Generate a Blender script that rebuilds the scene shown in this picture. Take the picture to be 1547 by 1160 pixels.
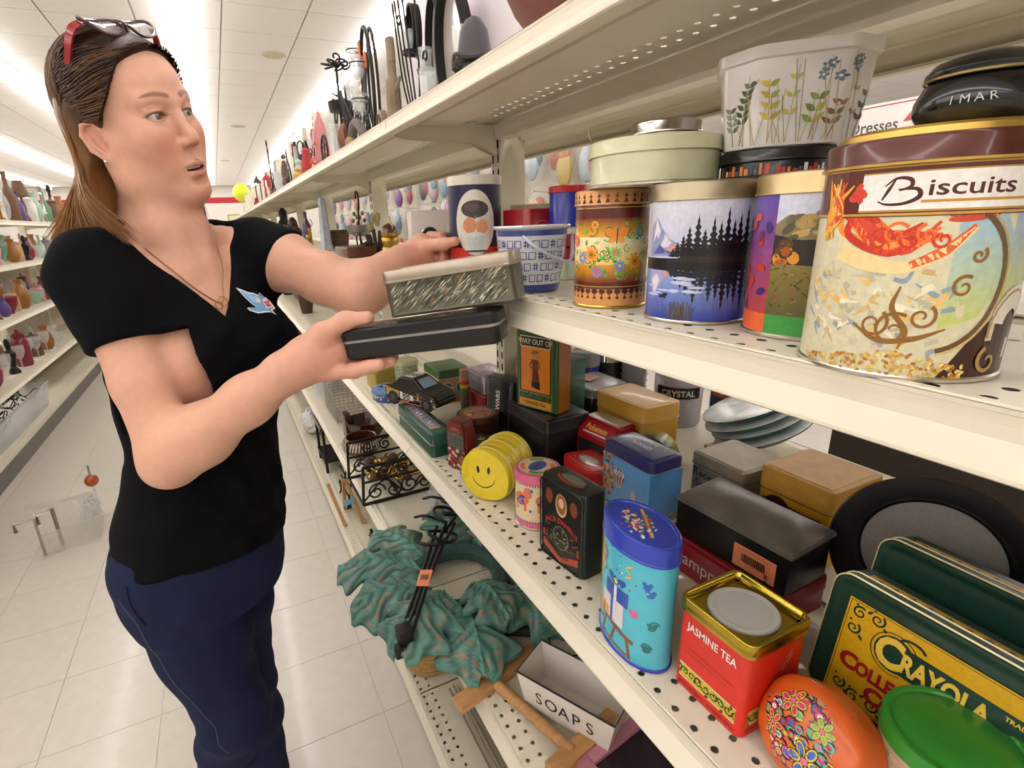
import bpy, bmesh, math, random
import numpy as np
from mathutils import Vector, Matrix
from mathutils.geometry import tessellate_polygon

for _o in list(bpy.data.objects):
    bpy.data.objects.remove(_o, do_unlink=True)
SC = bpy.context.scene
COL = SC.collection
PI = math.pi
H = 1.40                                   # lens height above the floor

# ------------------------------------------------------------------ camera
YAW, PITCH, ROLL, FPX = 0.43290979, 0.303743, -0.03953342, 783.9
_f = Vector((math.sin(YAW)*math.cos(PITCH), math.cos(YAW)*math.cos(PITCH), -math.sin(PITCH)))
_r = Vector((math.cos(YAW), -math.sin(YAW), 0.0))
_u = _r.cross(_f)
_r2 = _r*math.cos(ROLL) + _u*math.sin(ROLL)
_u2 = -_r*math.sin(ROLL) + _u*math.cos(ROLL)
cam_data = bpy.data.cameras.new('camera')
cam_data.sensor_fit = 'HORIZONTAL'
cam_data.sensor_width = 36.0
cam_data.lens = FPX/1547*36.0
cam_data.shift_x = (773.5-713)/1547
cam_data.clip_start = 0.02
cam = bpy.data.objects.new('camera', cam_data)
COL.objects.link(cam)
cam.matrix_world = Matrix(((_r2.x, _u2.x, -_f.x, 0), (_r2.y, _u2.y, -_f.y, 0), (_r2.z, _u2.z, -_f.z, H), (0, 0, 0, 1)))
SC.camera = cam

# ------------------------------------------------------------------ world, exposure
world = bpy.data.worlds.new('world')
SC.world = world
world.use_nodes = True
_bg = world.node_tree.nodes['Background']
_bg.inputs[0].default_value = (1.0, 0.95, 0.88, 1)
_bg.inputs[1].default_value = 0.25
SC.view_settings.view_transform = 'Standard'
SC.view_settings.look = 'None'
SC.view_settings.gamma = 1.0
SC.view_settings.use_curve_mapping = False
SC.view_settings.exposure = 0.0
try:
    SC.cycles.use_denoising = True
    SC.cycles.max_bounces = 7
    SC.cycles.diffuse_bounces = 4
    SC.cycles.transparent_max_bounces = 12
    SC.cycles.caustics_reflective = False
    SC.cycles.caustics_refractive = False
except Exception:
    pass

# ------------------------------------------------------------------ materials
MATS = {}
def srgb(r, g=None, b=None):
    if g is None:
        h = r.lstrip('#'); r, g, b = (int(h[i:i+2], 16) for i in (0, 2, 4))
    return tuple(((c/255)/12.92 if c/255 <= 0.04045 else ((c/255+0.055)/1.055)**2.4) for c in (r, g, b))

def mat(name, color, rough=0.5, metal=0.0, var=0.06, scale=40.0, bump=0.0, bscale=300.0, coat=0.0,
        trans=0.0, ior=1.45, emit=0.0, alpha=1.0, spec=0.5, stretch=None, sss=0.0):
    if name in MATS:
        return MATS[name]
    if isinstance(color, str):
        color = srgb(color)
    m = bpy.data.materials.new(name); m.use_nodes = True
    nt = m.node_tree; N = nt.nodes; L = nt.links
    b = N['Principled BSDF']
    b.inputs['Roughness'].default_value = rough
    b.inputs['Metallic'].default_value = metal
    b.inputs['Coat Weight'].default_value = coat
    b.inputs['Coat Roughness'].default_value = 0.08
    b.inputs['Transmission Weight'].default_value = trans
    b.inputs['IOR'].default_value = ior
    b.inputs['Alpha'].default_value = alpha
    b.inputs['Specular IOR Level'].default_value = spec
    if sss:
        b.inputs['Subsurface Weight'].default_value = sss
        b.inputs['Subsurface Radius'].default_value = (0.012, 0.005, 0.003)
        b.inputs['Subsurface Scale'].default_value = 0.5
    tc = N.new('ShaderNodeTexCoord'); vec = tc.outputs['Object']
    if stretch:
        mp = N.new('ShaderNodeMapping'); mp.inputs['Scale'].default_value = stretch
        L.new(vec, mp.inputs['Vector']); vec = mp.outputs['Vector']
    no = N.new('ShaderNodeTexNoise'); no.inputs['Scale'].default_value = scale; no.inputs['Detail'].default_value = 5
    L.new(vec, no.inputs['Vector'])
    rp = N.new('ShaderNodeMapRange')
    rp.inputs['To Min'].default_value = 1-var; rp.inputs['To Max'].default_value = 1+var
    rp.inputs['From Min'].default_value = 0.25; rp.inputs['From Max'].default_value = 0.75
    L.new(no.outputs['Fac'], rp.inputs['Value'])
    mx = N.new('ShaderNodeVectorMath'); mx.operation = 'SCALE'
    mx.inputs[0].default_value = color
    L.new(rp.outputs['Result'], mx.inputs['Scale'])
    L.new(mx.outputs['Vector'], b.inputs['Base Color'])
    if emit:
        b.inputs['Emission Color'].default_value = (*color, 1)
        b.inputs['Emission Strength'].default_value = emit
    if bump:
        n2 = N.new('ShaderNodeTexNoise'); n2.inputs['Scale'].default_value = bscale; n2.inputs['Detail'].default_value = 3
        L.new(vec, n2.inputs['Vector'])
        bp = N.new('ShaderNodeBump'); bp.inputs['Strength'].default_value = bump; bp.inputs['Distance'].default_value = 0.002
        L.new(n2.outputs['Fac'], bp.inputs['Height']); L.new(bp.outputs['Normal'], b.inputs['Normal'])
    MATS[name] = m
    return m

def colmat(name, rough=0.35, metal=0.0, coat=0.0, var=0.08, scale=120.0, bump=0.0, bscale=300., spec=0.5, sss=0.0, stretch=None, aniso=0.0):
    """material that takes its print or dye colour from the mesh colour attribute 'Col'"""
    if name in MATS:
        return MATS[name]
    m = mat(name, (1, 1, 1), rough, metal, var, scale, bump, bscale, coat, spec=spec, sss=sss, stretch=stretch)
    nt = m.node_tree
    at = nt.nodes.new('ShaderNodeAttribute'); at.attribute_name = 'Col'
    vm = [n for n in nt.nodes if n.type == 'VECT_MATH'][0]
    nt.links.new(at.outputs['Color'], vm.inputs[0])
    return m

# ------------------------------------------------------------------ objects
def link(o, parent=None):
    COL.objects.link(o)
    if parent is not None:
        o.parent = parent
    return o

def tag(o, label=None, cat=None, group=None, kind=None):
    if label: o['label'] = label
    if cat: o['category'] = cat
    if group: o['group'] = group
    if kind: o['kind'] = kind
    return o

def thing(name, label, cat, loc=(0, 0, 0), rz=0.0, group=None, rot=None):
    o = bpy.data.objects.new(name, None)
    o.empty_display_size = 0.02
    link(o); o.location = loc
    o.rotation_euler = rot if rot is not None else (0, 0, rz)
    return tag(o, label, cat, group)

def shade(me, ang=35):
    me.shade_smooth() if hasattr(me, 'shade_smooth') else [setattr(p, 'use_smooth', True) for p in me.polygons]
    try:
        me.set_sharp_from_angle(angle=math.radians(ang))
    except Exception:
        pass

def mesh_obj(name, verts, faces, m, parent=None, smooth=35, colors=None, loc=None, rot=None):
    me = bpy.data.meshes.new(name)
    me.from_pydata([tuple(v) for v in verts], [], [tuple(f) for f in faces])
    if colors is not None:
        ca = me.color_attributes.new('Col', 'FLOAT_COLOR', 'POINT')
        a = np.ones((len(verts), 4), np.float32); a[:, :3] = np.asarray(colors)[:, :3]
        ca.data.foreach_set('color', a.ravel())
    if m: me.materials.append(m)
    if smooth: shade(me, smooth)
    o = bpy.data.objects.new(name, me)
    link(o, parent)
    if loc is not None: o.location = loc
    if rot is not None: o.rotation_euler = rot
    return o

def np_obj(name, V, F, m, parent=None, smooth=180, colors=None):
    """fast path: V (n,3), F (m,k) arrays"""
    V = np.asarray(V, np.float32); F = np.asarray(F, np.int32)
    me = bpy.data.meshes.new(name)
    me.vertices.add(len(V)); me.vertices.foreach_set('co', V.ravel())
    k = F.shape[1]
    me.loops.add(F.size); me.loops.foreach_set('vertex_index', F.ravel())
    me.polygons.add(len(F))
    me.polygons.foreach_set('loop_start', np.arange(len(F), dtype=np.int32)*k)
    me.update(calc_edges=True)
    if colors is not None:
        ca = me.color_attributes.new('Col', 'FLOAT_COLOR', 'POINT')
        a = np.ones((len(V), 4), np.float32); a[:, :3] = colors
        ca.data.foreach_set('color', a.ravel())
    if m: me.materials.append(m)
    if smooth: shade(me, smooth)
    o = bpy.data.objects.new(name, me)
    return link(o, parent)

def copy_tree(o, parent=None):
    c = o.copy(); link(c, parent)
    for ch in list(o.children):
        if ch.name != c.name:
            copy_tree(ch, c)
    return c

# ------------------------------------------------------------------ shape collector
class MB:
    def __init__(s): s.v = []; s.f = []
    def add(s, verts, faces):
        n = len(s.v); s.v += [tuple(v) for v in verts]; s.f += [tuple(i+n for i in f) for f in faces]; return s
    def box(s, x0, x1, y0, y1, z0, z1, b=0.0):
        if b <= 0:
            v = [(x, y, z) for z in (z0, z1) for y in (y0, y1) for x in (x0, x1)]
            return s.add(v, [(0, 2, 3, 1), (4, 5, 7, 6), (0, 1, 5, 4), (2, 6, 7, 3), (0, 4, 6, 2), (1, 3, 7, 5)])
        bm = bmesh.new()
        bmesh.ops.create_cube(bm, size=1.0, matrix=Matrix.Translation(((x0+x1)/2, (y0+y1)/2, (z0+z1)/2)) @ Matrix.Diagonal((x1-x0, y1-y0, z1-z0, 1)))
        bmesh.ops.bevel(bm, geom=bm.edges[:], offset=b, segments=2, profile=0.6, affect='EDGES')
        return s.bm(bm)
    def bm(s, bm):
        bm.verts.index_update(); bm.verts.ensure_lookup_table()
        s.add([v.co[:] for v in bm.verts], [[v.index for v in f.verts] for f in bm.faces]); bm.free(); return s
    def tube(s, pts, r, n=8, closed=False, cap=True):
        P = [Vector(p) for p in pts]; k = len(P)
        R = r if hasattr(r, '__len__') else [r]*k
        up = None; rings = []
        for i in range(k):
            a = P[i-1] if (i > 0 or closed) else P[i]; b = P[(i+1) % k] if (i < k-1 or closed) else P[i]
            t = (b-a)
            t = t.normalized() if t.length > 1e-9 else Vector((0, 0, 1))
            if up is None:
                up = t.orthogonal().normalized()
            up = (up - t*up.dot(t))
            up = up.normalized() if up.length > 1e-6 else t.orthogonal().normalized()
            w = t.cross(up)
            rings.append([P[i] + (up*math.cos(2*PI*j/n) + w*math.sin(2*PI*j/n))*R[i] for j in range(n)])
        v = [p for ring in rings for p in ring]; f = []
        for i in range(k if closed else k-1):
            i2 = (i+1) % k
            for j in range(n):
                j2 = (j+1) % n
                f.append((i*n+j, i*n+j2, i2*n+j2, i2*n+j))
        if cap and not closed:
            f.append(tuple(range(n))[::-1]); f.append(tuple((k-1)*n+j for j in range(n)))
        return s.add(v, f)
    def lathe(s, prof, n=32, c=(0, 0, 0), cap0=True, cap1=True, sx=1.0, sy=1.0):
        k = len(prof); v = []; f = []
        for r, z in prof:
            for j in range(n):
                a = 2*PI*j/n; v.append((c[0]+r*sx*math.cos(a), c[1]+r*sy*math.sin(a), c[2]+z))
        for i in range(k-1):
            for j in range(n):
                j2 = (j+1) % n; f.append((i*n+j, i*n+j2, (i+1)*n+j2, (i+1)*n+j))
        if cap0: f.append(tuple(range(n))[::-1])
        if cap1: f.append(tuple((k-1)*n+j for j in range(n)))
        return s.add(v, f)
    def ball(s, c, r, n=12, sc=(1, 1, 1)):
        k = max(6, n//2)
        return s.add(*_ball(c, r, n, k, sc))
    def prism(s, poly, z0, z1):
        """poly (x,y) ccw extruded in z"""
        n = len(poly)
        v = [(x, y, z0) for x, y in poly]+[(x, y, z1) for x, y in poly]
        f = [tuple(range(n))[::-1], tuple(range(n, 2*n))]+[(i, (i+1) % n, n+(i+1) % n, n+i) for i in range(n)]
        return s.add(v, f)
    def xf(s, M):
        s.v = [tuple(M @ Vector(p)) for p in s.v]; return s
    def build(s, name, m, parent=None, smooth=35, loc=None, rot=None, colors=None):
        return mesh_obj(name, s.v, s.f, m, parent, smooth, colors, loc, rot)

def _ball(c, r, n, k, sc):
    v = [(c[0], c[1], c[2]-r*sc[2])]; f = []
    for i in range(1, k):
        a = PI*i/k-PI/2
        for j in range(n):
            b = 2*PI*j/n
            v.append((c[0]+r*sc[0]*math.cos(a)*math.cos(b), c[1]+r*sc[1]*math.cos(a)*math.sin(b), c[2]+r*sc[2]*math.sin(a)))
    v.append((c[0], c[1], c[2]+r*sc[2])); top = len(v)-1
    for j in range(n): f.append((0, 1+(j+1) % n, 1+j))
    for i in range(k-2):
        for j in range(n):
            a = 1+i*n; f.append((a+j, a+(j+1) % n, a+n+(j+1) % n, a+n+j))
    a = 1+(k-2)*n
    for j in range(n): f.append((a+j, a+(j+1) % n, top))
    return v, f

def crv(pts, n=8):
    """Catmull-Rom through pts"""
    P = [Vector(p) for p in pts]; P = [P[0]*2-P[1]]+P+[P[-1]*2-P[-2]]; out = []
    for i in range(1, len(P)-2):
        for j in range(n):
            t = j/n; a, b, c, d = P[i-1:i+3]
            out.append(0.5*((2*b)+(c-a)*t+(2*a-5*b+4*c-d)*t*t+(3*b-a-3*c+d)*t**3))
    out.append(P[-2]); return out

# ------------------------------------------------------------------ closed outlines (points, outward normals)
def o_ellipse(a, b, n=72):
    t = np.arange(n)*2*PI/n
    p = np.stack([a*np.cos(t), b*np.sin(t)], 1); q = np.stack([np.cos(t)/a, np.sin(t)/b], 1)
    return p, q/np.linalg.norm(q, axis=1, keepdims=True)
def o_circle(r, n=72): return o_ellipse(r, r, n)
def o_rrect(w, d, r, seg=6):
    P = []; Q = []
    for cx_, cy_, a0 in ((w/2-r, -d/2+r, -PI/2), (w/2-r, d/2-r, 0), (-w/2+r, d/2-r, PI/2), (-w/2+r, -d/2+r, PI)):
        for i in range(seg+1):
            a = a0+PI/2*i/seg; P.append((cx_+r*math.cos(a), cy_+r*math.sin(a))); Q.append((math.cos(a), math.sin(a)))
    return np.array(P), np.array(Q)
def o_poly(pts, r=0.004, seg=3):
    """convex ccw polygon with rounded corners"""
    P = []; Q = []; n = len(pts)
    for i in range(n):
        a, b, c = (np.array(pts[(i+k) % n], float) for k in (-1, 0, 1))
        d1 = (b-a)/np.linalg.norm(b-a); d2 = (c-b)/np.linalg.norm(c-b)
        n1 = np.array([d1[1], -d1[0]]); n2 = np.array([d2[1], -d2[0]])
        ang = math.acos(max(-1, min(1, n1 @ n2))); t = r*math.tan(ang/2)
        cen = b-d1*t-n1*r
        a0 = math.atan2(n1[1], n1[0])
        for k in range(seg+1):
            q = a0+ang*k/seg; P.append(cen+r*np.array([math.cos(q), math.sin(q)])); Q.append((math.cos(q), math.sin(q)))
    return np.array(P), np.array(Q)

def loft(name, outl, rings, m, parent, cap0=True, cap1=True, smooth=35, colors=None, M=None):
    """rings: list of (outward offset, z)"""
    P, Q = outl; n = len(P); v = []; f = []
    for off, z in rings:
        pts = P+Q*off
        v += [(x, y, z) for x, y in pts]
    for i in range(len(rings)-1):
        for j in range(n):
            j2 = (j+1) % n; f.append((i*n+j, i*n+j2, (i+1)*n+j2, (i+1)*n+j))
    if cap0: f.append(tuple(range(n))[::-1])
    if cap1: f.append(tuple((len(rings)-1)*n+j for j in range(n)))
    if M is not None: v = [tuple(M @ Vector(p)) for p in v]
    return mesh_obj(name, v, f, m, parent, smooth)

# ------------------------------------------------------------------ flat print as thin ink shapes
_txt = {}
def text_tris(body, bold=0.0):
    key = (body, bold)
    if key in _txt: return _txt[key]
    cu = bpy.data.curves.new('t', 'FONT'); cu.body = body; cu.size = 1.0; cu.offset = bold; cu.resolution_u = 3
    o = bpy.data.objects.new('t', cu); COL.objects.link(o)
    dg = bpy.context.evaluated_depsgraph_get(); dg.update()
    ev = o.evaluated_get(dg); me = ev.to_mesh(); me.calc_loop_triangles()
    V = np.array([v.co[:2] for v in me.vertices]).reshape(-1, 2)
    T = [tuple(t.vertices) for t in me.loop_triangles]
    ev.to_mesh_clear(); bpy.data.objects.remove(o, do_unlink=True); bpy.data.curves.remove(cu)
    _txt[key] = (V, T)
    return V, T

class Art:
    """coloured ink shapes in (u,v) metres, laid on a surface by a map (u,v,offset)->xyz"""
    def __init__(s): s.items = []
    def tri(s, V, T, c, grad=None): s.items.append((np.asarray(V, float), T, c, grad)); return s
    def poly(s, pts, c, grad=None):
        if isinstance(c, str): c = srgb(c)
        if isinstance(grad, str): grad = srgb(grad)
        V = [Vector((p[0], p[1], 0)) for p in pts]
        T = tessellate_polygon([V])
        return s.tri([p[:2] for p in pts], T, c, grad)
    def rect(s, u0, u1, v0, v1, c, grad=None): return s.poly([(u0, v0), (u1, v0), (u1, v1), (u0, v1)], c, grad)
    def ell(s, u, v, a, b, c, n=20, rot=0.0):
        ca, sa = math.cos(rot), math.sin(rot)
        return s.poly([(u+a*math.cos(t)*ca-b*math.sin(t)*sa, v+a*math.cos(t)*sa+b*math.sin(t)*ca) for t in np.arange(n)*2*PI/n], c)
    def line(s, pts, w, c):
        if isinstance(c, str): c = srgb(c)
        P = [Vector((p[0], p[1])) for p in pts]; L = []; R = []; k = len(P)
        W = w if hasattr(w, '__len__') else [w]*k
        for i in range(k):
            t = P[min(i+1, k-1)]-P[max(i-1, 0)]
            t = t.normalized() if t.length > 1e-9 else Vector((1, 0))
            q = Vector((-t.y, t.x))*W[i]/2; L.append(P[i]+q); R.append(P[i]-q)
        V = [p[:] for p in L+R]; T = []
        for i in range(k-1): T += [(i, k+i, k+i+1), (i, k+i+1, i+1)]
        return s.tri(V, T, c)
    def curve(s, pts, w, c, n=6):
        q = crv([(p[0], p[1], 0) for p in pts], n); k = len(q)
        W = list(np.interp(np.linspace(0, 1, k), np.linspace(0, 1, len(w)), w)) if hasattr(w, '__len__') else w
        return s.line([p[:2] for p in q], W, c)
    def ring(s, u, v, a, b, w, c, a0=0.0, a1=2*PI, n=28):
        return s.line([(u+a*math.cos(t), v+b*math.sin(t)) for t in np.linspace(a0, a1, n)], w, c)
    def swirl(s, u, v, r, w, c, turns=1.6, a0=0.0, sgn=1):
        k = 26
        return s.line([(u+r*(1-.85*i/(k-1))*math.cos(a0+sgn*turns*2*PI*i/(k-1)), v+r*(1-.85*i/(k-1))*math.sin(a0+sgn*turns*2*PI*i/(k-1))) for i in range(k)], list(np.linspace(w, w*.55, k)), c)
    def leaf(s, u, v, L, w, rot, c):
        pts = [(0, 0), (L*.3, w*.5), (L*.6, w*.42), (L, 0), (L*.6, -w*.42), (L*.3, -w*.5)]
        ca, sa = math.cos(rot), math.sin(rot)
        return s.poly([(u+x*ca-y*sa, v+x*sa+y*ca) for x, y in pts], c)
    def flower(s, u, v, r, c, core, n=6, rot=0.0, pw=.55):
        for i in range(n):
            a = rot+2*PI*i/n; s.ell(u+r*.6*math.cos(a), v+r*.6*math.sin(a), r*.45, r*pw*.5, c, 8, a)
        return s.ell(u, v, r*.28, r*.28, core, 10)
    def text(s, body, u, v, h, c, align='c', rot=0.0, bold=0.0, sx=1.0, arc=None):
        if isinstance(c, str): c = srgb(c)
        V, T = text_tris(body, bold); V = V.copy()
        if len(V) == 0: return s
        w0, w1 = V[:, 0].min(), V[:, 0].max(); h0 = V[:, 1].min()
        V[:, 0] -= {'c': (w0+w1)/2, 'l': w0, 'r': w1}[align]
        V *= h/0.73; V[:, 0] *= sx
        if arc: V[:, 1] += arc*V[:, 0]**2
        ca, sa = math.cos(rot), math.sin(rot)
        V = np.stack([u+V[:, 0]*ca-V[:, 1]*sa, v+V[:, 0]*sa+V[:, 1]*ca], 1)
        return s.tri(V, T, c)
    def build(s, name, parent, fmap, m=None, step=0.006, vstep=None, eps=0.00012, base=0.0002, clip=None):
        vs = []; fs = []; cs = []; eps = min(eps, .0007/max(len(s.items), 1))
        for k, (V, T, c, grad) in enumerate(s.items):
            off = base+eps*k
            if grad is not None: v0, v1 = V[:, 1].min(), V[:, 1].max()
            for t in T:
                polys = [[tuple(V[i]) for i in t]]
                if clip: polys = _clipbox(polys, clip)
                if step: polys = _strips(polys, 0, step)
                if vstep or (grad is not None and step): polys = _strips(polys, 1, vstep or 0.012)
                for p in polys:
                    if len(p) < 3: continue
                    ar = sum(p[i-1][0]*p[i][1]-p[i][0]*p[i-1][1] for i in range(len(p)))
                    if ar < 0: p = p[::-1]
                    n0 = len(vs)
                    for (u, v) in p:
                        vs.append(fmap(u, v, off))
                        if grad is None: cs.append(c)
                        else:
                            q = (v-v0)/max(v1-v0, 1e-9); cs.append(tuple(c[i]*(1-q)+grad[i]*q for i in range(3)))
                    fs.append(tuple(range(n0, n0+len(p))))
        return mesh_obj(name, vs, fs, m or M_PRINT, parent, 0, cs)

def _cut(poly, ax, val, keep_lo):
    out = []; n = len(poly)
    for i in range(n):
        a, b = poly[i], poly[(i+1) % n]
        da, db = a[ax]-val, b[ax]-val
        if keep_lo: da, db = -da, -db
        if da >= 0: out.append(a)
        if (da > 0 and db < 0) or (da < 0 and db > 0):
            t = da/(da-db); out.append((a[0]+(b[0]-a[0])*t, a[1]+(b[1]-a[1])*t))
    return out
def _strips(polys, ax, step):
    res = []
    for p in polys:
        lo = min(q[ax] for q in p); hi = max(q[ax] for q in p)
        i0 = math.floor(lo/step+1e-6); i1 = math.ceil(hi/step-1e-6)
        if i1-i0 <= 1: res.append(p); continue
        rest = p
        for i in range(i0+1, i1):
            a = _cut(rest, ax, i*step, True)
            if len(a) >= 3: res.append(a)
            rest = _cut(rest, ax, i*step, False)
            if len(rest) < 3: break
        if len(rest) >= 3: res.append(rest)
    return res
def _clipbox(polys, c):
    out = []
    for p in polys:
        for ax, val, lo in ((0, c[0], False), (0, c[1], True), (1, c[2], False), (1, c[3], True)):
            p = _cut(p, ax, val, lo)
            if len(p) < 3: break
        if len(p) >= 3: out.append(p)
    return out

def m_cyl(r, a0=0.0, z0=0.0, c=(0, 0)):
    """u = arc length counter-clockwise from angle a0, seen from outside u grows to the right"""
    def f(u, v, o):
        a = a0+u/r; return (c[0]+(r+o)*math.cos(a), c[1]+(r+o)*math.sin(a), z0+v)
    return f
def m_plane(org, ud, vd):
    o, ud, vd = Vector(org), Vector(ud), Vector(vd); n = ud.cross(vd).normalized()
    return lambda u, v, k: tuple(o+ud*u+vd*v+n*k)
def m_outline(outl, off, s0=0.0):
    """u = arc length round a closed outline, starting at fraction s0"""
    P = outl[0]+outl[1]*off; n = len(P)
    seg = np.linalg.norm(np.roll(P, -1, 0)-P, axis=1); cum = np.concatenate([[0], np.cumsum(seg)]); tot = cum[-1]
    def f(u, v, k):
        s = (u+s0) % tot; i = min(int(np.searchsorted(cum, s, 'right'))-1, n-1)
        t = (s-cum[i])/seg[i]; p = P[i]*(1-t)+P[(i+1) % n]*t
        q = outl[1][i]*(1-t)+outl[1][(i+1) % n]*t
        return (p[0]+q[0]*k, p[1]+q[1]*k, v)
    f.total = tot
    return f

M_PRINT = colmat('tin_print', rough=0.32, coat=0.3, var=0.10, scale=260)
M_PRINT_MATT = colmat('matt_print', rough=0.6, var=0.08, scale=260)
CREAM = srgb('#d8cfb8')
M_CREAM = mat('cream_shelf_paint', srgb('#d8d0bc'), 0.42, var=0.035, scale=14, bump=0.05, bscale=500)
M_TINMETAL = mat('bare_tinplate', (0.62, 0.58, 0.50), 0.28, 1.0, var=0.12, scale=60)
M_GOLDMETAL = mat('gold_tinplate', srgb('#c9ac4e'), 0.24, 1.0, var=0.12, scale=60)
M_BLACKIRON = mat('black_iron', srgb('#1c1917'), 0.45, 0.3, var=0.25, scale=90, bump=0.2, bscale=250)
M_DARKHOLE = mat('dark_slot', (0.015, 0.014, 0.012), 0.8)
# ================================================================== the building
rnd = random.Random(7)
CEIL = H+1.60
M_FLOOR = mat('vinyl_floor', srgb('#ccc5bb'), 0.30, var=0.05, scale=9, coat=0.15)
M_TILE = mat('vinyl_tile', srgb('#d0c9bf'), 0.26, var=0.045, scale=22, coat=0.2)
M_CEIL = mat('ceiling_tile', srgb('#f3f0ee'), 0.9, var=0.02, scale=200)
M_GRID = mat('ceiling_grid', srgb('#b3aca2'), 0.6)
M_WALL = mat('white_wall', srgb('#e6e1d8'), 0.7, var=0.02, scale=5)
M_REDSTRIPE = mat('red_stripe', srgb('#c3283a'), 0.5)
M_TUBE = mat("fluorescent_tube", (1.0, 0.966, 0.938), 0.5, emit=15.5, var=0.0)
M_HOUSING = mat('white_enamel', srgb('#eceae6'), 0.4)

XA, XB, YA, YB = -14.0, 12.0, -7.0, 23.0
floor = MB().box(XA, XB, YA, YB, -0.12, -0.003).build('floor', M_FLOOR)
tag(floor, kind='structure')
_tm = MB().box(-0.1516, 0.1516, -0.1516, 0.1516, -0.004, 0.0, 0).build('tile', M_TILE, floor, smooth=0)
_first = True
for iy in range(0, 40):
    for ix in range(0, 7):
        x = -1.45+0.3048*ix; y = 0.15+0.3048*iy
        if x > 0.45: continue
        if _first: o = _tm; _first = False
        else: o = _tm.copy(); link(o, floor)
        o.location = (x, y, 0.0)

ceiling = MB().box(XA, XB, YA, YB, CEIL+0.012, CEIL+0.1).build('ceiling', M_GRID)
tag(ceiling, kind='structure')
_ct = MB().box(-0.299, 0.299, -0.299, 0.299, 0.0, 0.014, 0).build('tile', M_CEIL, ceiling, smooth=0)
_first = True; LX = (-3.12, -1.555, 0.022, 1.56, 3.1)
_far = MB()
for iy in range(-18, 30):
    for ix in range(-22, 19):
        x = 0.319+0.305+0.6096*ix; y = 4.78+0.305+0.6096*iy
        if x < XA+.3 or x > XB-.3 or y < YA+.3 or y > YB-.3: continue
        if -4.2 < x < 2.3 and 3.6 < y < 17.5 and not (x < -2.2 and y < 6) and len(ceiling.children) < 285:
            if _first: o = _ct; _first = False
            else: o = _ct.copy(); link(o, ceiling)
            o.location = (x, y, CEIL)
        else:
            _far.box(x-.299, x+.299, y-.299, y+.299, CEIL, CEIL+.014)
tag(_far.build('tile_field', M_CEIL, ceiling, smooth=0), kind='stuff')

for nm, b in (('wall_back', (XA, XB, YB, YB+.1)), ('wall_front', (XA, XB, YA-.1, YA)), ('wall_left', (XA-.1, XA, YA, YB)), ('wall_right', (XB, XB+.1, YA, YB))):
    tag(MB().box(b[0], b[1], b[2], b[3], 0, CEIL+.01).build(nm, M_WALL), kind='structure')
tag(MB().box(XA, XB, YB-.03, YB-.001, H+1.02, H+1.22).build('trim_1', M_REDSTRIPE), kind='structure')

# strip lights, one continuous row over each aisle
def strip_row(x, label):
    t = thing('strip_light', label, 'light', (x, 8.0, CEIL), group='fluorescent ceiling strips')
    for k in range(12):
        y = -13.6+2.44*k
        MB().box(-.030, .030, y-1.2195, y+1.2195, -.040, 0, 0).build('housing', M_HOUSING, t)
        MB().lathe([(.036, -1.2), (.036, 1.2)], 10).xf(Matrix.Rotation(PI/2, 4, 'X')).xf(Matrix.Translation((0, y, -.062)) @ Matrix.Diagonal((1, 1, .75, 1))).build('tube', M_TUBE, t)
for x, lb in ((LX[2], 'continuous fluorescent strip over the aisle behind the woman'), (LX[1], 'continuous fluorescent strip over the glassware shelving'), (LX[0], 'continuous fluorescent strip one row beyond the glassware shelving'),
              (LX[3], 'continuous fluorescent strip above the iron candle holders on the top shelf'), (LX[4], 'continuous fluorescent strip two aisles beyond the tins'), (-4.65, 'continuous fluorescent strip two rows beyond the glassware shelving'),
              (-6.2, 'continuous fluorescent strip three rows beyond the glassware shelving'), (-9.2, 'continuous fluorescent strip along the wall past the glassware aisles'), (4.65, 'continuous fluorescent strip three aisles beyond the tins'), (7.7, 'continuous fluorescent strip along the far right hand wall')):
    strip_row(x, lb)
for (x, y, lb) in ((0.79, 5.95, 'large round beige disc set in the ceiling tiles'), (0.62, 9.9, 'round beige ceiling disc midway down the aisle'), (0.5, 14.6, 'small looking round ceiling disc near the far wall')):
    t = thing('ceiling_speaker', lb, 'ceiling vent', (x, y, CEIL), group='round discs in the ceiling')
    MB().lathe([(.001, -.012), (.10, -.012), (.112, -.006), (.112, 0)], 28).build('grille', mat('beige_grille', srgb('#c9c3ac'), .7), t)

# ------------------------------------------------------------------ shelving
HOLE_P = 0.0254
def perf_cells(mb, xs, y0, y1, z, r=0.0041, hx=0.0127):
    n = int((y1-y0)/HOLE_P); st = (y1-y0)/n
    for x in xs:
        for k in range(n):
            cy_ = y0+st*(k+.5)
            v = []
            for i in range(8):
                a = PI/8+i*PI/4; v.append((x+r*math.cos(a), cy_+r*math.sin(a), z))
            for (sx, sy) in ((1, -1), (1, 1), (-1, 1), (-1, -1)): v.append((x+sx*hx, cy_+sy*st/2, z))
            mb.add(v, [(7, 8, 9, 0), (1, 9, 10, 2), (3, 10, 11, 4), (5, 11, 8, 6), (0, 9, 1), (2, 10, 3), (4, 11, 5), (6, 8, 7)])
def shelf_pan(x0, x1, y0, y1, z, rows_front, rows_back, dirx=1):
    """thin sheet from x0 (front) to x1 (back) with real holes"""
    mb = MB(); cur = x0
    for xs in (rows_front, rows_back):
        if not xs: continue
        a, b = min(xs)-.0127, max(xs)+.0127
        mb.add([(cur, y0, z), (a, y0, z), (a, y1, z), (cur, y1, z)], [(0, 1, 2, 3)])
        perf_cells(mb, xs, y0, y1, z); cur = b
    mb.add([(cur, y0, z), (x1, y0, z), (x1, y1, z), (cur, y1, z)], [(0, 1, 2, 3)])
    return mb
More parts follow.
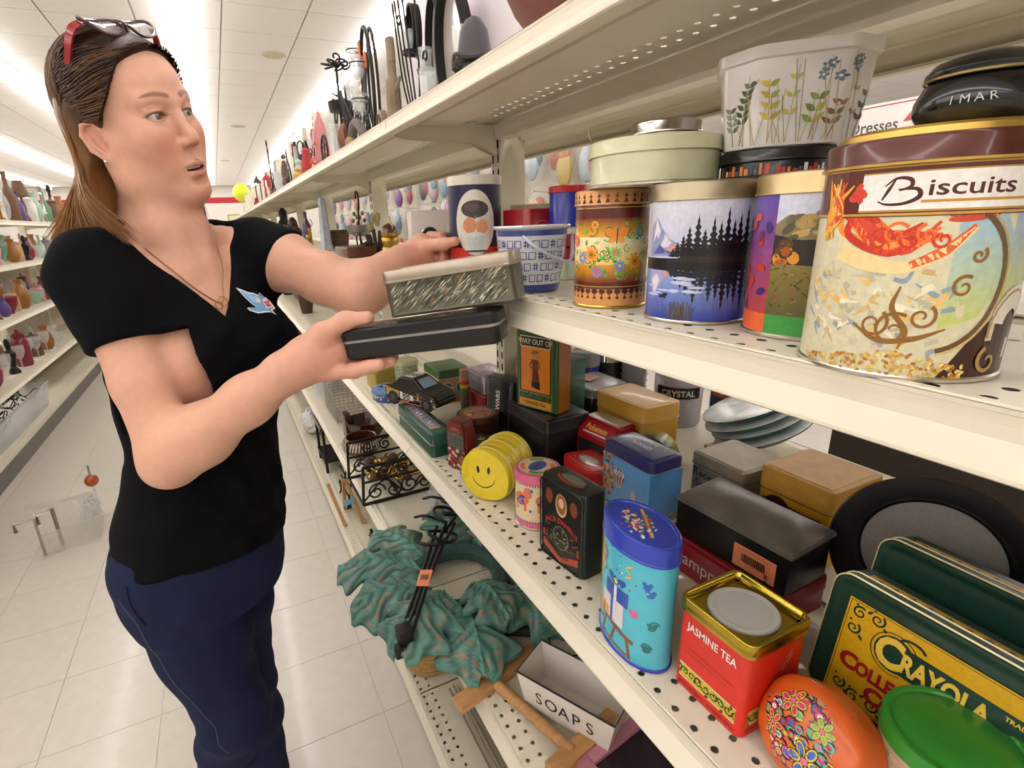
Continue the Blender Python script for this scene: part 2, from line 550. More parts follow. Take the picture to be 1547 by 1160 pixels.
def extr(profile, y0, y1):
    n = len(profile)
    v = [(x, y0, z) for x, z in profile]+[(x, y1, z) for x, z in profile]
    f = [(i, (i+1) % n, n+(i+1) % n, n+i) for i in range(n)]+[tuple(range(n)), tuple(range(n, 2*n))[::-1]]
    mb = MB(); mb.add(v, f); return mb
LIPH = 0.0343
def price_rail(x, z, y0, y1, s=1):
    """sloped moulding: bottom front edge at x, top edge set back"""
    d = .0195
    P = [(.001, -.0006), (-.0010, .0008), (-.0006, .0030), (.0120, .0150), (.0138, .0172), (.0150, .0302), (.0140, .0312), (.0138, LIPH-.0005), (.0160, LIPH+.0012), (d+.002, LIPH+.0012), (d+.002, LIPH-.003), (.018, .028), (.016, .015), (.006, .004), (.017, .0035), (.017, -.0006)]
    return extr([(x+s*a, z+b) for a, b in P], y0, y1)

BAY = 1.10; Y_POST = 1.13
def gondola():
    g = thing('gondola_shelving', 'cream steel double sided shop shelving crowded with tins and ironwork', 'shelving')
    X0 = .3365
    lv = {'U': H+.170, 'M': H-.1356, 'L': H-.5405, 'K': H-.983}
    bays = [(Y_POST-2*BAY+BAY*i, Y_POST-BAY+BAY*i) for i in range(0, 11)]
    posts = [b[1] for b in bays]
    for k, (y0, y1) in enumerate(bays):
        near = k < 4
        for key, z in lv.items():
            xb = .6035
            rf = [X0+.0265, X0+.0519]; rb = [.532, .5574]
            s = shelf_pan(X0+.0205, xb, y0+.002, y1-.002, z+LIPH, rf if near else None, rb if near else None).build('shelf', M_CREAM, g, smooth=0)
            price_rail(X0, z, y0+.0015, y1-.0015).build('price_rail', M_CREAM, s, smooth=30)
            # stiffening channel below the sheet
            extr([(X0+.08, z+LIPH-.0005), (X0+.083, z+LIPH-.010), (X0+.165, z+LIPH-.010), (X0+.168, z+LIPH-.0005)], y0+.01, y1-.01).build('stiffener', M_CREAM, s, smooth=0)
            extr([(X0+.0145, z+LIPH-.0012), (X0+.0145, z+LIPH-.013), (X0+.068, z+LIPH-.013), (X0+.070, z+LIPH-.0005), (X0+.0685, z+LIPH-.0005), (X0+.0665, z+LIPH-.0115), (X0+.016, z+LIPH-.0115), (X0+.016, z+LIPH-.0012)], y0+.004, y1-.004).build('hem_shade_channel', M_CREAM, s, smooth=0)  # closed channel added below the front holes so they look dark
            # back beam
            MB().box(.5868, .618, y0+.03, y1-.03, z-.002, z+.030, .002).build('back_beam', M_CREAM, s)
            # brackets at both ends
            for yy in (y0+.012, y1-.012):
                mb = MB(); n = 4
                P = [(X0+.035, z+.005), (X0+.06, z-.001), (.54, z-.006), (.60, z-.03), (.60, z+.030), (X0+.035, z+.031)]
                extr(P, yy-.0016, yy+.0016).build('bracket', M_CREAM, s, smooth=0)
            # far side of the same level
            xf = {'U': .86, 'M': .94, 'L': 1.11, 'K': 1.11}[key]
            MB().box(.66, xf, y0+.002, y1-.002, z+LIPH-.002, z+LIPH).build('shelf', M_CREAM, g, smooth=0)
            o = price_rail(xf+.0195, z, y0+.0015, y1-.0015, -1)
            o.f = [tuple(reversed(q)) for q in o.f]; o.build('price_rail', M_CREAM, g, smooth=30)
            MB().box(.652, .672, y0+.03, y1-.03, z-.002, z+.030, .002).build('back_beam', M_CREAM, g)
        # base deck and kick plate
        zb = H-1.325
        s = shelf_pan(.3205, 1.10, y0+.002, y1-.002, zb+LIPH, [.3265, .3519] if near else None, None).build('base_deck', M_CREAM, g, smooth=0)
        price_rail(.300, zb, y0+.0015, y1-.0015).build('price_rail', M_CREAM, s, smooth=30)
        MB().box(.316, .330, y0+.001, y1-.001, 0.0005, zb+.012).build('kick_plate', mat('taupe_kick', srgb('#a59d92'), .5), g, smooth=0)
    for y in posts:
        p = MB().box(.604, .668, y-.022, y+.022, 0.0005, H+.62, .002).build('post', M_CREAM, g)
        if y < 4.0:
            mb = MB()
            for i in range(64):
                mb.box(.6025, .6045, y-.014, y-.010, .06+.0305*i, .06+.0305*i+.017)
                mb.box(.6025, .6045, y+.010, y+.014, .06+.0305*i, .06+.0305*i+.017)
            tag(mb.build('slots', M_DARKHOLE, p, smooth=0), kind='stuff')
    return g
GOND = gondola()

# shelving across the aisle, on the left
LSX = -1.33
def left_gondola():
    g = thing('glassware_shelving', 'cream steel shelving across the aisle loaded with glassware and candle holders', 'shelving')
    for k in range(2, 11):
        y0 = .6+1.22*(k-1); y1 = y0+1.22
        for z in (H+.10, H-.205, H-.555, H-.945):
            s = MB().box(LSX-.34, LSX-.018, y0+.002, y1-.002, z+LIPH-.002, z+LIPH).build('shelf', M_CREAM, g, smooth=0)
            o = price_rail(LSX, z, y0+.0015, y1-.0015, -1)
            o.f = [tuple(reversed(q)) for q in o.f]; o.build('price_rail', M_CREAM, s, smooth=30)
            for yy in (y0+.012, y1-.012):
                o = extr([(LSX-.035, z+.005), (LSX-.06, z-.001), (LSX-.30, z-.006), (LSX-.345, z-.03), (LSX-.345, z+.03), (LSX-.035, z+.031)], yy-.0016, yy+.0016)
                o.build('bracket', M_CREAM, s, smooth=0)
        s = MB().box(LSX-.4, LSX-.012, y0+.002, y1-.002, .145, .15).build('base_deck', M_CREAM, g, smooth=0)
        MB().box(LSX-.03, LSX-.01, y0+.001, y1-.001, .113, .151, .003).build('price_rail', M_CREAM, s)
        MB().box(LSX-.04, LSX-.022, y0+.001, y1-.001, .0005, .1125).build('kick_plate', mat('grey_kick', srgb('#77716d'), .6), g, smooth=0)
        MB().box(LSX-.40, LSX-.345, y0-.022, y0+.022, .0005, H+.3, .002).build('post', M_CREAM, g)
        if k in (2, 3, 5, 6, 8):
            MB().box(LSX-.42, LSX-.40, y0+.03, y1-.03, .15, H-.24).build('back_panel', mat('tan_panel', srgb('#b7ab97'), .7), g, smooth=0)
    return g
left_gondola()
# ================================================================== tins on the two tin shelves
ZM, ZL, ZK, ZU = H-.1011, H-.5060, H-.9485, H+.2045
def enamel(name, c, rough=.3): return mat('enamel_'+name, srgb(c) if isinstance(c, str) else c, rough, var=.05, scale=60, coat=.25)
def acam(x, y): return math.atan2(-y, -x)

def round_tin(name, label, x, y, z, R, h, body, lid=None, lidh=.015, lidout=.0012, art=None, rz=0.0, group=None, cat='tin', panel=True, rot=None, base_rim=None, n=72):
    t = thing(name, label, cat, (x, y, z), rz, group, rot)
    hb = h-(lidh*.6 if lid else 0)
    loft('body', o_circle(R, n), [(-.0015, 0), (.0007, .0006), (.0009, .0022), (0, .0036), (0, hb-.002), (-.0006, hb)], body, t)
    if base_rim:
        loft('base_rim', o_circle(R, n), [(.0004, 0), (.0013, .0007), (.0013, .0024), (.0002, .0034)], base_rim, t, False, False)
    if lid: round_lid(t, R, h, lid, lidh, lidout, panel, n)
    if art:
        art.build('print', t, m_cyl(R, acam(x, y)-rz), step=.005)
    return t
def round_lid(t, R, h, lid, lidh, lidout=.0012, panel=True, n=72, name='lid'):
    a = lidout
    rg = [(a-.0006, h-lidh), (a+.0007, h-lidh+.0006), (a+.0007, h-lidh+.002), (a, h-lidh+.003), (a, h-.0022), (a-.0008, h-.0006), (a-.0025, h)]
    if panel: rg += [(a-.005, h-.0004), (a-.0062, h-.0022), (a-.0085, h-.0022), (a-.0100, h-.0012), (-R*.6, h-.0008)]
    else: rg += [(-R*.5, h+.0004)]
    return loft(name, o_circle(R, n), rg, lid, t, False, True)

def box_tin(name, label, x, y, z, sx, sy, h, body, lid=None, lidh=.018, r=.008, rz=0.0, art=None, group=None, cat='tin', rot=None, out=.001, panel=True, bead=None, top_in=.006):
    t = thing(name, label, cat, (x, y, z), rz, group, rot)
    O = o_rrect(sx, sy, r); top_in = min(top_in, r-.0045)
    hb = h-(lidh*.5 if lid else 0)
    rg = [(-.002, 0), (-.0002, .0006), (.0006, .002), (0, .0032), (0, hb-.0022), (-.0008, hb-.0006), (-.003, hb)]
    loft('body', O, rg, body, t)
    if lid:
        rg = [(out-.0004, h-lidh), (out+.0006, h-lidh+.0006), (out+.0006, h-lidh+.0018), (out, h-lidh+.0028), (out, h-.003), (out-.0009, h-.001), (out-.003, h)]
        if panel: rg += [(-top_in-.001, h), (-top_in-.002, h+.0010), (-top_in-.0035, h+.0012)]
        loft('lid', O, rg, lid, t, False, True)
        if bead:
            loft('seam', O, [(out+.0002, h-lidh-.0004), (out+.0012, h-lidh), (out+.0012, h-lidh+.0008), (out+.0002, h-lidh+.0012)], bead, t, False, False)
    for face, a in (art or {}).items():
        e = out if (lid and face.endswith('L')) else 0
        f = face[:2]
        if f == '-x': mp = m_plane((-sx/2-e, sy/2, 0), (0, -1, 0), (0, 0, 1))
        elif f == '-y': mp = m_plane((-sx/2, -sy/2-e, 0), (1, 0, 0), (0, 0, 1))
        elif f == '+y': mp = m_plane((sx/2, sy/2+e, 0), (-1, 0, 0), (0, 0, 1))
        else: mp = m_plane((-sx/2, sy/2, h+(.0015 if (lid and panel) else .0002)), (0, -1, 0), (1, 0, 0))
        a.build('print', t, mp, step=None)
    return t

R_ = random.Random(11)
# ---------------------------------------------------------------- floral tin
def art_floral(R, h):
    a = Art(); w = R*1.75; v0, v1 = .023, h-.020
    a.rect(-w, w, v0, v1, '#5b2215')
    a.rect(-w, w, v0+.006, v0+.026, '#6b2a12', '#e59a2a'); a.rect(-w, w, v0+.026, v1-.018, '#f0cf72', '#f3ecd0'); a.rect(-w, w, v1-.030, v1-.010, '#f2b63a', '#7c3113')
    a.rect(-w, w, 0.0205, .0215, '#d9b45c'); a.rect(-w, w, .0245, .0252, '#d9b45c'); a.rect(-w, w, v1+.0005, v1+.0012, '#d9b45c')
    a.rect(-w, w, .002, .0195, '#d99a5c')
    k = int(2*w/.0085)
    for i in range(k):
        u = -w+.0085*(i+.5)
        a.ell(u, .0195, .0035, .003, '#5b2215', 10); a.rect(u-.0006, u+.0006, .011, .018, '#5b2215'); a.ell(u, .0125, .0019, .0016, '#5b2215', 8)
    r = random.Random(5)
    for i in range(34):
        u = r.uniform(-w, w); v = r.uniform(v0+.014, v1-.014); s = r.choice((-1, 1))
        a.swirl(u, v, r.uniform(.004, .008), .0012, r.choice(('#4f9a3c', '#6bb04a', '#3c7a34')), 1.1, r.uniform(0, 6), s)
    for i in range(70):
        a.leaf(r.uniform(-w, w), r.uniform(v0+.010, v1-.010), r.uniform(.004, .008), .0034, r.uniform(0, 6.28), r.choice(('#5ba53f', '#7cc152', '#3d8a3c', '#a9cf62')))
    for u, v, s, c, k2 in ((-.022, .060, .0085, '#f0a53a', '#8a5a1e'), (.028, .052, .0085, '#e9a92e', '#a0401c'), (.010, .048, .0055, '#6a9fd8', '#e8c84a'), (-.014, .041, .0055, '#8f86d0', '#e86a3a'),
                           (.034, .083, .006, '#3f9fb5', '#e8a53a'), (-.034, .056, .0065, '#7d9ad8', '#e8d24a'), (-.018, .092, .004, '#f2b63a', '#c8501e'), (.005, .062, .006, '#9bcf5c', '#e86aa0'), (.045, .06, .006, '#f0a53a', '#a0401c'), (-.047, .075, .006, '#e86a3a', '#f0d24a')):
        a.flower(u, v, s*1.15, c, k2, 9, 0, .42); a.ring(u, v, s*.45, s*.45, .0008, '#c8621e', n=14)
    for s in (-1, 1):     # butterfly
        a.ell(.006+s*.0062, .083, .0072, .0042, '#ee8a2c', 12, s*.55); a.ell(.006+s*.0045, .076, .0045, .0034, '#f2a33c', 12, -s*.5)
    a.line([(.006, .072), (.0068, .088)], .0012, '#3a1c10')
    return a
t = round_tin('floral_tin', 'brown and gold round tin painted with garden flowers and an orange butterfly', .4163, .4979, ZM, .041, .1287, enamel('mahogany', '#5b2215'), mat('peach_lid', srgb('#d49a62'), .3, .2), .0165, art=art_floral(.041, .1287), base_rim=M_GOLDMETAL)
a = Art()
for i in range(14):
    u = -.062+.0095*i
    a.line([(u, .1150), (u, .1245)], .0008, '#5b2215'); a.poly([(u-.0028, .1148), (u+.0028, .1148), (u, .1195)], '#5b2215'); a.ell(u, .1215, .0019, .0012, '#5b2215', 8)
a.build('lid_print', t, m_cyl(.0422, acam(.4163, .4979)), step=.005)

# ---------------------------------------------------------------- lake tin
def fir(a, u, v0, v1, w, c, flip=False, r=R_):
    n = 6; h = v1-v0
    pts = [(u-w*.08, v0)]
    L = []; Rr = []
    for i in range(n):
        q = i/n; ww = w*(1-q)*.62*(.8+.4*r.random()); y = v0+h*(.12+.86*q)
        L += [(u-ww, y), (u-ww*.35, y+h*.07)]; Rr += [(u+ww, y), (u+ww*.35, y+h*.07)]
    P = [(u-w*.07, v0)]+L+[(u, v1)]+Rr[::-1]+[(u+w*.07, v0)]
    # right side in descending order
    P = [(u-w*.07, v0)]+L+[(u, v1)]
    for i in range(len(Rr)-2, -1, -2): P += [Rr[i+1], Rr[i]]
    P += [(u+w*.07, v0)]
    a.poly(P[::-1], c)
def art_lake(R, h):
    a = Art(); w = R*1.8; top = h-.014
    a.rect(-w, w, .0025, .050, '#1a36a0', '#93a8dc'); a.rect(-w, w, .050, top, '#b9c2e2', '#dcdde8')
    a.poly([(-.055, .062), (-.055, .088), (-.047, .098), (-.043, .094), (-.036, .086), (-.028, .078), (-.018, .074), (-.008, .070), (-.002, .064)], '#8e96c6')
    a.poly([(-.052, .074), (-.047, .097), (-.044, .092), (-.040, .085), (-.043, .078), (-.046, .082)], '#e8e6f0'); a.poly([(-.04, .07), (-.034, .083), (-.026, .075), (-.03, .071)], '#d9d0e0')
    a.poly([(-.034, .066), (-.024, .074), (-.012, .073), (-.004, .067), (-.018, .064)], '#d99a86'); a.poly([(-.05, .064), (-.04, .073), (-.033, .068), (-.02, .066)], '#4f5aa0')
    a.poly([(-.052, .036), (-.046, .022), (-.038, .034), (-.030, .046), (-.016, .05), (-.05, .05)], '#a9a6d0'); a.poly([(-.05, .04), (-.044, .026), (-.038, .04), (-.042, .046)], '#e9dfe8'); a.poly([(-.036, .044), (-.02, .046), (-.012, .05), (-.03, .05)], '#d79c88')
    a.poly([(-w, .050), (w, .048), (w, .070), (.02, .073), (.0, .069), (-.02, .061), (-w, .060)], '#151317'); a.poly([(-.03, .058), (w, .056), (w, .066), (0, .067)], '#2e211d')
    r = random.Random(3)
    for u, v in ((-.020, .076), (-.015, .082), (-.010, .090), (-.003, .100), (.003, .087), (.010, .098), (.016, .094), (.022, .106), (.028, .095), (.034, .101), (.042, .106), (.05, .098), (.058, .104), (.066, .097), (.074, .105), (-.024, .070)):
        fir(a, u, .062, v, .0105, '#0f1216', r=r)
        vv = .062-(v-.062)*.85
        P = Art(); fir(P, u, .062, .062+(v-.062)*.85, .0095, '#171c2c', r=r)
        V, T, c, g = P.items[0]; V = V.copy(); V[:, 1] = .112-V[:, 1]; a.tri(V, T, c)
    for i in range(12): a.ell(-.032+r.uniform(-.004, .004), .026+r.uniform(-.002, .002), .0022, .0008, '#12162a', 8)
    for i in range(40): 
        u = -.012+r.gauss(0, .007); a.line([(u, .004), (u+r.uniform(-.004, .004), .014+r.random()*.008)], .0006, r.choice(('#5a5038', '#6b6244', '#3a3a3c')))
    for i in range(14): a.ell(r.uniform(-.05, .0), r.uniform(.024, .046), r.uniform(.004, .010), r.uniform(.0008, .002), '#c3cdea', 10)
    return a
t = round_tin('lake_tin', 'round tin printed with a blue mountain lake and dark firs', .4295, .3804, ZM, .048, .1280, enamel('lake_blue', '#20409c'), mat('pewter_lid', srgb('#a79a80'), .33, .85, var=.1), .0165, art=art_lake(.048, .128), base_rim=M_TINMETAL)

# ---------------------------------------------------------------- meadow tin
def art_meadow(R, h):
    a = Art(); w = R*1.9; top = h-.014
    a.rect(-w, -.030, .019, top, '#b3413a', '#5a4fae'); a.rect(-w, -.030, .0025, .019, '#e8662c')
    a.rect(-.030, w, .0025, .019, '#3f9a44'); a.rect(-.030, w, .019, top, '#bcc6e6', '#d9dcee')
    a.poly([(-.03, .075), (-.03, .090), (-.02, .097), (-.008, .092), (.004, .104), (.016, .108), (.03, .100), (w, .112), (w, .070)], '#8a7c58')
    r = random.Random(9)
    for i in range(26): a.ell(r.uniform(-.028, .05), r.uniform(.078, .095), r.uniform(.003, .007), r.uniform(.002, .004), r.choice(('#b79a5e', '#6f6650', '#c8a562', '#57523f')), 9, r.random())
    a.poly([(-.03, .056), (-.03, .082), (-.01, .078), (w, .080), (w, .05)], '#2c2620')
    for i in range(30): a.ell(r.uniform(-.03, .05), r.uniform(.054, .076), r.uniform(.002, .006), r.uniform(.003, .007), r.choice(('#d9982c', '#e2b23c', '#a8501e', '#c86a24', '#3a3022', '#5c3a1c')), 9, r.random()*3)
    a.poly([(-.03, .019), (w, .019), (w, .056), (.01, .058), (-.03, .060)], '#5d5a2c', '#8c7a3c')
    for i in range(150):
        u = r.uniform(-.03, .06); v = r.uniform(.02, .058); a.line([(u, v), (u+r.uniform(-.005, .005), v+r.uniform(.0005, .004))], .0009, r.choice(('#7a7a3a', '#3d3a20', '#9c8244', '#b8452c', '#57602c')))
    for i in range(20): a.ell(r.uniform(-w, -.031), r.uniform(.022, .1), .003, .005, r.choice(('#d9582c', '#7a3050', '#3c3070', '#c83a2c')), 8, r.random()*3)
    return a
t = round_tin('meadow_tin', 'round tin printed with an autumn mountain meadow above a green band', .4470, .2790, ZM, .047, .1280, enamel('violet', '#6b5fa6'), mat('brass_lid', srgb('#bda77c'), .3, .85, var=.1), .0165, art=art_meadow(.047, .128), base_rim=M_TINMETAL)

# ---------------------------------------------------------------- biscuit tin
def art_biscuit(R, h):
    a = Art(); w = R*1.95; top = h-.019
    a.rect(-w, w, .0025, top, '#cfc9a8', '#dcd6b6')
    a.poly([(.022, .0025), (w, .0025), (w, .045), (.05, .040), (.034, .022)], '#35120f')
    a.poly([(.018, .030), (.036, .036), (.046, .052), (.048, .075), (.040, .088), (.018, .088)], '#c3cc64', '#9fc0d6')
    a.rect(.046, w, .045, .088, '#c9cf74', '#9ab4da')
    r = random.Random(21)
    for i in range(90):
        u = r.uniform(-.06, .02); v = r.uniform(.018, .060); a.curve([(u, v), (u+r.uniform(-.006, .006), v+r.uniform(-.004, .004)), (u+r.uniform(-.009, .009), v+r.uniform(-.007, .007))], [.0022, .003, .0006], r.choice(('#e9e4cc', '#b8b49a', '#cfae72', '#d8d0b0', '#8fa0a8', '#e2b96a', '#c8bda0')), 4)
    for i in range(10): a.curve([(-.035+r.uniform(-.01, .01), .092), (-.028+r.uniform(-.01, .012), .082+r.uniform(-.004, .004)), (-.012+r.uniform(-.006, .01), .074+r.uniform(-.006, .006)), (r.uniform(-.004, .016), .080+r.uniform(-.004, .008))], [.005, .004, .0015], r.choice(('#d8452c', '#e8702c', '#c83524', '#f0953c')), 6)
    for k in range(5): a.swirl(-.016+.007*k, .076+.003*(k % 2), .007-.0006*k, .0017, ('#c83524', '#e8702c')[k % 2], 1.3, .6*k, 1)
    a.curve([(-.038, .070), (-.02, .064), (-.002, .062), (.014, .070), (.026, .082)], [.010, .009, .006, .005, .002], '#f0d49a'); a.curve([(.0, .063), (.014, .071), (.025, .083)], [.004, .0055, .002], '#e2602c')
    a.ell(.024, .087, .012, .0022, '#c8482c', 14, .1); 
    for i in range(9): a.ell(.014+.0024*i, .0885+.0006*(i % 3), .0019, .0013, r.choice(('#d9502c', '#e8d8b8')), 8)
    a.ring(.012, .055, .034, .038, .0028, '#6b4a22', -1.35, 1.35); a.ring(.012, .055, .0365, .0405, .0007, '#d9b45c', -1.35, 1.35)
    for (u, v, q, s) in ((.026, .052, .006, 1), (.030, .068, .004, -1), (-.002, .028, .010, 1), (-.012, .031, .008, -1), (.010, .036, .007, -1)): a.swirl(u, v, q, .0019, '#8a5f22', 1.3, 1.0, s)
    a.curve([(-.022, .030), (-.008, .022), (.008, .024), (.022, .030)], [.001, .003, .003, .001], '#8a5f22'); a.curve([(-.002, .052), (-.004, .04), (.004, .028), (.002, .018)], [.001, .0028, .0028, .0008], '#8a5f22')
    for i in range(190):
        u = r.uniform(-.055, .036); v = .003+r.random()*(.014-.00020*abs(u*1000)); a.ell(u, v, .0013, .0009, r.choice(('#d9b04c', '#c8923a', '#e8cf80', '#a86a24')), 7, r.random()*3)
    for i in range(13):
        an = .5+i*.2; a.line([(.062+.007*math.cos(an), .030+.009*math.sin(an)), (.062+.017*math.cos(an), .030+.022*math.sin(an))], [.0016, .0048], '#e6dfd6')
    a.ring(.062, .028, .0165, .021, .0014, '#a8824a', .2, 3.3); a.swirl(.050, .012, .008, .0026, '#b08a4c', 1.1, 2, 1)
    # dark header with gold trim and the white name panel
    a.rect(-w, w, .088, top, '#5a2117'); a.rect(-w, w, .0885, .0898, '#c99a44'); a.rect(-w, w, top-.0035, top-.0015, '#c99a44')
    for i in range(40): a.ell(r.uniform(-w, w), top+.0005+r.uniform(0, .002), .0035, .0012, r.choice(('#d9a63c', '#a83a1c', '#3a120c')), 8, r.random())
    a.rect(-.030, w, .0915, .1105, '#eeebe6'); a.rect(-.030, w, .0905, .0915, '#b98c3c'); a.rect(-.030, w, .1105, .1113, '#b98c3c')
    for i in range(9): a.curve([(-.052+r.uniform(-.004, .008), .074+r.random()*.01), (-.05+r.uniform(-.006, .012), .09), (-.046+r.uniform(-.01, .012), .104+r.random()*.006)], [.001, .005, .001], r.choice(('#d8452c', '#e8a52c', '#b8341c', '#f0c85c')), 5)
    for i in range(5): a.ell(-.034+.0012*i, .0985+.0025*(i % 3), .0034, .0022, ('#d8452c', '#c8352c')[i % 2], 8, .6*i)
    bc = '#4a1610'
    a.curve([(-.0135, .1072), (-.0160, .1020), (-.0185, .0968)], [.0008, .0018, .0010], bc); a.curve([(-.0180, .1040), (-.0130, .1078), (-.0070, .1070), (-.0062, .1035), (-.0110, .1015)], [.0006, .0014, .0020, .0018, .0008], bc)
    a.curve([(-.0115, .1020), (-.0035, .1020), (-.0020, .0980), (-.0080, .0948), (-.0160, .0945), (-.0205, .0962)], [.0008, .0018, .0024, .0016, .0012, .0006], bc)
    a.text('iscuits', .0015, .0985, .0085, bc, 'l', bold=.012, sx=1.35)
    a.rect(-.0010, .046, .0948, .0962, '#c08a34')
    for i, (V, T, c, g) in enumerate(a.items):
        V = V.copy(); V[:, 1] = np.interp(V[:, 1], [0, .088, .1113, .125], [0, .0945, .1185, .128]); a.items[i] = (V, T, c, g)
    return a
BX, BY = .4010, .1880
t = round_tin('biscuit_tin', 'large round biscuit tin with a brown lid and swirling red and gold artwork', BX, BY, ZM, .0525, .1370, enamel('biscuit', '#cbbf94'), mat('brown_lid', srgb('#54231c'), .28, .2, coat=.3), .0150, lidout=.0014, art=art_biscuit(.0525, .137), base_rim=M_TINMETAL)
loft('lid_ring', o_circle(.0525), [(.0012, .1215), (.0030, .1220), (.0030, .1234), (.0012, .1240)], mat('gold_ring', srgb('#c2a154'), .3, .9), t, False, False)
loft('lid_step', o_circle(.0525), [(-.004, .137), (-.0045, .1405), (-.006, .142), (-.05, .1422)], mat('gold_ring', srgb('#c2a154'), .3, .9), t, False, True)
# black jar on it
t = thing('squat_jar', 'squat black glazed jar standing on the big biscuit tin', 'jar', (.4120, .1760, ZM+.1424))
MB().lathe([(.020, 0), (.026, .002), (.0300, .009), (.0300, .016), (.027, .023), (.0245, .026)], 40).build('body', mat('black_glaze', (.006, .006, .007), .18, coat=.4), t)
MB().lathe([(.026, .026), (.027, .0275), (.027, .030), (.023, .035), (.012, .0385), (.004, .0395)], 40).build('lid', MATS['black_glaze'], t)
loft('band', o_circle(.0258), [(.0006, .0255), (.0014, .026), (.0014, .0272), (.0006, .0278)], mat('dull_brass', srgb('#8a7a4c'), .4, .9), t, False, False)
a = Art()
for i, ch in enumerate('IMAR'): a.text(ch, -.012+.0060*i, .0105, .0045, '#c9c6bc', 'c', rot=.08*(i-1))
a.build('print', t, m_cyl(.0303, acam(.412, .176)), step=.004)

# ---------------------------------------------------------------- stack above: cream tin, silver tin, dark tin and planter
t = round_tin('cream_tin', 'wide shallow pale green cream round tin laid across two tall tins', .4340, .4560, ZM+.1290, .0655, .0450, enamel('cream', '#cdceaa'), enamel('cream_lid', '#d3d3ae'), .0150, lidout=.0016, panel=True, base_rim=M_TINMETAL)
t = round_tin('silver_tin', 'small polished silver round tin on the cream tin', .4500, .4580, ZM+.1742, .0345, .0185, mat('polished_steel', (.55, .52, .48), .12, 1.0, var=.08), MATS['polished_steel'], .0125, panel=False)
DX, DY = .5020, .3650
a = Art(); r = random.Random(4)
for i in range(34): 
    u = -.066+.0045*i; a.rect(u, u+r.uniform(.002, .004), .002, r.uniform(.006, .013), r.choice(('#d8522c', '#e6e0d6', '#5a5f70', '#b8342a', '#3c4660', '#9aa0ac', '#e0843c')))
t = round_tin('skyline_tin', 'flat black round tin printed with a little town', DX, DY, ZM+.1290, .0472, .0252, enamel('ink', '#14121a'), enamel('black_gloss', '#0b0a0b'), .0110, lidout=.0022, art=a)
# planter: eight sided tub with botanical sprays
def planter():
    px, py, z0 = .5050, .3600, ZM+.1545
    t = thing('botanical_planter', 'white eight sided ceramic tub painted with wildflowers and leafy sprays', 'planter', (px, py, z0), math.radians(-46))
    w, d, c = .122, .092, .026
    base = [(-w/2+c, -d/2), (w/2-c, -d/2), (w/2, -d/2+c), (w/2, d/2-c), (w/2-c, d/2), (-w/2+c, d/2), (-w/2, d/2-c), (-w/2, -d/2+c)]
    O = o_poly([(x*.86, y*.86) for x, y in base], .006)
    M_W = mat('white_glaze', srgb('#dcd6d2'), .22, coat=.4, var=.02)
    hh = .0800
    loft('body', O, [(-.002, 0), (0, .001), (.0075, hh-.012), (.0075, hh-.010), (.0112, hh-.009), (.0122, hh), (.0085, hh), (.004, hh-.02), (-.002, .006)], M_W, t, True, True)
    a = Art(); r = random.Random(8)
    # u runs along the front face
    def spray(u, v, n, s, cols, lean=0.0):
        v *= .86; s *= .86
        a.curve([(u, .003), (u+lean*.4, v*.5), (u+lean, v)], .0008, cols[0])
        for i in range(n):
            q = .35+.65*i/n; x = u+lean*q*q; y = .003+v*q
            for sg in (-1, 1): a.leaf(x, y, s*(1.1-.4*q), s*.42, PI/2-sg*.9+lean*4, r.choice(cols))
    spray(-.045, .060, 6, .012, ('#4c5340', '#3a4234', '#6a7058'), .012); spray(-.052, .040, 4, .011, ('#59604a', '#8a8d78'), -.004)
    spray(-.020, .062, 4, .013, ('#b5a23c', '#d4bb46', '#9a9a44'), -.004); spray(-.006, .072, 3, .010, ('#a8b07a', '#c7b64e'), .004)
    spray(.012, .046, 3, .014, ('#8e9a44', '#b4ae4a', '#6f7a3a'), .006); spray(.026, .038, 3, .012, ('#8c5f4c', '#a5765c', '#6d7540'), .010)
    spray(.056, .05, 3, .011, ('#2f382f', '#4c5340'), .006); spray(.048, .064, 2, .008, ('#8a7a58', '#a08e62'), -.006)
    for i in range(22):
        u = r.uniform(-.05, .05); a.line([(u, .002), (u+r.uniform(-.012, .012), r.uniform(.02, .07))], .0006, r.choice(('#a7ad6a', '#8f8f5a', '#b59a6a')))
    for (u, v) in ((.018, .058), (.022, .060), (.016, .052), (.028, .050), (.036, .060), (.040, .057), (.038, .062), (.042, .063)):
        a.flower(u, v, .0042, '#5f7088', '#e6dcc0', 5)
    O2 = o_poly([(x*.86, y*.86) for x, y in base], .006)
    P = O2[0]; N = O2[1]
    seg = np.linalg.norm(np.roll(P, -1, 0)-P, axis=1); cum = np.concatenate([[0], np.cumsum(seg)]); tot = cum[-1]
    # start in the middle of the front (-y) face
    i0 = int(np.argmin(np.abs(P[:, 0])+np.where(P[:, 1] < 0, 0, 9)))
    s0 = 0.0
    best = 9
    for s in np.linspace(0, tot, 800):
        i = min(int(np.searchsorted(cum, s, 'right'))-1, len(P)-1); q = (s-cum[i])/seg[i]; p = P[i]*(1-q)+P[(i+1) % len(P)]*q
        if p[1] < 0 and abs(p[0]) < best: best = abs(p[0]); s0 = s
    def fm(u, v, k):
        s = (u+s0) % tot; i = min(int(np.searchsorted(cum, s, 'right'))-1, len(P)-1); q = (s-cum[i])/seg[i]
        p = P[i]*(1-q)+P[(i+1) % len(P)]*q; n = N[i]*(1-q)+N[(i+1) % len(P)]*q
        e = .0075*v/(hh-.012)+k; return (p[0]+n[0]*e, p[1]+n[1]*e, v+.001)
    a.build('print', t, fm, step=.004, vstep=.02, clip=(-tot/2, tot/2, .002, hh-.014))
planter()

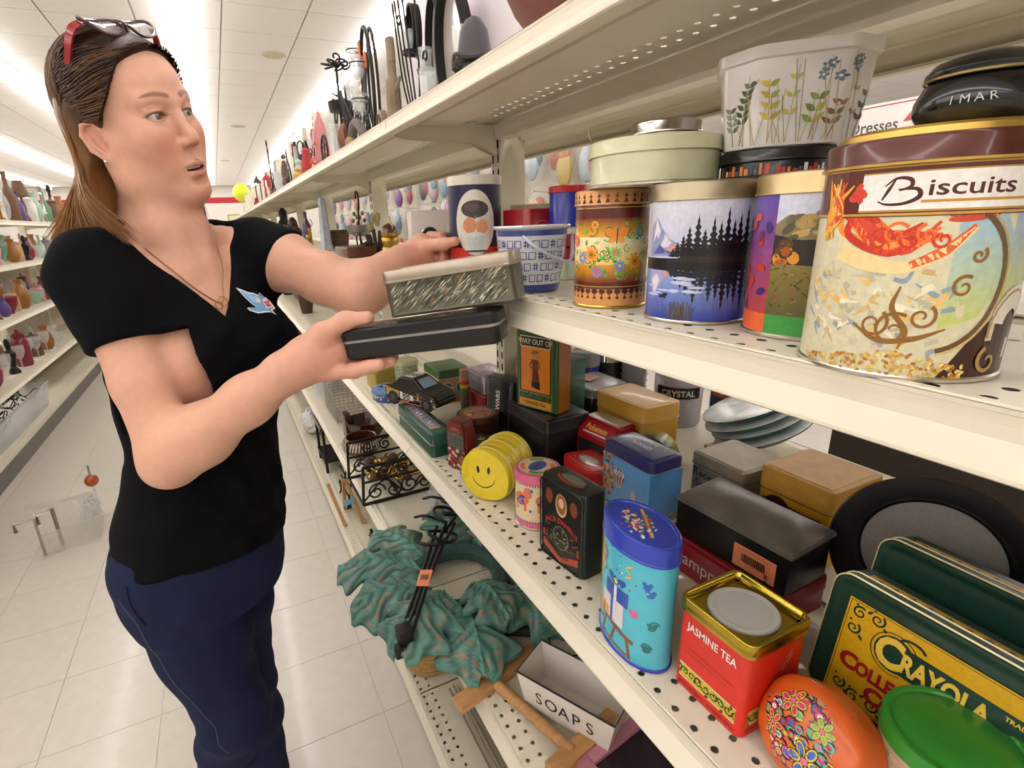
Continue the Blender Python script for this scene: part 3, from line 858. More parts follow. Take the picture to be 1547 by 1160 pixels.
# ---------------------------------------------------------------- oats tin, safe, pail
def art_oats(R, h):
    a = Art(); w = R*2.0; top = h-.016
    a.rect(-w, w, .0025, .055, '#d3301f'); a.rect(-w, w, .055, top, '#1b1f45')
    a.ell(0, .098, .0375, .057, '#e4e0d4', 44)
    # plain stand-in picture: dark loaf, two peaches and a pale cup
    a.ell(0, .122, .0255, .0150, '#463d42', 26); a.ell(-.006, .125, .014, .007, '#5a4c4a', 18)
    a.ell(-.0105, .094, .0125, .0140, '#dc9468', 22); a.ell(.0125, .091, .0115, .0125, '#e3a67c', 22); a.leaf(-.004, .106, .010, .006, .5, '#5c6a4c')
    a.poly([(-.015, .078), (-.011, .050), (.011, .050), (.015, .078)], '#cfdcda'); a.ell(0, .078, .015, .004, '#e6ecea', 18); a.rect(-.020, .020, .0465, .050, '#4a4654')
    a.text('OLD FASHIONED', 0, .026, .0095, '#f2c23c', bold=.02, sx=.78)
    return a
QX, QY = .4500, .9300
round_tin('oats_tin', 'tall dark blue and red oats tin with a white lid and oval picture', QX, QY, ZM, .0495, .1800, enamel('navy', '#1b1f45'), enamel('ivory', '#dcd6c6'), .0170, lidout=.0016, art=art_oats(.0495, .18), base_rim=M_TINMETAL)

t = thing('toy_safe', 'white toy safe money box with a black combination dial', 'safe', (.4560, 1.1750, ZM), math.radians(-14))
M_SAFE = mat('safe_white', srgb('#dcd3cc'), .45, var=.02)
MB().box(-.052, .052, -.050, .050, 0, .128, .006).build('body', M_SAFE, t)
d = MB().box(-.044, .044, -.0525, -.0495, .010, .116, .0012).build('door', M_SAFE, t)
MB().lathe([(.001, .006), (.0155, .0055), (.0175, .002), (.0175, 0)], 32).xf(Matrix.Translation((-.012, -.0520, .074)) @ Matrix.Rotation(PI/2, 4, 'X')).build('dial', mat('black_plastic', (.012, .012, .013), .35), d)
mb = MB()
for i in range(20):
    an = i*2*PI/20; mb.box(-.0005, .0005, -.0006, .0006, .0118, .0142 if i % 5 else .0102)
    k = len(mb.v)-8
    for j in range(8):
        x, y, z = mb.v[k+j]; mb.v[k+j] = (-.012+z*math.sin(an), -.0582+y*.3, .074+z*math.cos(an))
mb.build('dial_marks', mat('white_ink', (.8, .8, .78), .5), d, smooth=0)
loft('dial_rim', o_circle(.0178, 40), [(0, 0), (.0016, .001), (.0016, .003), (0, .004)], mat('chrome', (.7, .7, .7), .15, 1.0), d, False, False, M=Matrix.Translation((-.012, -.0515, .074)) @ Matrix.Rotation(PI/2, 4, 'X'))
MB().box(.026, .037, -.0545, -.0520, .075, .098, .001).build('handle', M_SAFE, d)

PX, PY = .4129, .6682
t = thing('blue_white_pail', 'small white ceramic pail with blue brushed squares and a swing handle', 'pail', (PX, PY, ZM))
M_POR = mat('porcelain', srgb('#d9dbe0'), .18, coat=.5, var=.02)
prof = [(.034, 0), (.038, .002), (.040, .008), (.044, .03), (.049, .060), (.0505, .080), (.0505, .086), (.0555, .0888), (.0565, .091), (.0550, .0925), (.0490, .0922), (.0480, .086), (.046, .06), (.038, .01)]
MB().lathe(prof, 56).build('body', M_POR, t)
rr = lambda v: np.interp(v, [0, .008, .03, .06, .08, .09], [.039, .040, .044, .049, .0505, .0505])
a = Art(); r = random.Random(2); bl = '#2c3c86'
a.rect(-.085, .085, .079, .086, '#3a4c96'); a.rect(-.085, .085, .002, .012, '#34468e')
for j in range(4):
    for i in range(15):
        u = -.082+.0118*i+(.005 if j % 2 else 0); v = .0165+.0155*j; s = .0043
        if (i+j*2) % 3:
            a.line([(u-s, v), (u+s, v+.0004), (u+s, v+2*s+.0012), (u-s*.9, v+2*s+.001), (u-s, v-.0003)], .0013, bl)
        else:
            a.line([(u-s, v+.003), (u+s, v+.0034)], .0012, bl); a.line([(u-s, v+.0075), (u+s, v+.007)], .0012, bl); a.line([(u-.0016, v), (u-.0014, v+.0105)], .0012, bl); a.line([(u+.0018, v), (u+.0016, v+.0105)], .0012, bl)
ac = acam(PX, PY)
a.build('print', t, lambda u, v, k: ((rr(v)+k)*math.cos(ac+u/.047), (rr(v)+k)*math.sin(ac+u/.047), v), step=.004, vstep=.008, base=.0004)
hp = [Vector((.0575*math.cos(ac+1.30+q), .0575*math.sin(ac+1.30+q), .080-.055*math.sin(min(q/2.6, 1)*PI)*.9)) for q in np.linspace(-.3, -2.5, 18)]
MB().tube(crv([(.058*math.cos(ac+1.5), .058*math.sin(ac+1.5), .078), (.066*math.cos(ac+.9), .066*math.sin(ac+.9), .044), (.065*math.cos(ac+.2), .065*math.sin(ac+.2), .060), (.060*math.cos(ac-.2), .060*math.sin(ac-.2), .079)], 8), .0022, 8).build('handle', mat('grey_white_handle', srgb('#c3c6d2'), .3), t)

# ---------------------------------------------------------------- back row of the tin shelf
a = Art(); a.rect(-.05, .05, .052, .058, '#c9252a')
BRX, BRY = .5560, .7780
t = box_tin('flat_tin', 'flat red and pale green tin with holly lying under the blue canister', BRX+.004, BRY, ZM, .085, .090, .052, enamel('mint', '#b9c6a2'), enamel('crimson', '#a81f2c'), .020, r=.010)
a = Art(); r = random.Random(6)
for i in range(24): a.ell(r.uniform(.004, .086), r.uniform(.036, .05), .004, .0022, r.choice(('#e6dccb', '#3f7a3c', '#c9252a', '#e8c85c')), 8, r.random()*3)
a.build('print', t, m_plane((-.0435, .045, 0), (0, -1, 0), (0, 0, 1)), step=None)
t = box_tin('flat_tin', 'flat red tin with a white band stacked on the red and mint tin', BRX+.002, BRY+.002, ZM+.0536, .080, .084, .0310, enamel('crimson', '#a81f2c'), enamel('white_band', '#d9d3c4'), .010, r=.010)
round_tin('blue_canister', 'glossy royal blue round canister with a bright red lid', BRX, BRY, ZM+.0860, .0335, .0660, enamel('royal', '#24309a'), enamel('scarlet', '#c6232a'), .0110, lidout=.0012)
a = Art(); a.text('Hershey\'s', .046, .052, .011, '#d8b9a8', bold=.01); a.text('Kisses', .040, .030, .010, '#c98f84'); a.ring(.046, .050, .036, .030, .0012, '#c98f84')
box_tin('red_lunch_tin', 'shiny red lunch box tin standing behind the blue and white pail', .5150, .8450, ZM, .060, .095, .1180, enamel('lunch_red', '#9c1824'), None, r=.012, art={'-x': a, '-y': Art().text('Hershey\'s', .030, .080, .010, '#d8b9a8', bold=.01).ring(.03, .07, .022, .028, .001, '#c98f84')})
t = thing('picture_in_frame', 'small pale wooden picture frame leaning behind the red lunch tin', 'picture frame', (.575, .930, ZM), math.radians(-50), rot=(math.radians(-8), 0, math.radians(-50)))
for b in ((-.05, .05, .118, .130), (-.05, .05, 0, .012), (-.05, -.038, .012, .118), (.038, .05, .012, .118)):
    MB().box(b[0], b[1], -.006, .006, b[2], b[3], .0015).build('moulding', mat('pale_wood', srgb('#c9b393'), .6, var=.15, scale=30), t)
MB().box(-.038, .038, -.001, .002, .012, .118).build('picture', mat('frame_paper', srgb('#cfc8b4'), .7), t)
round_tin('lidded_jar', 'black jar with a bright green lid behind the red lunch tin', .600, .860, ZM, .020, .140, enamel('black_gloss', '#0b0a0b'), enamel('lime', '#5fbf3c'), .020, art=Art().ring(0, .108, .008, .008, .0022, '#7fd04c').ring(0, .09, .012, .012, .001, '#7fd04c'))

round_tin('plain_tin', 'plain grey tin hidden behind the lake and meadow tins', .5330, .3950, ZM, .0430, .1280, M_TINMETAL, M_TINMETAL, .0150)
# ================================================================== lower tin shelf
# ---------------------------------------------------------------- jasmine tea
t = thing('tea_tin', 'red and gold square tea tin with a clear round plastic cap', 'tin', (.4340, .2870, ZL))
O = o_rrect(.086, .086, .009)
loft('body', O, [(-.002, 0), (0, .0006), (.0005, .002), (0, .003), (0, .1060), (-.001, .107)], enamel('tea_red', '#d2281a'), t)
G = mat('bright_gold', srgb('#b89f3c'), .16, 1.0, var=.06)
loft('rim', O, [(.0002, .0990), (.0020, .0998), (.0012, .1030), (.0022, .1052), (.0022, .1140), (.0012, .1155), (-.0015, .1155), (-.0030, .1140), (-.0045, .1075), (-.03, .1072)], G, t, False, True)
MB().lathe([(.0345, .1074), (.0345, .1095), (.0330, .1108), (.0290, .1104), (.0280, .1096), (.001, .1094)], 44).build('cap', mat('clear_cap', srgb('#cfcdc6'), .22, var=.03, alpha=.72), t)
def tea_art(front):
    a = Art()
    a.rect(.001, .085, .014, .0325, '#e4dfc6'); a.rect(.001, .085, .0150, .0315, '#c9b52c')
    r = random.Random(3 if front else 5)
    for i in range(9):
        u = .006+.0092*i; a.swirl(u, .0235, .0055, .0019, '#27281a', 1.2, r.random()*6, r.choice((-1, 1))); a.leaf(u+.004, .018+.010*(i % 2), .006, .0034, r.random()*6, '#33341c'); a.ell(u+.0015, .027, .0014, .0014, '#27281a', 8)
    a.rect(.004, .082, .0045, .0085, '#b8231a')
    for i in range(10): a.rect(.008+.0075*i, .012+.0075*i, .0056, .0074, '#7c1812')
    if front:
        a.text('JASMINE TEA', .043, .0800, .0095, '#e6dcd6', bold=.022, sx=.80)
        for j in range(2): a.rect(.014, .072-.006*j, .0560-.006*j, .0568-.006*j, '#a82218')
    else:
        for j in range(3): a.line([(.040+.008*j, .050+.012*j), (.045+.008*j, .056+.012*j), (.039+.009*j, .060+.012*j), (.046+.008*j, .064+.012*j)], .0012, '#d99a8c'); a.line([(.037+.008*j, .057+.012*j), (.048+.008*j, .0585+.012*j)], .001, '#d99a8c')
    return a
tea_art(True).build('print', t, m_plane((-.043, .043, 0), (0, -1, 0), (0, 0, 1)), step=None, clip=(.0075, .0785, 0, .1))
tea_art(False).build('print', t, m_plane((-.043, -.043, 0), (1, 0, 0), (0, 0, 1)), step=None, clip=(.0075, .0785, 0, .1))

# ---------------------------------------------------------------- tall blue oval tin
def oval_tin():
    t = thing('oval_tin', 'tall sky blue oval tin with a royal blue lid and party confetti', 'tin', (.3925, .3960, ZL), math.radians(-8))
    O = o_ellipse(.0335, .0560, 90); h = .166
    loft('body', O, [(-.001, 0), (.001, .0008), (.001, .0035), (0, .0045), (0, h-.012), (-.0008, h-.010)], enamel('sky', '#4fb4c8'), t)
    loft('base_band', O, [(.0004, 0), (.0016, .0008), (.0016, .0034), (.0002, .0046)], enamel('cobalt', '#2a3fae'), t, False, False)
    loft('lid', O, [(.0010, h-.024), (.0024, h-.0234), (.0024, h-.0215), (.0015, h-.0205), (.0015, h-.004), (.0006, h-.001), (-.0015, h), (-.0035, h-.0006), (-.0045, h-.0022), (-.02, h-.0018)], enamel('cobalt', '#2a3fae'), t, False, True)
    a = Art(); r = random.Random(14)
    # front of the tin is its -x flank: u = 0 there
    a.ell(-.040, .118, .012, .030, '#e6d86a', 20, .25); a.ell(-.042, .085, .011, .012, '#e8e08c', 16)
    a.text('Birthday', -.041, .128, .0062, '#4a2a6a', rot=-1.15, bold=.01)
    for (u, v, c) in ((-.036, .142, '#e07a9a'), (.034, .070, '#d9608c'), (-.050, .030, '#e07aa8'), (-.046, .062, '#4a6ac8'), (.052, .105, '#2f62b8'), (.048, .114, '#2f62b8'), (-.006, .142, '#2a8a90'), (.052, .030, '#1f6a70'), (.056, .062, '#1f7a68')):
        a.ell(u, v, .005, .004, c, 12, .5); a.ell(u+.0035, v+.004, .0026, .0026, c, 10); a.ell(u-.0035, v+.004, .0026, .0026, c, 10)
    for (u, v) in ((.050, .034), (.058, .066), (-.004, .146), (-.056, .050)): a.swirl(u, v, .0055, .0017, '#1f6a70', 1.6, 0, 1)
    # gift boxes and streamers on a wooden step in place of the character
    wood = '#8a4a2a'
    a.line([(-.050, .046), (.036, .030)], .0052, wood); a.line([(-.036, .042), (-.046, .010)], .0036, wood); a.line([(-.012, .038), (-.022, .006)], .0040, wood); a.line([(.008, .034), (-.002, .006)], .0036, wood); a.line([(.026, .032), (.032, .006)], .0040, wood); a.line([(-.020, .012), (.028, .008)], .003, wood); a.line([(-.042, .018), (-.02, .028)], .003, wood)
    a.rect(-.022, .020, .040, .072, '#d9d4d8'); a.rect(-.003, .002, .040, .072, '#2a52b0'); a.rect(-.014, .026, .072, .092, '#2a52b0'); a.rect(.003, .008, .072, .092, '#e6e2dc'); a.rect(-.030, -.006, .040, .054, '#e0a838'); a.rect(-.020, -.016, .040, .054, '#c8452c')
    for s in (-1, 1): a.ell(.006+s*.008, .100, .0085, .0048, '#2a52b0', 14, s*.5)
    a.ell(.006, .098, .003, .003, '#e8b83c', 10)
    a.curve([(-.014, .104), (-.022, .112), (-.016, .120), (-.026, .130)], [.001, .003, .003, .004], '#c8452c'); a.curve([(.02, .112), (.028, .118), (.022, .126), (.03, .132)], .002, '#e8b83c')
    for i in range(24): a.ell(r.uniform(-.05, .055), r.uniform(.095, .138), .0013, .0013, r.choice(('#e8d84c', '#e0608c', '#e6e2dc', '#2a52b0', '#c8452c')), 7)
    m = m_outline(O, 0.0); P = O[0]
    # arc length of the -x point
    seg = np.linalg.norm(np.roll(P, -1, 0)-P, axis=1); s0 = float(np.sum(seg[:45]))
    a.build('print', t, lambda u, v, k: m(u+s0, v, k), step=.003)
    b = Art(); r = random.Random(4)
    b.poly([(.016, .026), (.020, .026), (-.004, -.030), (-.008, -.028)], '#d9b23c'); b.line([(.0155, .022), (-.0065, -.026)], .0016, '#b8452c')
    for i in range(70):
        b.ell(r.gauss(-.004, .008), r.gauss(.002, .013), r.uniform(.0012, .0042), r.uniform(.001, .0026), r.choice(('#e6e2dc', '#c8352c', '#e8b83c', '#7ab84c', '#e6e2dc', '#2a8a90', '#e07aa0')), 8, r.random()*3)
    b.build('lid_print', t, lambda u, v, k: (u, v, h-.0018+k), step=None, clip=(-.022, .022, -.04, .04))
    return t
oval_tin()

# ---------------------------------------------------------------- whiskey style black tin
def art_black(w, h):
    a = Art(); r = random.Random(9)
    a.rect(.004, w-.004, .006, h-.006, '#191d18'); a.rect(.006, w-.006, .008, h-.008, '#10130f')
    for u, c in ((.022, '#7a3a22'), (w-.022, '#7a3a22')): a.ell(u, h-.030, .0085, .013, '#5c2a1a', 18); a.ell(u, h-.030, .0065, .011, c, 18)
    a.ell(w/2, h-.036, .0125, .019, '#c8a878', 22); a.ell(w/2, h-.034, .0105, .0165, '#8a5c3c', 20); a.ell(w/2, h-.032, .006, .008, '#d3a884', 14)
    a.text('JACK DANIEL\'S', w/2, .0700, .0085, '#b8342c', bold=.02, sx=.92, arc=-9.0)
    a.ell(w/2, .046, .018, .020, '#5a5c48', 24); a.ell(w/2, .046, .0155, .0175, '#20231a', 24)
    for i in range(26): an = r.random()*6.28; q = r.uniform(.004, .017); a.ell(w/2+q*math.cos(an), .046+q*math.sin(an), .0018, .0012, r.choice(('#8a8a6a', '#b0a878', '#4a5c3c')), 7)
    for i in range(20): a.leaf(w/2+r.choice((-1, 1))*r.uniform(.018, .034), r.uniform(.030, .062), .007, .003, r.random()*6, r.choice(('#3c4a34', '#5c5a3c', '#8a3a2c')))
    a.poly([(.010, .030), (w/2, .014), (w-.010, .030), (w-.010, .018), (w/2, .004), (.010, .018)], '#a8402a'); a.text('TENNESSEE', w/2, .0125, .006, '#2a1410', bold=.02, sx=.9, arc=14.0)
    for s in (0, 1):
        u = .011 if s == 0 else w-.011; a.line([(u, .034), (u, .046)], .004, '#a8402a')
    return a
t = box_tin('whiskey_tin', 'dark green black tin with red arched lettering and an oval portrait', .4170, .5620, ZL, .043, .098, .137, enamel('bottle_black', '#1d241e', .38), None, r=.010, art={'-x': art_black(.098, .137)}, rz=math.radians(6))
loft('front_bead', o_rrect(.092, .131, .010), [(.0005, 0), (.0016, .001), (.0016, .002), (0, .003)], enamel('bottle_black', '#1d241e', .38), t, False, False, M=Matrix.Translation((-.0213, 0, .0685)) @ Matrix.Rotation(-PI/2, 4, 'Y') @ Matrix.Rotation(PI/2, 4, 'Z'))
a = Art(); a.ell(.05, .024, .024, .010, '#6a6c5c', 20); a.ring(.05, .024, .028, .014, .004, '#a8402a', 3.4, 6.0); a.build('print', t, m_plane((-.0225, .05, .1372), (0, -1, 0), (1, 0, 0)), step=None)

# ---------------------------------------------------------------- pink money tin
a = Art(); R = .0385; w = R*1.9
a.rect(-w, w, .0025, .100, '#e4cfa4'); a.rect(-w, w, .0025, .014, '#dc6a8c'); a.rect(-w, w, .084, .100, '#dc6a8c')
for i in range(30):
    u = -w+2*w*i/30; a.rect(u, u+.0028, .0140, .0162, '#4a3a8a'); a.rect(u, u+.0028, .0815, .0836, '#5a3a8a')
    a.ell(u, .0082, .0012, .0012, '#e8a8b8', 7)
for u0 in (-.030, .012, .050):
    a.ell(u0, .056, .0155, .012, '#e2784a', 20); a.ell(u0+.012, .066, .0085, .0075, '#e2784a', 16); a.ell(u0+.013, .075, .007, .004, '#dc6a8c', 12)
    for k, (x, y) in enumerate(((-.004, .056), (.003, .052), (-.002, .046), (.005, .06), (-.009, .05), (.001, .06), (.006, .047))): a.ell(u0+x, y, .0034, .003, '#3f56b8', 9)
    a.rect(u0-.012, u0-.007, .034, .048, '#e2784a'); a.rect(u0+.006, u0+.011, .034, .048, '#e2784a')
for (u, v) in ((-.052, .070), (-.010, .074), (-.012, .036), (.030, .040), (-.05, .03)): a.ell(u, v, .0026, .0030, '#3f56b8', 9)
t = round_tin('pink_money_tin', 'small round pink and cream money tin with orange piggy shapes', .4340, .6850, ZL, R, .1020, enamel('pinkcream', '#e4cfa4'), enamel('pink', '#dc6a8c'), .0160, art=a, panel=False, base_rim=M_TINMETAL)
b = Art(); b.ell(0, 0, .033, .033, '#dcc9a0', 36)
for i in range(34): an = i*2*PI/34; b.ell(.0345*math.cos(an), .0345*math.sin(an), .0012, .0012, '#4a3a8a', 6)
for an, c in ((.6, '#4f9a5c'), (2.2, '#e2784a'), (3.6, '#4f9a5c'), (5.2, '#e2784a')): b.ring(0, 0, .026, .026, .007, c, an, an+.9)
b.ell(0, 0, .020, .013, '#2f55a0', 24, .4); b.ell(.008, .007, .010, .008, '#2f55a0', 16); b.ell(-.010, -.006, .009, .007, '#2f55a0', 16); b.line([(-.012, -.004), (.012, .006)], .0016, '#15203c')
b.build('lid_print', t, lambda u, v, k: (u, v, .1025+k), step=None)

# ---------------------------------------------------------------- smiley tins lying on their sides
def smiley():
    M_Y = enamel('yellow', '#e8cf2c', .35)
    n = 72
    def outl(s):
        P = []
        for i in range(n):
            an = 2*PI*i/n; r = .0505*s*(1+.055*math.exp(-((an-2.55)/.35)**2)+.03*math.exp(-((an-.75)/.4)**2)-.03*math.exp(-((an-1.7)/.35)**2))
            P.append((r*math.cos(an), r*math.sin(an)))
        P = np.array(P); T = np.roll(P, -1, 0)-np.roll(P, 1, 0); T /= np.linalg.norm(T, axis=1, keepdims=True)
        return P, np.stack([T[:, 1], -T[:, 0]], 1)
    O = outl(1.0)
    ax = math.radians(33)           # the smiling lid faces the aisle, turned toward the near end
    base = Matrix.Rotation(ax, 4, 'Z') @ Matrix.Rotation(-PI/2, 4, 'Y') @ Matrix.Rotation(PI/2, 4, 'Z')
    labs = ['yellow tin with a smiling face lying on its side beside the pink money tin', 'plain yellow tin lying behind the smiling face', 'last plain yellow tin lying against the black box']
    for k in range(3):
        t = thing('yellow_tin', labs[k], 'tin', (.3800+.0362*k*math.cos(ax), .7850+.0362*k*math.sin(ax), ZL+.0515), group='yellow tins lying in a row')
        t.matrix_world = Matrix.Translation(t.location) @ base
        h = .0352
        loft('body', O, [(-.003, -h), (-.0012, -h+.001), (0, -h+.002), (0, -.016)], M_Y, t, True, True)
        loft('lid', O, [(.0006, -.0185), (.0020, -.0180), (.0020, -.0165), (.0010, -.0155), (.0010, -.004), (0, -.0012), (-.003, 0), (-.02, .0006)], M_Y, t, False, True)
        loft('seam', O, [(.0018, -.0182), (.0027, -.0178), (.0027, -.0170), (.0018, -.0166)], mat('pale_seam', srgb('#d9cfa0'), .4, .4), t, False, False)
        if k == 0:
            a = Art(); a.ell(-.012, .012, .0032, .0075, '#1a160c', 16, .1); a.ell(.011, .014, .0032, .0075, '#1a160c', 16, -.1)
            a.curve([(-.024, -.004), (-.018, -.016), (0, -.023), (.018, -.014), (.024, -.001)], [.0006, .0018, .0022, .0018, .0006], '#1a160c')
            a.build('face_print', t, lambda u, v, q: (-u, -v, .0008+q), step=None)
smiley()

# ---------------------------------------------------------------- row behind
a = Art(); r = random.Random(31)
a.rect(.002, .119, .004, .098, '#7fb4de', '#5a9ad4')
for i in range(60): a.ell(r.uniform(.002, .030), r.uniform(.02, .098), .004, .003, r.choice(('#d98a2c', '#e0a03c', '#b8601c', '#5c5a34')), 8, r.random()*3)
for (u, v, s) in ((.046, .066, 1.0),): 
    a.ell(u, v, .0125, .0145, '#8a4a4a', 22); a.poly([(u-.011, v-.006), (u+.011, v-.006), (u+.002, v-.026), (u-.002, v-.026)], '#8a4a4a')
    for q in (-.007, 0, .007): a.line([(u+q, v+.013), (u+q*1.2, v), (u+q*.4, v-.024)], .0022, '#d9cfc8')
    a.rect(u-.013, u+.013, v, v+.008, '#c9d3dc'); a.text('KISSES', u, v+.0016, .005, '#5a3a3c', bold=.02, sx=.8)
a.ell(.082, .044, .006, .0085, '#d9a8a8', 14); a.poly([(.078, .038), (.086, .038), (.083, .026), (.081, .026)], '#d9a8a8'); a.ell(.101, .034, .006, .008, '#c9c84c', 14); a.poly([(.097, .028), (.105, .028), (.102, .016), (.100, .016)], '#c9c84c')
b = Art()
for j, (tx, hh, c) in enumerate((('HERSHEY\'S', .0065, '#7c86b8'), ('KISSES', .0115, '#c9cce0'), ('chocolates', .005, '#7c86b8'))): b.text(tx, .060, .044-.014*j, hh, c, bold=.015)
for i in range(14): b.ell(.075+r.uniform(-.02, .03), .052+r.uniform(-.006, .01), .002, .0014, '#c8a24c', 6, r.random()*3)
c = Art(); c.rect(.002, .069, .004, .098, '#6aa6dc', '#4f90cc')
for i in range(40): c.ell(r.uniform(.002, .069), r.uniform(.002, .018), .003, .002, r.choice(('#6a8a3c', '#8aa04c', '#c8b04c')), 7)
box_tin('balloon_tin', 'blue tin printed with hot air balloons under a navy lid', .6130, .6280, ZL, .071, .121, .1210, enamel('balloon_blue', '#5a9ad4'), enamel('navy_lid', '#1f2660'), .0210, r=.012, art={'-x': a, 'top': b, '-y': c}, bead=mat('pale_seam2', srgb('#b9b8b0'), .3, .8))
a = Art(); a.ell(.052, .034, .030, .016, '#8a8078', 24, .1); a.ell(.05, .034, .022, .010, '#b8b0a4', 20, .3); a.ring(.052, .034, .040, .024, .0012, '#e07a6a')
box_tin('red_flat_tin', 'low bright red rounded tin with a grey oval picture on its lid', .5920, .7420, ZL, .072, .105, .0500, enamel('poppy', '#c01f20'), enamel('poppy', '#c01f20'), .0200, r=.016, art={'top': a}, rz=math.radians(-8))
# red card tin shaped like a chest with a slanted front
t = thing('card_tin', 'red card game tin with a slanted window and yellow lettering', 'tin', (.6650, .7900, ZL), math.radians(6))
P = [(-.034, 0), (.034, 0), (.034, .104), (-.010, .104), (-.034, .078)]
v = [(x, -.052, z) for x, z in P]+[(x, .052, z) for x, z in P]; f = [(0, 1, 2, 3, 4), (9, 8, 7, 6, 5)]+[(i, 5+i, 5+(i+1) % 5, (i+1) % 5) for i in range(5)]
bm = bmesh.new(); vv = [bm.verts.new(q) for q in v]; [bm.faces.new([vv[i] for i in q]) for q in f]; bmesh.ops.recalc_face_normals(bm, faces=bm.faces[:]); bmesh.ops.bevel(bm, geom=bm.edges[:], offset=.004, segments=2, affect='EDGES')
MB().bm(bm).build('body', enamel('card_red', '#a3141c'), t)
n_ = Vector((-.026, 0, .024)).normalized()
a = Art(); a.text('Pokemon', .052, .010, .013, '#d8b23c', bold=.03, sx=.85); a.rect(.020, .084, .002, .005, '#d9d3cc')
a.build('print', t, m_plane((-.0335, .052, .0785), (0, -1, 0), Vector((.024, 0, .026)).normalized()), step=None)
MB().box(-.0352, -.033, -.040, .040, .010, .064, .001).build('window', mat('dark_window', (.02, .02, .022), .15), t)
MB().box(-.008, .030, -.045, .045, .1035, .1052, .0008).build('top_panel', mat('pale_panel', srgb('#c9c2b4'), .3, .3), t)
a = Art(); r = random.Random(2)
for i in range(40): a.ell(r.uniform(.004, .146), r.uniform(.006, .088), r.uniform(.004, .010), r.uniform(.003, .007), r.choice(('#5a2a1c', '#8a4a2c', '#b8702c', '#c9a04c', '#6a3020', '#d9c8a8')), 9, r.random()*3)
box_tin('amber_tin', 'amber yellow hinged tin with brown sweets printed on its side', .7560, .8000, ZL, .100, .150, .1400, enamel('amber', '#c08a22'), enamel('amber_lid', '#c4922e', .4), .0330, r=.012, art={'-x': a}, bead=mat('pale_seam2', srgb('#b9b8b0'), .3, .8))
# black box and orange tea tin
t = box_tin('black_box', 'plain black square tin box under the orange tea tin', .6030, .9130, ZL, .110, .165, .1095, enamel('black_gloss', '#0b0a0b'), enamel('black_gloss', '#0b0a0b'), .0260, r=.008, bead=mat('grey_bead', (.12, .12, .12), .3, .6))
def art_tea2(w, h, front=True):
    a = Art(); r = random.Random(5)
    if front:
        a.rect(.001, w-.001, .001, h-.001, '#33572c')
        for i in range(24): a.rect(.002, w-.002, h*i/24, h*i/24+.0018, '#27451f')
        a.rect(.012, w-.017, .038, h-.010, '#0e0d0c'); a.rect(.014, w-.019, .040, h-.012, '#d97f24', '#e08a20')
        for i in range(46):
            q = i/46
            for (u, v) in ((.0085+(w-.022)*q, .0365), (.0085+(w-.022)*q, .0045), (.0085, .006+(h-.02)*q), (w-.0135, .006+(h-.02)*q)): a.ell(u, v, .0008, .0008, '#e0d8c0', 5)
        a.rect(.013, w-.018, h-.036, h-.012, '#d3cbb4'); a.rect(.015, w-.020, h-.034, h-.014, '#23201c'); a.text('WAY OUT OF', (w-.005)/2, h-.029, .0115, '#d9c99a', bold=.02, sx=.88)
        c = (w-.005)/2
        a.poly([(c-.009, .060), (c-.006, .098), (c+.006, .098), (c+.012, .060), (c+.003, .054)], '#6d2a22'); a.poly([(c-.007, .092), (c-.010, .112), (c+.008, .112), (c+.007, .092)], '#7a3428')
        a.ell(c, .120, .0065, .006, '#b07a58', 12); a.ell(c, .127, .012, .0035, '#8a5a2c', 14, .15); a.poly([(c-.010, .062), (c+.012, .062), (c+.013, .046), (c-.010, .050)], '#1c1a20')
        a.line([(c-.008, .108), (c-.015, .098), (c-.008, .090)], .003, '#7a3428'); a.line([(c+.007, .108), (c+.013, .100), (c+.007, .092)], .003, '#7a3428')
        a.rect(.010, w-.015, .006, .022, '#d9902c'); a.text('ORANGE TEA', (w-.005)/2, .010, .0075, '#3a2410', bold=.03, sx=.9)
        for i in range(26): a.ell(r.uniform(.015, w-.02), r.uniform(.025, .036), .003, .002, r.choice(('#4a6a2c', '#8a3a2c', '#2a3a1c')), 7)
    else:
        a.rect(.001, w-.001, .001, h-.001, '#b5651f')
        for i in range(22):
            u = -h+(h+w)*i/22*1.0; q = .0085*i
            a.line([(-.02+q-.05, -.01), (-.02+q+.05, h)], .0011, '#7a4a1c'); a.line([(w+.02-q+.05, -.01), (w+.02-q-.05, h)], .0011, '#8a7a2c')
    return a
t = thing('orange_tea_tin', 'tall orange tea tin with a green border and a lady in red', 'tin', (.5900, .9080, ZL+.1115), math.radians(20))
O = o_rrect(.050, .110, .006)
loft('body', O, [(-.002, 0), (0, .001), (0, .171), (-.002, .173)], enamel('tea_green', '#33572c'), t)
art_tea2(.110, .173).build('print', t, m_plane((-.025, .055, 0), (0, -1, 0), (0, 0, 1)), step=None, clip=(.005, .105, .001, .172))
art_tea2(.050, .173, False).build('print', t, m_plane((-.025, -.055, 0), (1, 0, 0), (0, 0, 1)), step=None, clip=(.004, .046, .001, .172))
# lunch box with vertical lettering, leaning
t = box_tin('black_lunch_tin', 'narrow black lunch tin with white vertical lettering and pale piping', .5600, 1.0450, ZL, .042, .085, .1500, enamel('black_gloss', '#0b0a0b'), None, r=.014, rot=(math.radians(4), 0, math.radians(24)))
for yy in (-.0428, .0428): 
    MB().tube([Vector((-.0205, yy*.75, z)) for z in np.linspace(.006, .144, 10)], .0009, 6).build('piping', mat('pale_piping', (.55, .55, .54), .3, .7), t)
a = Art(); a.text('STAR', .046, .050, .012, '#d4d2cc', rot=PI/2, bold=.03, sx=1.1); a.text('WARS', .046, .050+.048, .012, '#d4d2cc', rot=PI/2, bold=.03, sx=1.1)
a.build('print', t, m_plane((-.0212, .0425, 0), (0, -1, 0), (0, 0, 1)), step=None)
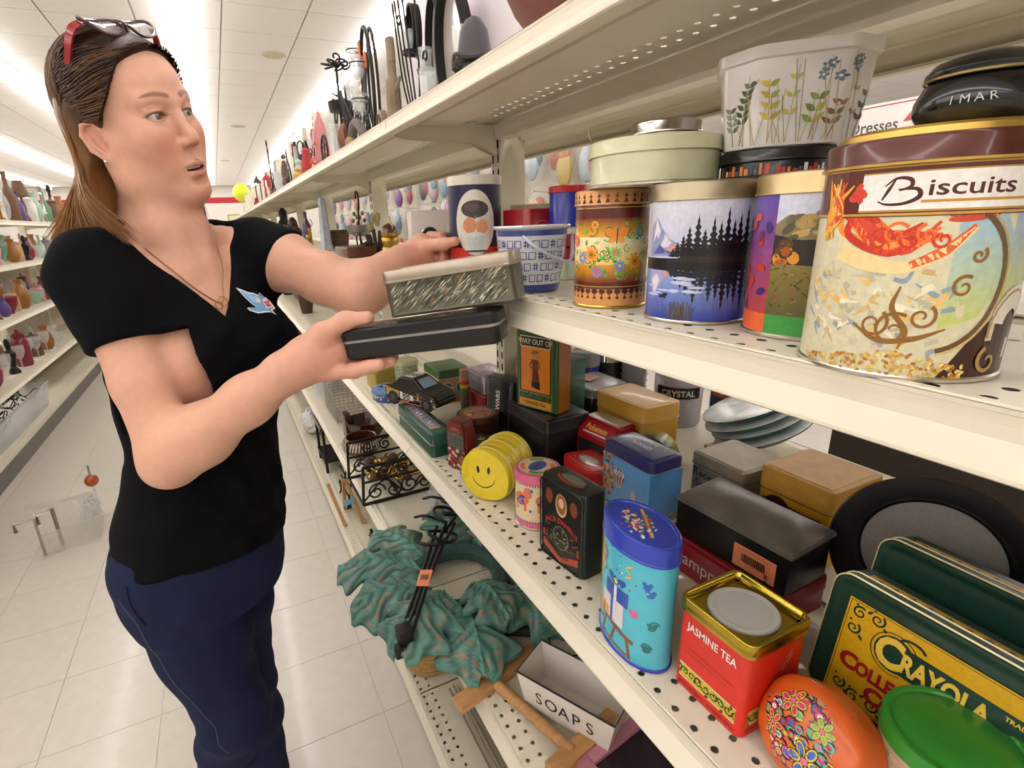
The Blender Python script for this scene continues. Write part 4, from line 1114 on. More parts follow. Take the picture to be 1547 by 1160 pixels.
# round gift tins
def lid_art(R, seed, cols):
    b = Art(); r = random.Random(seed)
    for i, c in enumerate(cols): b.ell(0, 0, R*(.94-.10*i), R*(.94-.10*i), c, 36)
    for i in range(26): an = r.random()*6.28; q = R*.6*math.sqrt(r.random()); b.ell(q*math.cos(an), q*math.sin(an), r.uniform(.003, .008), r.uniform(.002, .005), r.choice(cols+['#d9b06a', '#3a2a1c', '#8a2a1c']), 9, r.random()*3)
    return b
t = round_tin('round_gift_tin', 'round brown tin with a ringed lid showing a warm still life', .4950, 1.0450, ZL, .0500, .0720, enamel('choc', '#3c1c14'), mat('dark_tin_lid', srgb('#4a241a'), .3, .4), .012)
lid_art(.046, 4, ['#7a4a24', '#5a2a18', '#a8642c']).build('lid_print', t, lambda u, v, k: (u, v, .0724+k), step=None)
t = round_tin('round_gift_tin', 'round dark tin with pine sprigs on its ringed lid', .4500, .9550, ZL, .0430, .0420, enamel('pine', '#26301f'), mat('dark_tin_lid2', srgb('#2c2a1c'), .3, .4), .012)
lid_art(.039, 6, ['#3c4428', '#2c341f', '#4f5c30']).build('lid_print', t, lambda u, v, k: (u, v, .0424+k), step=None)
# gas pump / phone shaped tin
t = thing('gabled_tin', 'narrow dark red tin with a gabled top and an oval window', 'tin', (.4020, .9350, ZL), math.radians(20))
P = [(-.030, 0), (.030, 0), (.030, .085), (.020, .112), (-.020, .112), (-.030, .085)]
v = [(-.017, -x, z) for x, z in P]+[(.017, -x, z) for x, z in P]; f = [(0, 1, 2, 3, 4, 5), (11, 10, 9, 8, 7, 6)]+[(i, 6+i, 6+(i+1) % 6, (i+1) % 6) for i in range(6)]
bm = bmesh.new(); vv = [bm.verts.new(q) for q in v]; [bm.faces.new([vv[i] for i in q]) for q in f]; bmesh.ops.recalc_face_normals(bm, faces=bm.faces[:]); bmesh.ops.bevel(bm, geom=bm.edges[:], offset=.004, segments=2, affect='EDGES')
MB().bm(bm).build('body', enamel('wine', '#6d2620', .35), t)
a = Art(); r = random.Random(12)
a.rect(-.022, .022, .052, .082, '#5c6460'); a.rect(-.019, .019, .055, .079, '#4a524e')
for i in range(46): a.ell(r.uniform(-.024, .024), r.uniform(.006, .048), r.uniform(.002, .006), r.uniform(.002, .005), r.choice(('#b8302c', '#c9c2b8', '#3a3430', '#7a5a44', '#8a2430', '#d9b08c')), 8, r.random()*3)
a.ring(0, .09, .012, .006, .001, '#c98a7a'); a.text('Nabisco', 0, .0905, .006, '#b88a80', bold=.01, sx=.7)
a.build('print', t, m_plane((-.0171, 0, 0), (0, -1, 0), (0, 0, 1)), step=None, clip=(-.026, .026, .004, .108))

# race car tin
def car_tin():
    t = thing('race_car_tin', 'black and gold tin shaped like a stock racing car', 'tin', (.4330, 1.1300, ZL), math.radians(94))
    # profile along local x (nose at +x), width in y
    top = [(-.070, .010), (-.070, .034), (-.048, .040), (-.030, .056), (.006, .057), (.030, .040), (.062, .034), (.072, .022), (.072, .010)]
    P = top; n = len(P); w0, w1 = .029, .024
    v = []
    for s in (-1, 1):
        for x, z in P: v.append((x, s*(w1 if z > .042 else w0), z+.002))
    f = [tuple(range(n)), tuple(range(n, 2*n))[::-1]]+[(i, n+i, n+(i+1) % n, (i+1) % n) for i in range(n)]
    bm = bmesh.new(); vv = [bm.verts.new(q) for q in v]; [bm.faces.new([vv[i] for i in q]) for q in f]; bmesh.ops.recalc_face_normals(bm, faces=bm.faces[:]); bmesh.ops.bevel(bm, geom=bm.edges[:], offset=.003, segments=2, affect='EDGES')
    MB().bm(bm).build('body', enamel('car_black', '#16130f'), t)
    for x in (-.045, .045):
        for s in (-1, 1):
            wl = MB().lathe([(.0135, -.004), (.0145, -.003), (.0145, .003), (.0135, .004)], 24).xf(Matrix.Translation((x, s*.0270, .0146)) @ Matrix.Rotation(PI/2, 4, 'X')).build('wheel', mat('tyre', (.015, .015, .016), .6), t)
            MB().lathe([(.0075, -.0045), (.0075, .0045)], 16).xf(Matrix.Translation((x, s*.0272, .0146)) @ Matrix.Rotation(PI/2, 4, 'X')).build('hub', mat('hub_grey', (.10, .10, .11), .35, .6), wl)
    a = Art(); r = random.Random(8)
    a.poly([(-.064, .036), (-.040, .040), (-.028, .036), (-.030, .018), (-.064, .018)], '#b89a44'); a.poly([(-.028, .038), (-.020, .052), (-.004, .053), (-.004, .038)], '#1c222c'); a.poly([(.000, .038), (.000, .053), (.006, .053), (.024, .040)], '#8fa6c4')
    a.rect(-.026, .010, .016, .034, '#d9d4cc'); a.text('88', -.009, .0175, .0145, '#2c2a3c', bold=.03)
    for i in range(26): a.rect(*(lambda u, v: (u, u+r.uniform(.003, .008), v, v+r.uniform(.002, .004)))(r.uniform(.012, .06), r.uniform(.012, .032)), r.choice(('#d9d4cc', '#b8402c', '#c9b04c', '#4a5a8a', '#1c1a18')))
    a.line([(-.068, .010), (.070, .010)], .0022, '#c0402c'); a.line([(-.066, .022), (.068, .019)], .0007, '#d9c89a')
    for s, y in ((1, -.0292), (-1, .0292)):
        a.build('print', t, m_plane((0, y, 0), (s*1.0, 0, 0), (0, 0, 1)) if s == 1 else m_plane((0, y, 0), (-1, 0, 0), (0, 0, 1)), step=None, clip=(-.068, .070, .008, .0405))
    b = Art(); b.poly([(-.024, -.018), (.002, -.018), (.002, .018), (-.024, .018)], '#d9d4cc'); b.text('88', -.011, -.008, .017, '#2c2a3c', bold=.03)
    b.build('roof_print', t, lambda u, v, k: (u, v, .0592+k), step=None)
    c = Art(); c.poly([(-.020, 0), (.020, 0), (.017, .024), (-.017, .024)], '#93a9c8')
    c.build('windscreen', t, m_plane((.0318, 0, .0425), (0, 1, 0), Vector((-.024, 0, .0165)).normalized()), step=None)
    return t
car_tin()
# dark green flat box
a2 = Art(); a2.rect(.03, .215, .010, .038, '#b39a7a')
for i, ch in enumerate('STARLINE'): a2.rect(.045+.020*i, .061+.020*i, .013, .035, '#3f4a8a'); a2.text(ch, .053+.020*i, .016, .015, '#dcdce0', bold=.03)
box_tin('green_flat_tin', 'long dark green flat tin with block letters on its lid', .3870, 1.1300, ZL, .052, .245, .0560, enamel('forest', '#1c4a3a'), enamel('forest_lid', '#2a5246', .25), .0260, r=.008, art={'top': a2}, bead=mat('pale_seam2', srgb('#b9b8b0'), .3, .8))
_c = bpy.data.objects['race_car_tin']; _c.location = (.4120, 1.2150, ZL+.0575); _c.rotation_euler = (0, 0, math.radians(-63)); _c.scale = (1.3, 1.3, 1.3)
# blue octagonal tin
pts = [(.046*math.cos(PI/8+i*PI/4), .046*math.sin(PI/8+i*PI/4)) for i in range(8)]
t = thing('octagonal_tin', 'low blue octagonal tin with a flowered lid', 'tin', (.3960, 1.4700, ZL), .1)
loft('body', o_poly(pts, .003), [(-.001, 0), (0, .001), (0, .032)], enamel('delft', '#34548c'), t)
loft('lid', o_poly(pts, .003), [(.0005, .024), (.002, .025), (.002, .035), (0, .038), (-.012, .041), (-.030, .0415)], enamel('delft_lid', '#5c80b4'), t, False, True)
b = Art(); r = random.Random(8)
for i in range(30): an = r.random()*6.28; q = .026*math.sqrt(r.random()); b.ell(q*math.cos(an), q*math.sin(an), .004, .0025, r.choice(('#c9c88c', '#d9d4c0', '#7a8a5c', '#b8b07a')), 8, r.random()*3)
b.build('lid_print', t, lambda u, v, k: (u, v, .0418+k), step=None)
a = Art()
for i in range(30): a.ell(r.uniform(-.07, .07), r.uniform(.006, .022), .004, .003, r.choice(('#c9c88c', '#8fa0c0', '#d9d4c0')), 8, r.random())
m_ = m_outline(o_poly(pts, .003), 0); a.build('print', t, lambda u, v, k: m_(u+m_.total*.55, v, k), step=.004)
# items at the hand end
box_tin('yellow_box_tin', 'small ochre yellow box tin beyond the octagonal tin', .4200, 1.6000, ZL, .085, .105, .0700, enamel('ochre', '#a8923c'), enamel('ochre_lid', '#a08a38'), .016)
a = Art(); r = random.Random(77)
for i in range(120): a.leaf(r.uniform(-.07, .07), r.uniform(.004, .088), .009, .004, r.random()*6, r.choice(('#d9d6b8', '#8a9a78', '#c9c8a0', '#a8a878')))
round_tin('leafy_tin', 'round pale green tin with a leaf pattern', .4780, 1.5250, ZL, .0370, .1000, enamel('sage', '#9aa082'), enamel('sage_lid', '#b5b48c'), .014, art=a)
a = Art(); a.rect(.002, .118, .002, .078, '#c08a54', '#d0b48a')
for i in range(4): u = .016+.029*i; a.ell(u, .050, .012, .016, '#e0dcd0', 18); a.ell(u, .048, .0095, .014, '#3f74a8', 18); a.rect(u-.0095, u+.0095, .010, .044, '#d8ccb0'); a.rect(u-.006, u+.006, .010, .040, '#6a8a4c')
c = Art(); c.rect(.002, .098, .002, .078, '#c08a54', '#d0b48a')
for i in range(2): u = .026+.046*i; c.ell(u, .046, .020, .020, '#e0dcd0', 18); c.ell(u, .044, .0165, .018, '#3f74a8', 18); c.rect(u-.016, u+.016, .010, .036, '#8aa0a0')
box_tin('arcade_tin', 'square tin printed with blue arches under a green lid', .5600, 1.3900, ZL, .100, .120, .1000, enamel('sand', '#b99a70'), enamel('moss_lid', '#2f5c2c'), .022, art={'-x': a, '-y': c}, r=.006)
t = thing('striped_candle', 'short candle striped red, yellow and green', 'candle', (.5480, 1.2350, ZL))
for k, (z0, z1, c) in enumerate(((0, .03, '#3c6a3c'), (.03, .062, '#7a5a4c'), (.062, .074, '#4a7a3c'), (.074, .084, '#d9b82c'), (.084, .094, '#c9302c'), (.094, .125, '#b07a6c'))): MB().lathe([(.0125, z0), (.0125, z1)], 20).build('wax_band', mat('wax_'+c[1:], srgb(c), .5), t)
box_tin('red_flat_tin', 'dark red flat tin under the silver hinged tin', .6150, 1.2350, ZL, .095, .150, .0600, enamel('ruby', '#8a1a20'), enamel('ruby', '#8a1a20'), .024, r=.008)
t = box_tin('silver_hinged_tin', 'silver grey hinged tin with a lilac tint', .6200, 1.2400, ZL+.0616, .085, .120, .0500, mat('grey_tin', srgb('#9a9498'), .28, .8), mat('grey_tin_lid', srgb('#a89cb0'), .2, .6), .022, r=.010, bead=mat('pale_seam2', srgb('#b9b8b0'), .3, .8))
a = Art(); r = random.Random(40)
for i in range(90): a.ell(r.uniform(-.07, .07), r.uniform(.004, .16), r.uniform(.003, .008), r.uniform(.003, .007), r.choice(('#8a7a58', '#a8906a', '#8a4a3c', '#6a7050', '#b8a880')), 9, r.random()*3)
round_tin('tapestry_tin', 'tall round tin with a faded tapestry print beside the orange tea tin', .6550, 1.0560, ZL, .0420, .1800, enamel('tapestry', '#8f8058'), enamel('tapestry_lid', '#7a6a48'), .016, art=a)

# ---------------------------------------------------------------- right half of the shelf
# recipe tin
a = Art()
a.text('Recent', .034, .060, .015, '#1c1814', bold=.01, rot=-.05); a.text('Spices', .036, .040, .015, '#1c1814', bold=.01, rot=-.05); a.line([(.008, .076), (.098, .074)], .0012, '#4a3a30')
box_tin('recipe_tin', 'worn beige tin box with black script on its side', .7580, .5480, ZL, .106, .106, .1020, mat('worn_beige', srgb('#8f8474'), .45, .2, var=.15, scale=30), mat('worn_beige_lid', srgb('#8a7d68'), .4, .25, var=.22, scale=25), .0200, r=.008, art={'-x': a}, bead=mat('rust_seam', srgb('#5a3f30'), .5, .3))
# mustard tin
a = Art(); a.rect(.010, .100, .010, .074, '#6a2420'); a.rect(.0125, .0975, .0125, .0715, '#c9c6cc')
a.rect(.016, .094, .016, .068, '#7f93b4'); a.ell(.034, .056, .024, .028, '#3a1614', 26); a.ell(.036, .044, .015, .020, '#d9b594', 22)
box_tin('mustard_tin', 'mustard yellow hinged tin with a blue and brown picture label', .7800, .4250, ZL, .122, .112, .1240, enamel('mustard', '#c88d0c', .4), mat('mustard_lid', srgb('#b5822a'), .42, .0, var=.18, scale=40), .0360, r=.010, art={'-x': a}, bead=mat('rust_seam', srgb('#5a3f30'), .5, .3))
# red soup tin and black deed box
a = Art(); a.text("Campbell's", .085, .018, .020, '#d3b8b0', bold=.005, sx=.95); a.line([(.01, .034), (.16, .036)], .0006, '#c9907c')
box_tin('soup_tin', 'dark red long tin with white script under the black deed box', .5960, .4140, ZL, .110, .185, .0500, enamel('soup_red', '#84121a'), enamel('soup_red', '#84121a'), .018, r=.010, art={'-x': a})
def deed_box():
    t = thing('deed_box', 'scuffed black metal deed box with a domed lid and orange price sticker', 'cash box', (.5960, .4050, ZL+.0517), math.radians(2))
    M_B = mat('japanned_black', srgb('#0e0d0c'), .32, .2, var=.3, scale=30)
    MB().box(-.042, .042, -.084, .084, 0, .052, .002).build('body', M_B, t)
    # lid propped slightly open, hipped like a shallow roof
    w, d = .045, .087
    v = [(-w, -d, 0), (w, -d, 0), (w, d, 0), (-w, d, 0), (-w, -d, .006), (w, -d, .006), (w, d, .006), (-w, d, .006), (-w+.004, -d+.004, .0085), (w-.004, -d+.004, .0085), (w-.004, d-.004, .0085), (-w+.004, d-.004, .0085), (-.022, -d+.036, .0190), (.024, -d+.036, .0190), (.024, d-.036, .0190), (-.022, d-.036, .0190)]
    f = [(3, 2, 1, 0)]+[(a+i, a+(i+1) % 4, a+4+(i+1) % 4, a+4+i) for a in (0, 4, 8) for i in range(4)]+[(12, 13, 14, 15)]
    bm = bmesh.new(); vv = [bm.verts.new(q) for q in v]; [bm.faces.new([vv[i] for i in q]) for q in f]; bmesh.ops.recalc_face_normals(bm, faces=bm.faces[:]); bmesh.ops.bevel(bm, geom=bm.edges[:], offset=.0012, segments=2, affect='EDGES')
    lid = MB().bm(bm).build('lid', mat('dusty_lit_black', srgb('#5f5852'), .28, .0, var=.45, scale=22, bump=.1, bscale=60), t)  # lid grey holds both dust and the brighter light on its top
    lid.location = (.002, 0, .0555); lid.rotation_euler = (0, math.radians(-4), 0)
    s = MB().box(-.0432, -.0421, -.070, -.012, .006, .038, .0004).build('price_sticker', mat('orange_sticker', srgb('#d98058'), .6, var=.03), t)
    s['label'] = 'orange barcode price sticker'
    a = Art(); r = random.Random(3); u = .012
    while u < .044: w_ = r.choice((.0006, .0011, .0016)); a.rect(u, u+w_, .0150, .0270, '#2a1a14'); u += w_+r.choice((.0006, .001))
    a.rect(.006, .050, .0310, .0318, '#a05a3c'); a.rect(.012, .042, .0335, .0342, '#a05a3c'); a.text('4.99', .050, .0090, .0050, '#2a1a14', rot=PI/2, bold=.02)
    a.build('print', t, m_plane((-.0433, -.012, .002), (0, -1, 0), (0, 0, 1)), step=None)
deed_box()
# christmas tin on edge
t = thing('holly_tin', 'round olive tin standing on edge with a red berried lid', 'tin', (.7150, .7050, ZL+.0475))
t.rotation_euler = (PI/2, 0, math.radians(-62)); 
loft('body', o_circle(.046), [(-.001, -.024), (0, -.023), (0, .016)], enamel('olive', '#8f8a34'), t)
loft('lid', o_circle(.046), [(.0004, .008), (.0015, .009), (.0015, .022), (0, .024), (-.004, .0245), (-.02, .0248)], enamel('dark_green', '#1f3a24'), t, False, True)
b = Art(); r = random.Random(15); b.ell(0, 0, .040, .040, '#7a1a1c', 40); b.ell(0, 0, .024, .024, '#b8902c', 32)
for i in range(70): an = r.random()*6.28; q = .031+r.uniform(-.006, .006); b.ell(q*math.cos(an), q*math.sin(an), .0036, .003, r.choice(('#c9302c', '#a81f20', '#3c5a2c', '#d9584c')), 8)
b.text('Merry', 0, -.005, .012, '#d9c8a0', bold=.01); b.build('lid_print', t, lambda u, v, k: (u, v, .0250+k), step=None)

# crayon tins
def art_crayon(w, h):
    a = Art(); g = '#173a2c'
    a.poly([(.018, .010), (w-.010, .010), (w-.010, h-.020), (.018, h-.020)], '#d8a818'); a.rect(.0195, w-.0115, .0115, .0122, g); a.rect(.0195, w-.0115, h-.0222, h-.0215, g); a.rect(.0195, .0202, .0115, h-.0215, g)
    for (u, v, s) in ((.030, h-.032, 1), (.028, h-.050, -1), (.046, h-.029, -1), (.030, .024, -1), (.045, .019, 1), (.062, .022, -1), (.078, .017, 1), (.095, .021, 1), (.115, .018, -1)):
        a.swirl(u, v, .0068, .0022, g, 1.4, 1.0, s); a.leaf(u+.006, v+.004*s, .007, .003, .8*s, g); a.ell(u-.004, v+.0075, .0013, .0013, g, 7)
    a.ell(.066, h-.052, .0185, .0195, '#d8a818', 28); a.ell(.066, h-.052, .0170, .0180, g, 28); a.ring(.066, h-.052, .0198, .0208, .0009, g, 0.6, 5.2); a.rect(.066, w-.018, h-.068, h-.039, g); a.ring(.078, h-.036, .010, .006, .0026, g, .2, 3.2)
    a.text('C', .062, h-.0660, .0300, '#e8c348', bold=.04, sx=.80); a.text('RAYOLA', .0730, h-.0630, .0190, '#e8c348', 'l', bold=.04, sx=.66)
    a.text('TRADE', w-.040, h-.0465, .0040, '#e8c348', bold=.03); a.text('MARK', w-.040, h-.0665, .0040, '#e8c348', bold=.03)
    a.text('C', .033, .0450, .0170, '#a01c24', bold=.05); a.text('OLLECTOR\'S', .0400, .0450, .0140, '#a01c24', 'l', bold=.05, sx=.78)
    a.text('C', .061, .0250, .0160, '#a01c24', bold=.05); a.text('OLORS', .0680, .0250, .0135, '#a01c24', 'l', bold=.05, sx=.8)
    a.text('LIMITED EDITION', .090, .0170, .0035, '#7a5a14')
    return a
def crayon_tin(x, y, z, lean, label, print_front=True):
    t = thing('crayon_tin', label, 'tin', (x, y, z), 0, 'crayon tins', rot=(0, lean, math.radians(-2)))
    w, h, d = .195, .138, .040
    O = o_rrect(w, h, .016)
    M_ = Matrix.Translation((0, 0, h/2)) @ Matrix.Rotation(-PI/2, 4, 'Y') @ Matrix.Rotation(PI/2, 4, 'Z')
    loft('body', O, [(-.002, -d/2), (0, -d/2+.001), (0, d/2-.012)], enamel('crayon_green', '#17392c'), t, M=M_)
    loft('lid', O, [(.0008, d/2-.014), (.0008, d/2-.002), (-.001, d/2), (-.006, d/2+.0002), (-.008, d/2-.001), (-.012, d/2-.001)], enamel('crayon_green', '#17392c'), t, False, True, M=M_)
    for q in (d/2-.0015, d/2-.014): loft('bead', O, [(.0004, q-.0008), (.0020, q), (.0004, q+.0008)], mat('pale_seam', srgb('#d9cfa0'), .4, .4), t, False, False, M=M_)
    if print_front: art_crayon(w, h).build('print', t, m_plane((-d/2-.0002, w/2, 0), (0, -1, 0), (0, 0, 1)), step=None)
    a = Art()
    a.rect(.02, w-.01, .003, .022, '#c99a1c')
    for i in range(12):
        u = .030+.0145*i; c = ('#3a3f5c', '#4a4f6c', '#333a58', '#52506c', '#3c5a3c', '#b8302c')[i % 6]
        a.rect(u-.005, u+.005, .003, .013, c); a.poly([(u-.0045, .013), (u+.0045, .013), (u, .0185)], c)
    a.build('top_print', t, m_plane((-d/2+.004, w/2, h+.0002), (0, -1, 0), (1, 0, 0)), step=None, clip=(.018, w-.016, 0, .024))
    return t
crayon_tin(.5300, .1600, ZL+.0042, math.radians(9), 'dark green crayon tin with a yellow front beside the tea tin')
crayon_tin(.6000, .1580, ZL+.0238, math.radians(9), 'second dark green crayon tin standing behind the first', False)
MB_ = MB().box(-.03, .03, -.09, .09, 0, .019, .003)
o = MB_.build('wooden_block', mat('dark_wood', srgb('#3a2a20'), .5, var=.2), None); o.location = (.615, .160, ZL); tag(o, 'dark wooden block under the second crayon tin', 'block')
# tray standing on edge
t = thing('metal_tray', 'large dark round metal tray with a brown rim leaning upright', 'tray', (.7100, .2500, ZL+.1010))
t.rotation_euler = (PI/2-.15, 0, math.radians(-72))
MB().lathe([(.001, 0), (.066, 0), (.070, .002), (.074, .010), (.097, .013), (.0995, .0125), (.0995, .011), (.097, .0108), (.076, .0075), (.071, -.0012), (.001, -.0012)], 64, cap0=False, cap1=False).build('dish', mat('tray_black', srgb('#1b1a1b'), .35, .4, var=.15), t)
loft('rim_bead', o_circle(.0975, 64), [(.0006, .0118), (.0024, .0124), (.0006, .0140)], mat('rim_brown', srgb('#4a3a2c'), .35, .5), t, False, False)
loft('inner_bead', o_circle(.0715, 64), [(.0006, .0035), (.0018, .0046), (.0022, .006)], mat('rim_brown', srgb('#4a3a2c'), .35, .5), t, False, False)
b = Art(); r = random.Random(19); b.ell(0, 0, .068, .068, '#8a8480', 44)
b.build('print', t, lambda u, v, k: (u, v, .0002+k), step=None)
# glass and brass lantern box at the end
t = thing('glass_lantern', 'small brass edged glass lantern box on the crayon tins', 'lantern', (.575, .083, ZL+.1450), .1)
for sx in (-1, 1):
    for sy in (-1, 1): MB().box(sx*.024-.002, sx*.024+.002, sy*.024-.002, sy*.024+.002, 0, .070, .0006).build('corner_bar', mat('aged_brass', srgb('#6a5c40'), .4, .8), t)
for z in (0, .066): MB().box(-.027, .027, -.027, .027, z, z+.004, .001).build('plate', mat('aged_brass', srgb('#6a5c40'), .4, .8), t)
for k, (b_) in enumerate(((-.0245, -.0235, -.022, .022), (.0235, .0245, -.022, .022), (-.022, .022, -.0245, -.0235), (-.022, .022, .0235, .0245))): MB().box(b_[0], b_[1], b_[2], b_[3], .004, .066).build('pane', mat('lantern_glass', (.75, .74, .70), .05, alpha=.35, var=.02), t, smooth=0)
MB().lathe([(.014, .004), (.014, .03), (.012, .034)], 20).build('candle', mat('cream_wax', srgb('#d9c8a4'), .5), t)

# psychedelic heart tin and green lidded tin
t = thing('domed_tin', 'domed orange tin painted all over with psychedelic flowers', 'tin', (.4180, .1960, ZL+.0015), rot=(0, 0, math.radians(-14)))
nn = 64
P = []
for i in range(nn):
    an = 2*PI*i/nn; P.append((.047*math.copysign(abs(math.cos(an))**.85, math.cos(an)), .043*math.copysign(abs(math.sin(an))**.85, math.sin(an))))
P = np.array(P); T_ = np.roll(P, -1, 0)-np.roll(P, 1, 0); T_ /= np.linalg.norm(T_, axis=1, keepdims=True); OD = (P, np.stack([T_[:, 1], -T_[:, 0]], 1))
tilt = Matrix.Translation((0, 0, .0455)) @ Matrix.Rotation(math.radians(-62), 4, 'Y') @ Matrix.Rotation(PI/2, 4, 'Z')
loft('body', OD, [(-.002, -.026), (0, -.025), (0, -.002)], enamel('orange', '#d9601f'), t, M=tilt)
ring = [(.001, -.006), (.001, .006), (-.001, .010), (-.006, .0135), (-.014, .0165), (-.024, .0185), (-.034, .0192)]
loft('lid', OD, ring, enamel('orange', '#d9601f'), t, False, True, M=tilt)
b = Art(); r = random.Random(23)
cols = ['#d9307a', '#e8902c', '#3f6ac0', '#8ab84c', '#d8c23c', '#c92c3c', '#e0dcd4', '#5cb8a8', '#e06a9c']
b.ell(0, 0, .046, .042, '#e07a3c', 40)
for i in range(150):
    an = r.random()*6.28; q = math.sqrt(r.random()); u, v = .045*q*math.cos(an), .041*q*math.sin(an); s = r.uniform(.003, .0065); c1, c2, c3 = r.sample(cols, 3)
    b.ell(u, v, s, s*.8, '#1c1620', 12, r.random()*3); b.ell(u, v, s*.84, s*.66, c1, 12); b.ell(u, v, s*.5, s*.4, c2, 10)
for (u, v, s, cp) in ((-.018, .014, .0155, '#3f6ac0'), (.020, .012, .011, '#d9307a'), (.016, -.018, .013, '#d9307a'), (-.016, -.018, .010, '#8ab84c')):
    for k in range(6):
        an = k*PI/3+.3; x, y = u+s*.62*math.cos(an), v+s*.62*math.sin(an)
        b.ell(x, y, s*.46, s*.30, '#1c1620', 12, an); b.ell(x, y, s*.41, s*.25, '#d8c23c', 12, an); b.ell(x, y, s*.30, s*.17, cp, 10, an)
    b.ell(u, v, s*.2, s*.2, '#e06a9c', 10)
def dome(u, v, k):
    q = math.sqrt((u/.048)**2+(v/.044)**2); z = .0195*(1-max(0, q)**2.6)**.5 if q < 1 else 0
    return tuple(tilt @ Vector((u, v, max(z, .002)+.0008+k)))
b.build('lid_print', t, dome, step=.004, vstep=.004, clip=(-.046, .046, -.042, .042))
a = Art()
for i in range(60): a.ell(r.uniform(-.055, .055), r.uniform(.01, .075), .004, .003, r.choice(('#c9b8a0', '#a87a5c', '#8a9a6c', '#d0c0a8')), 8, r.random()*3)
round_tin('green_lidded_tin', 'round pale tin with a bright green lid in front of the crayon tins', .4830, .1250, ZL, .0470, .0900, enamel('blush', '#c0a890'), enamel('leaf_green', '#2f8a2c'), .016, art=a)

# ---------------------------------------------------------------- behind: clear packs, dark tins, foil plates
box_tin('black_tray_tin', 'low black tin topped by a clear plastic lid at the back', .790, .985, ZL, .120, .130, .1180, enamel('black_gloss', '#0b0a0b'), mat('grey_clear', srgb('#8f8d8c'), .15, alpha=.85), .020, r=.014)
o = MB().box(-.025, .025, -.02, .02, 0, .0012).build('price_card', mat('pink_card', srgb('#c98a84'), .6), None); o.location = (.785, 1.005, ZL+.1210); o.rotation_euler = (0, 0, .4); tag(o, 'small pink card lying on the clear lid', 'card')
t = thing('green_glass_box', 'pale green glass box standing behind the orange tea tin', 'glass box', (.700, .960, ZL))
MB().box(-.02, .02, -.03, .03, 0, .20, .004).build('body', mat('green_glass', srgb('#5f8a78'), .08, alpha=.6), t)
t = round_tin('blue_jar', 'blue jar with a clear lid at the back of the shelf', .870, 1.130, ZL, .040, .155, enamel('royal', '#24309a'), mat('grey_clear', srgb('#8f8d8c'), .15, alpha=.85), .04)
round_tin('dark_jar', 'dark glass jar beside the blue jar', .945, 1.120, ZL, .040, .150, mat('dark_jar_glass', (.02, .02, .025), .1), mat('polished_steel', (.5, .5, .5), .2, 1), .03)
M_PL = mat('clear_plastic', srgb('#c9c8cf'), .12, alpha=.55, var=.06)
for k, (x, y, n, lb) in enumerate(((.985, 1.060, 9, 'stack of clear plastic tumblers nearest the amber tin'), (1.060, .985, 8, 'stack of clear plastic tumblers behind the lettered pack'))):
    t = thing('cup_stack', lb, 'cups')
    t.location = (x, y, ZL)
    for i in range(n): MB().lathe([(.026, .018*i), (.035, .018*i+.05), (.037, .018*i+.0505), (.037, .018*i+.053), (.033, .018*i+.052), (.025, .018*i+.002)], 24).build('cup', M_PL, t)
t = thing('cup_pack', 'bagged pack of clear plastic cups with a dark printed band', 'cups', (.985, .900, ZL), math.radians(35))
MB().lathe([(.050, 0), (.056, .01), (.058, .10), (.056, .2), (.05, .206)], 28).build('bag', mat('bag_plastic', srgb('#bcb9c2'), .1, alpha=.62, bump=.6, bscale=60, var=.2), t)
for i in range(6): MB().lathe([(.036, .03*i+.004), (.048, .03*i+.03), (.049, .03*i+.032)], 24, cap0=False, cap1=False).build('cup', M_PL, t)
a = Art(); a.rect(-.055, .055, .078, .106, '#2c2622'); a.text('CRYSTAL', 0, .084, .015, '#d3d0c8', bold=.02, sx=.95); a.build('print', t, m_cyl(.0585, acam(.985, .90)-math.radians(35)), step=.005)
a = Art(); a.rect(.004, .066, .04, .15, '#28304a'); a.rect(.008, .06, .07, .13, '#b8502c'); a.text('S', .034, .08, .03, '#e0dcd4', bold=.04)
box_tin('printed_carton', 'white carton printed navy and orange behind the cup pack', 1.080, .830, ZL, .05, .07, .165, mat('carton', srgb('#cfcad0'), .5), None, r=.003, art={'-x': a, '-y': Art().rect(.004, .046, .04, .15, '#28304a').rect(.008, .042, .07, .12, '#b8502c')}, cat='carton')
# foil covered plates
def plates():
    M_F = mat('clear_wrap', srgb('#dfe3e2'), .14, .10, var=.18, bump=.5, bscale=40, scale=30); M_G = mat('green_plate', srgb('#567c6f'), .3, var=.1)
    T0 = Matrix.Translation((.955, .640, ZL+.060)) @ Matrix.Rotation(math.radians(-20), 4, 'X') @ Matrix.Rotation(math.radians(-14), 4, 'Y')
    labs = ['lowest green plate in the tilted stack wrapped in plastic', 'second green plate from the bottom of the tilted stack', 'third green plate from the bottom of the tilted stack', 'topmost green plate of the tilted stack with a glossy wrap']
    for i in range(4):
        t = thing('wrapped_plate', labs[i], 'plate', group='green plates in a tilted stack'); t.matrix_world = T0 @ Matrix.Translation((.006*(i % 2), .004*i, .0185*i)) @ Matrix.Rotation(.4*i, 4, 'Z')
        MB().lathe([(.052, 0), (.062, .002), (.083, .013), (.092, .0155), (.094, .0150), (.084, .0115), (.062, -.0005)], 48, cap0=False, cap1=False).build('plate', M_G, t)
        MB().lathe([(.0915, .0162), (.0935, .0172), (.091, .0182), (.06, .0178), (.02, .0172), (.001, .0172)], 48, cap0=False).build('wrap', M_F, t)
plates()
box_tin('olive_box', 'flat olive yellow box propping up the tilted plates', .950, .655, ZL, .150, .130, .030, enamel('olive_gold', '#9a8438'), None, r=.004, cat='box')
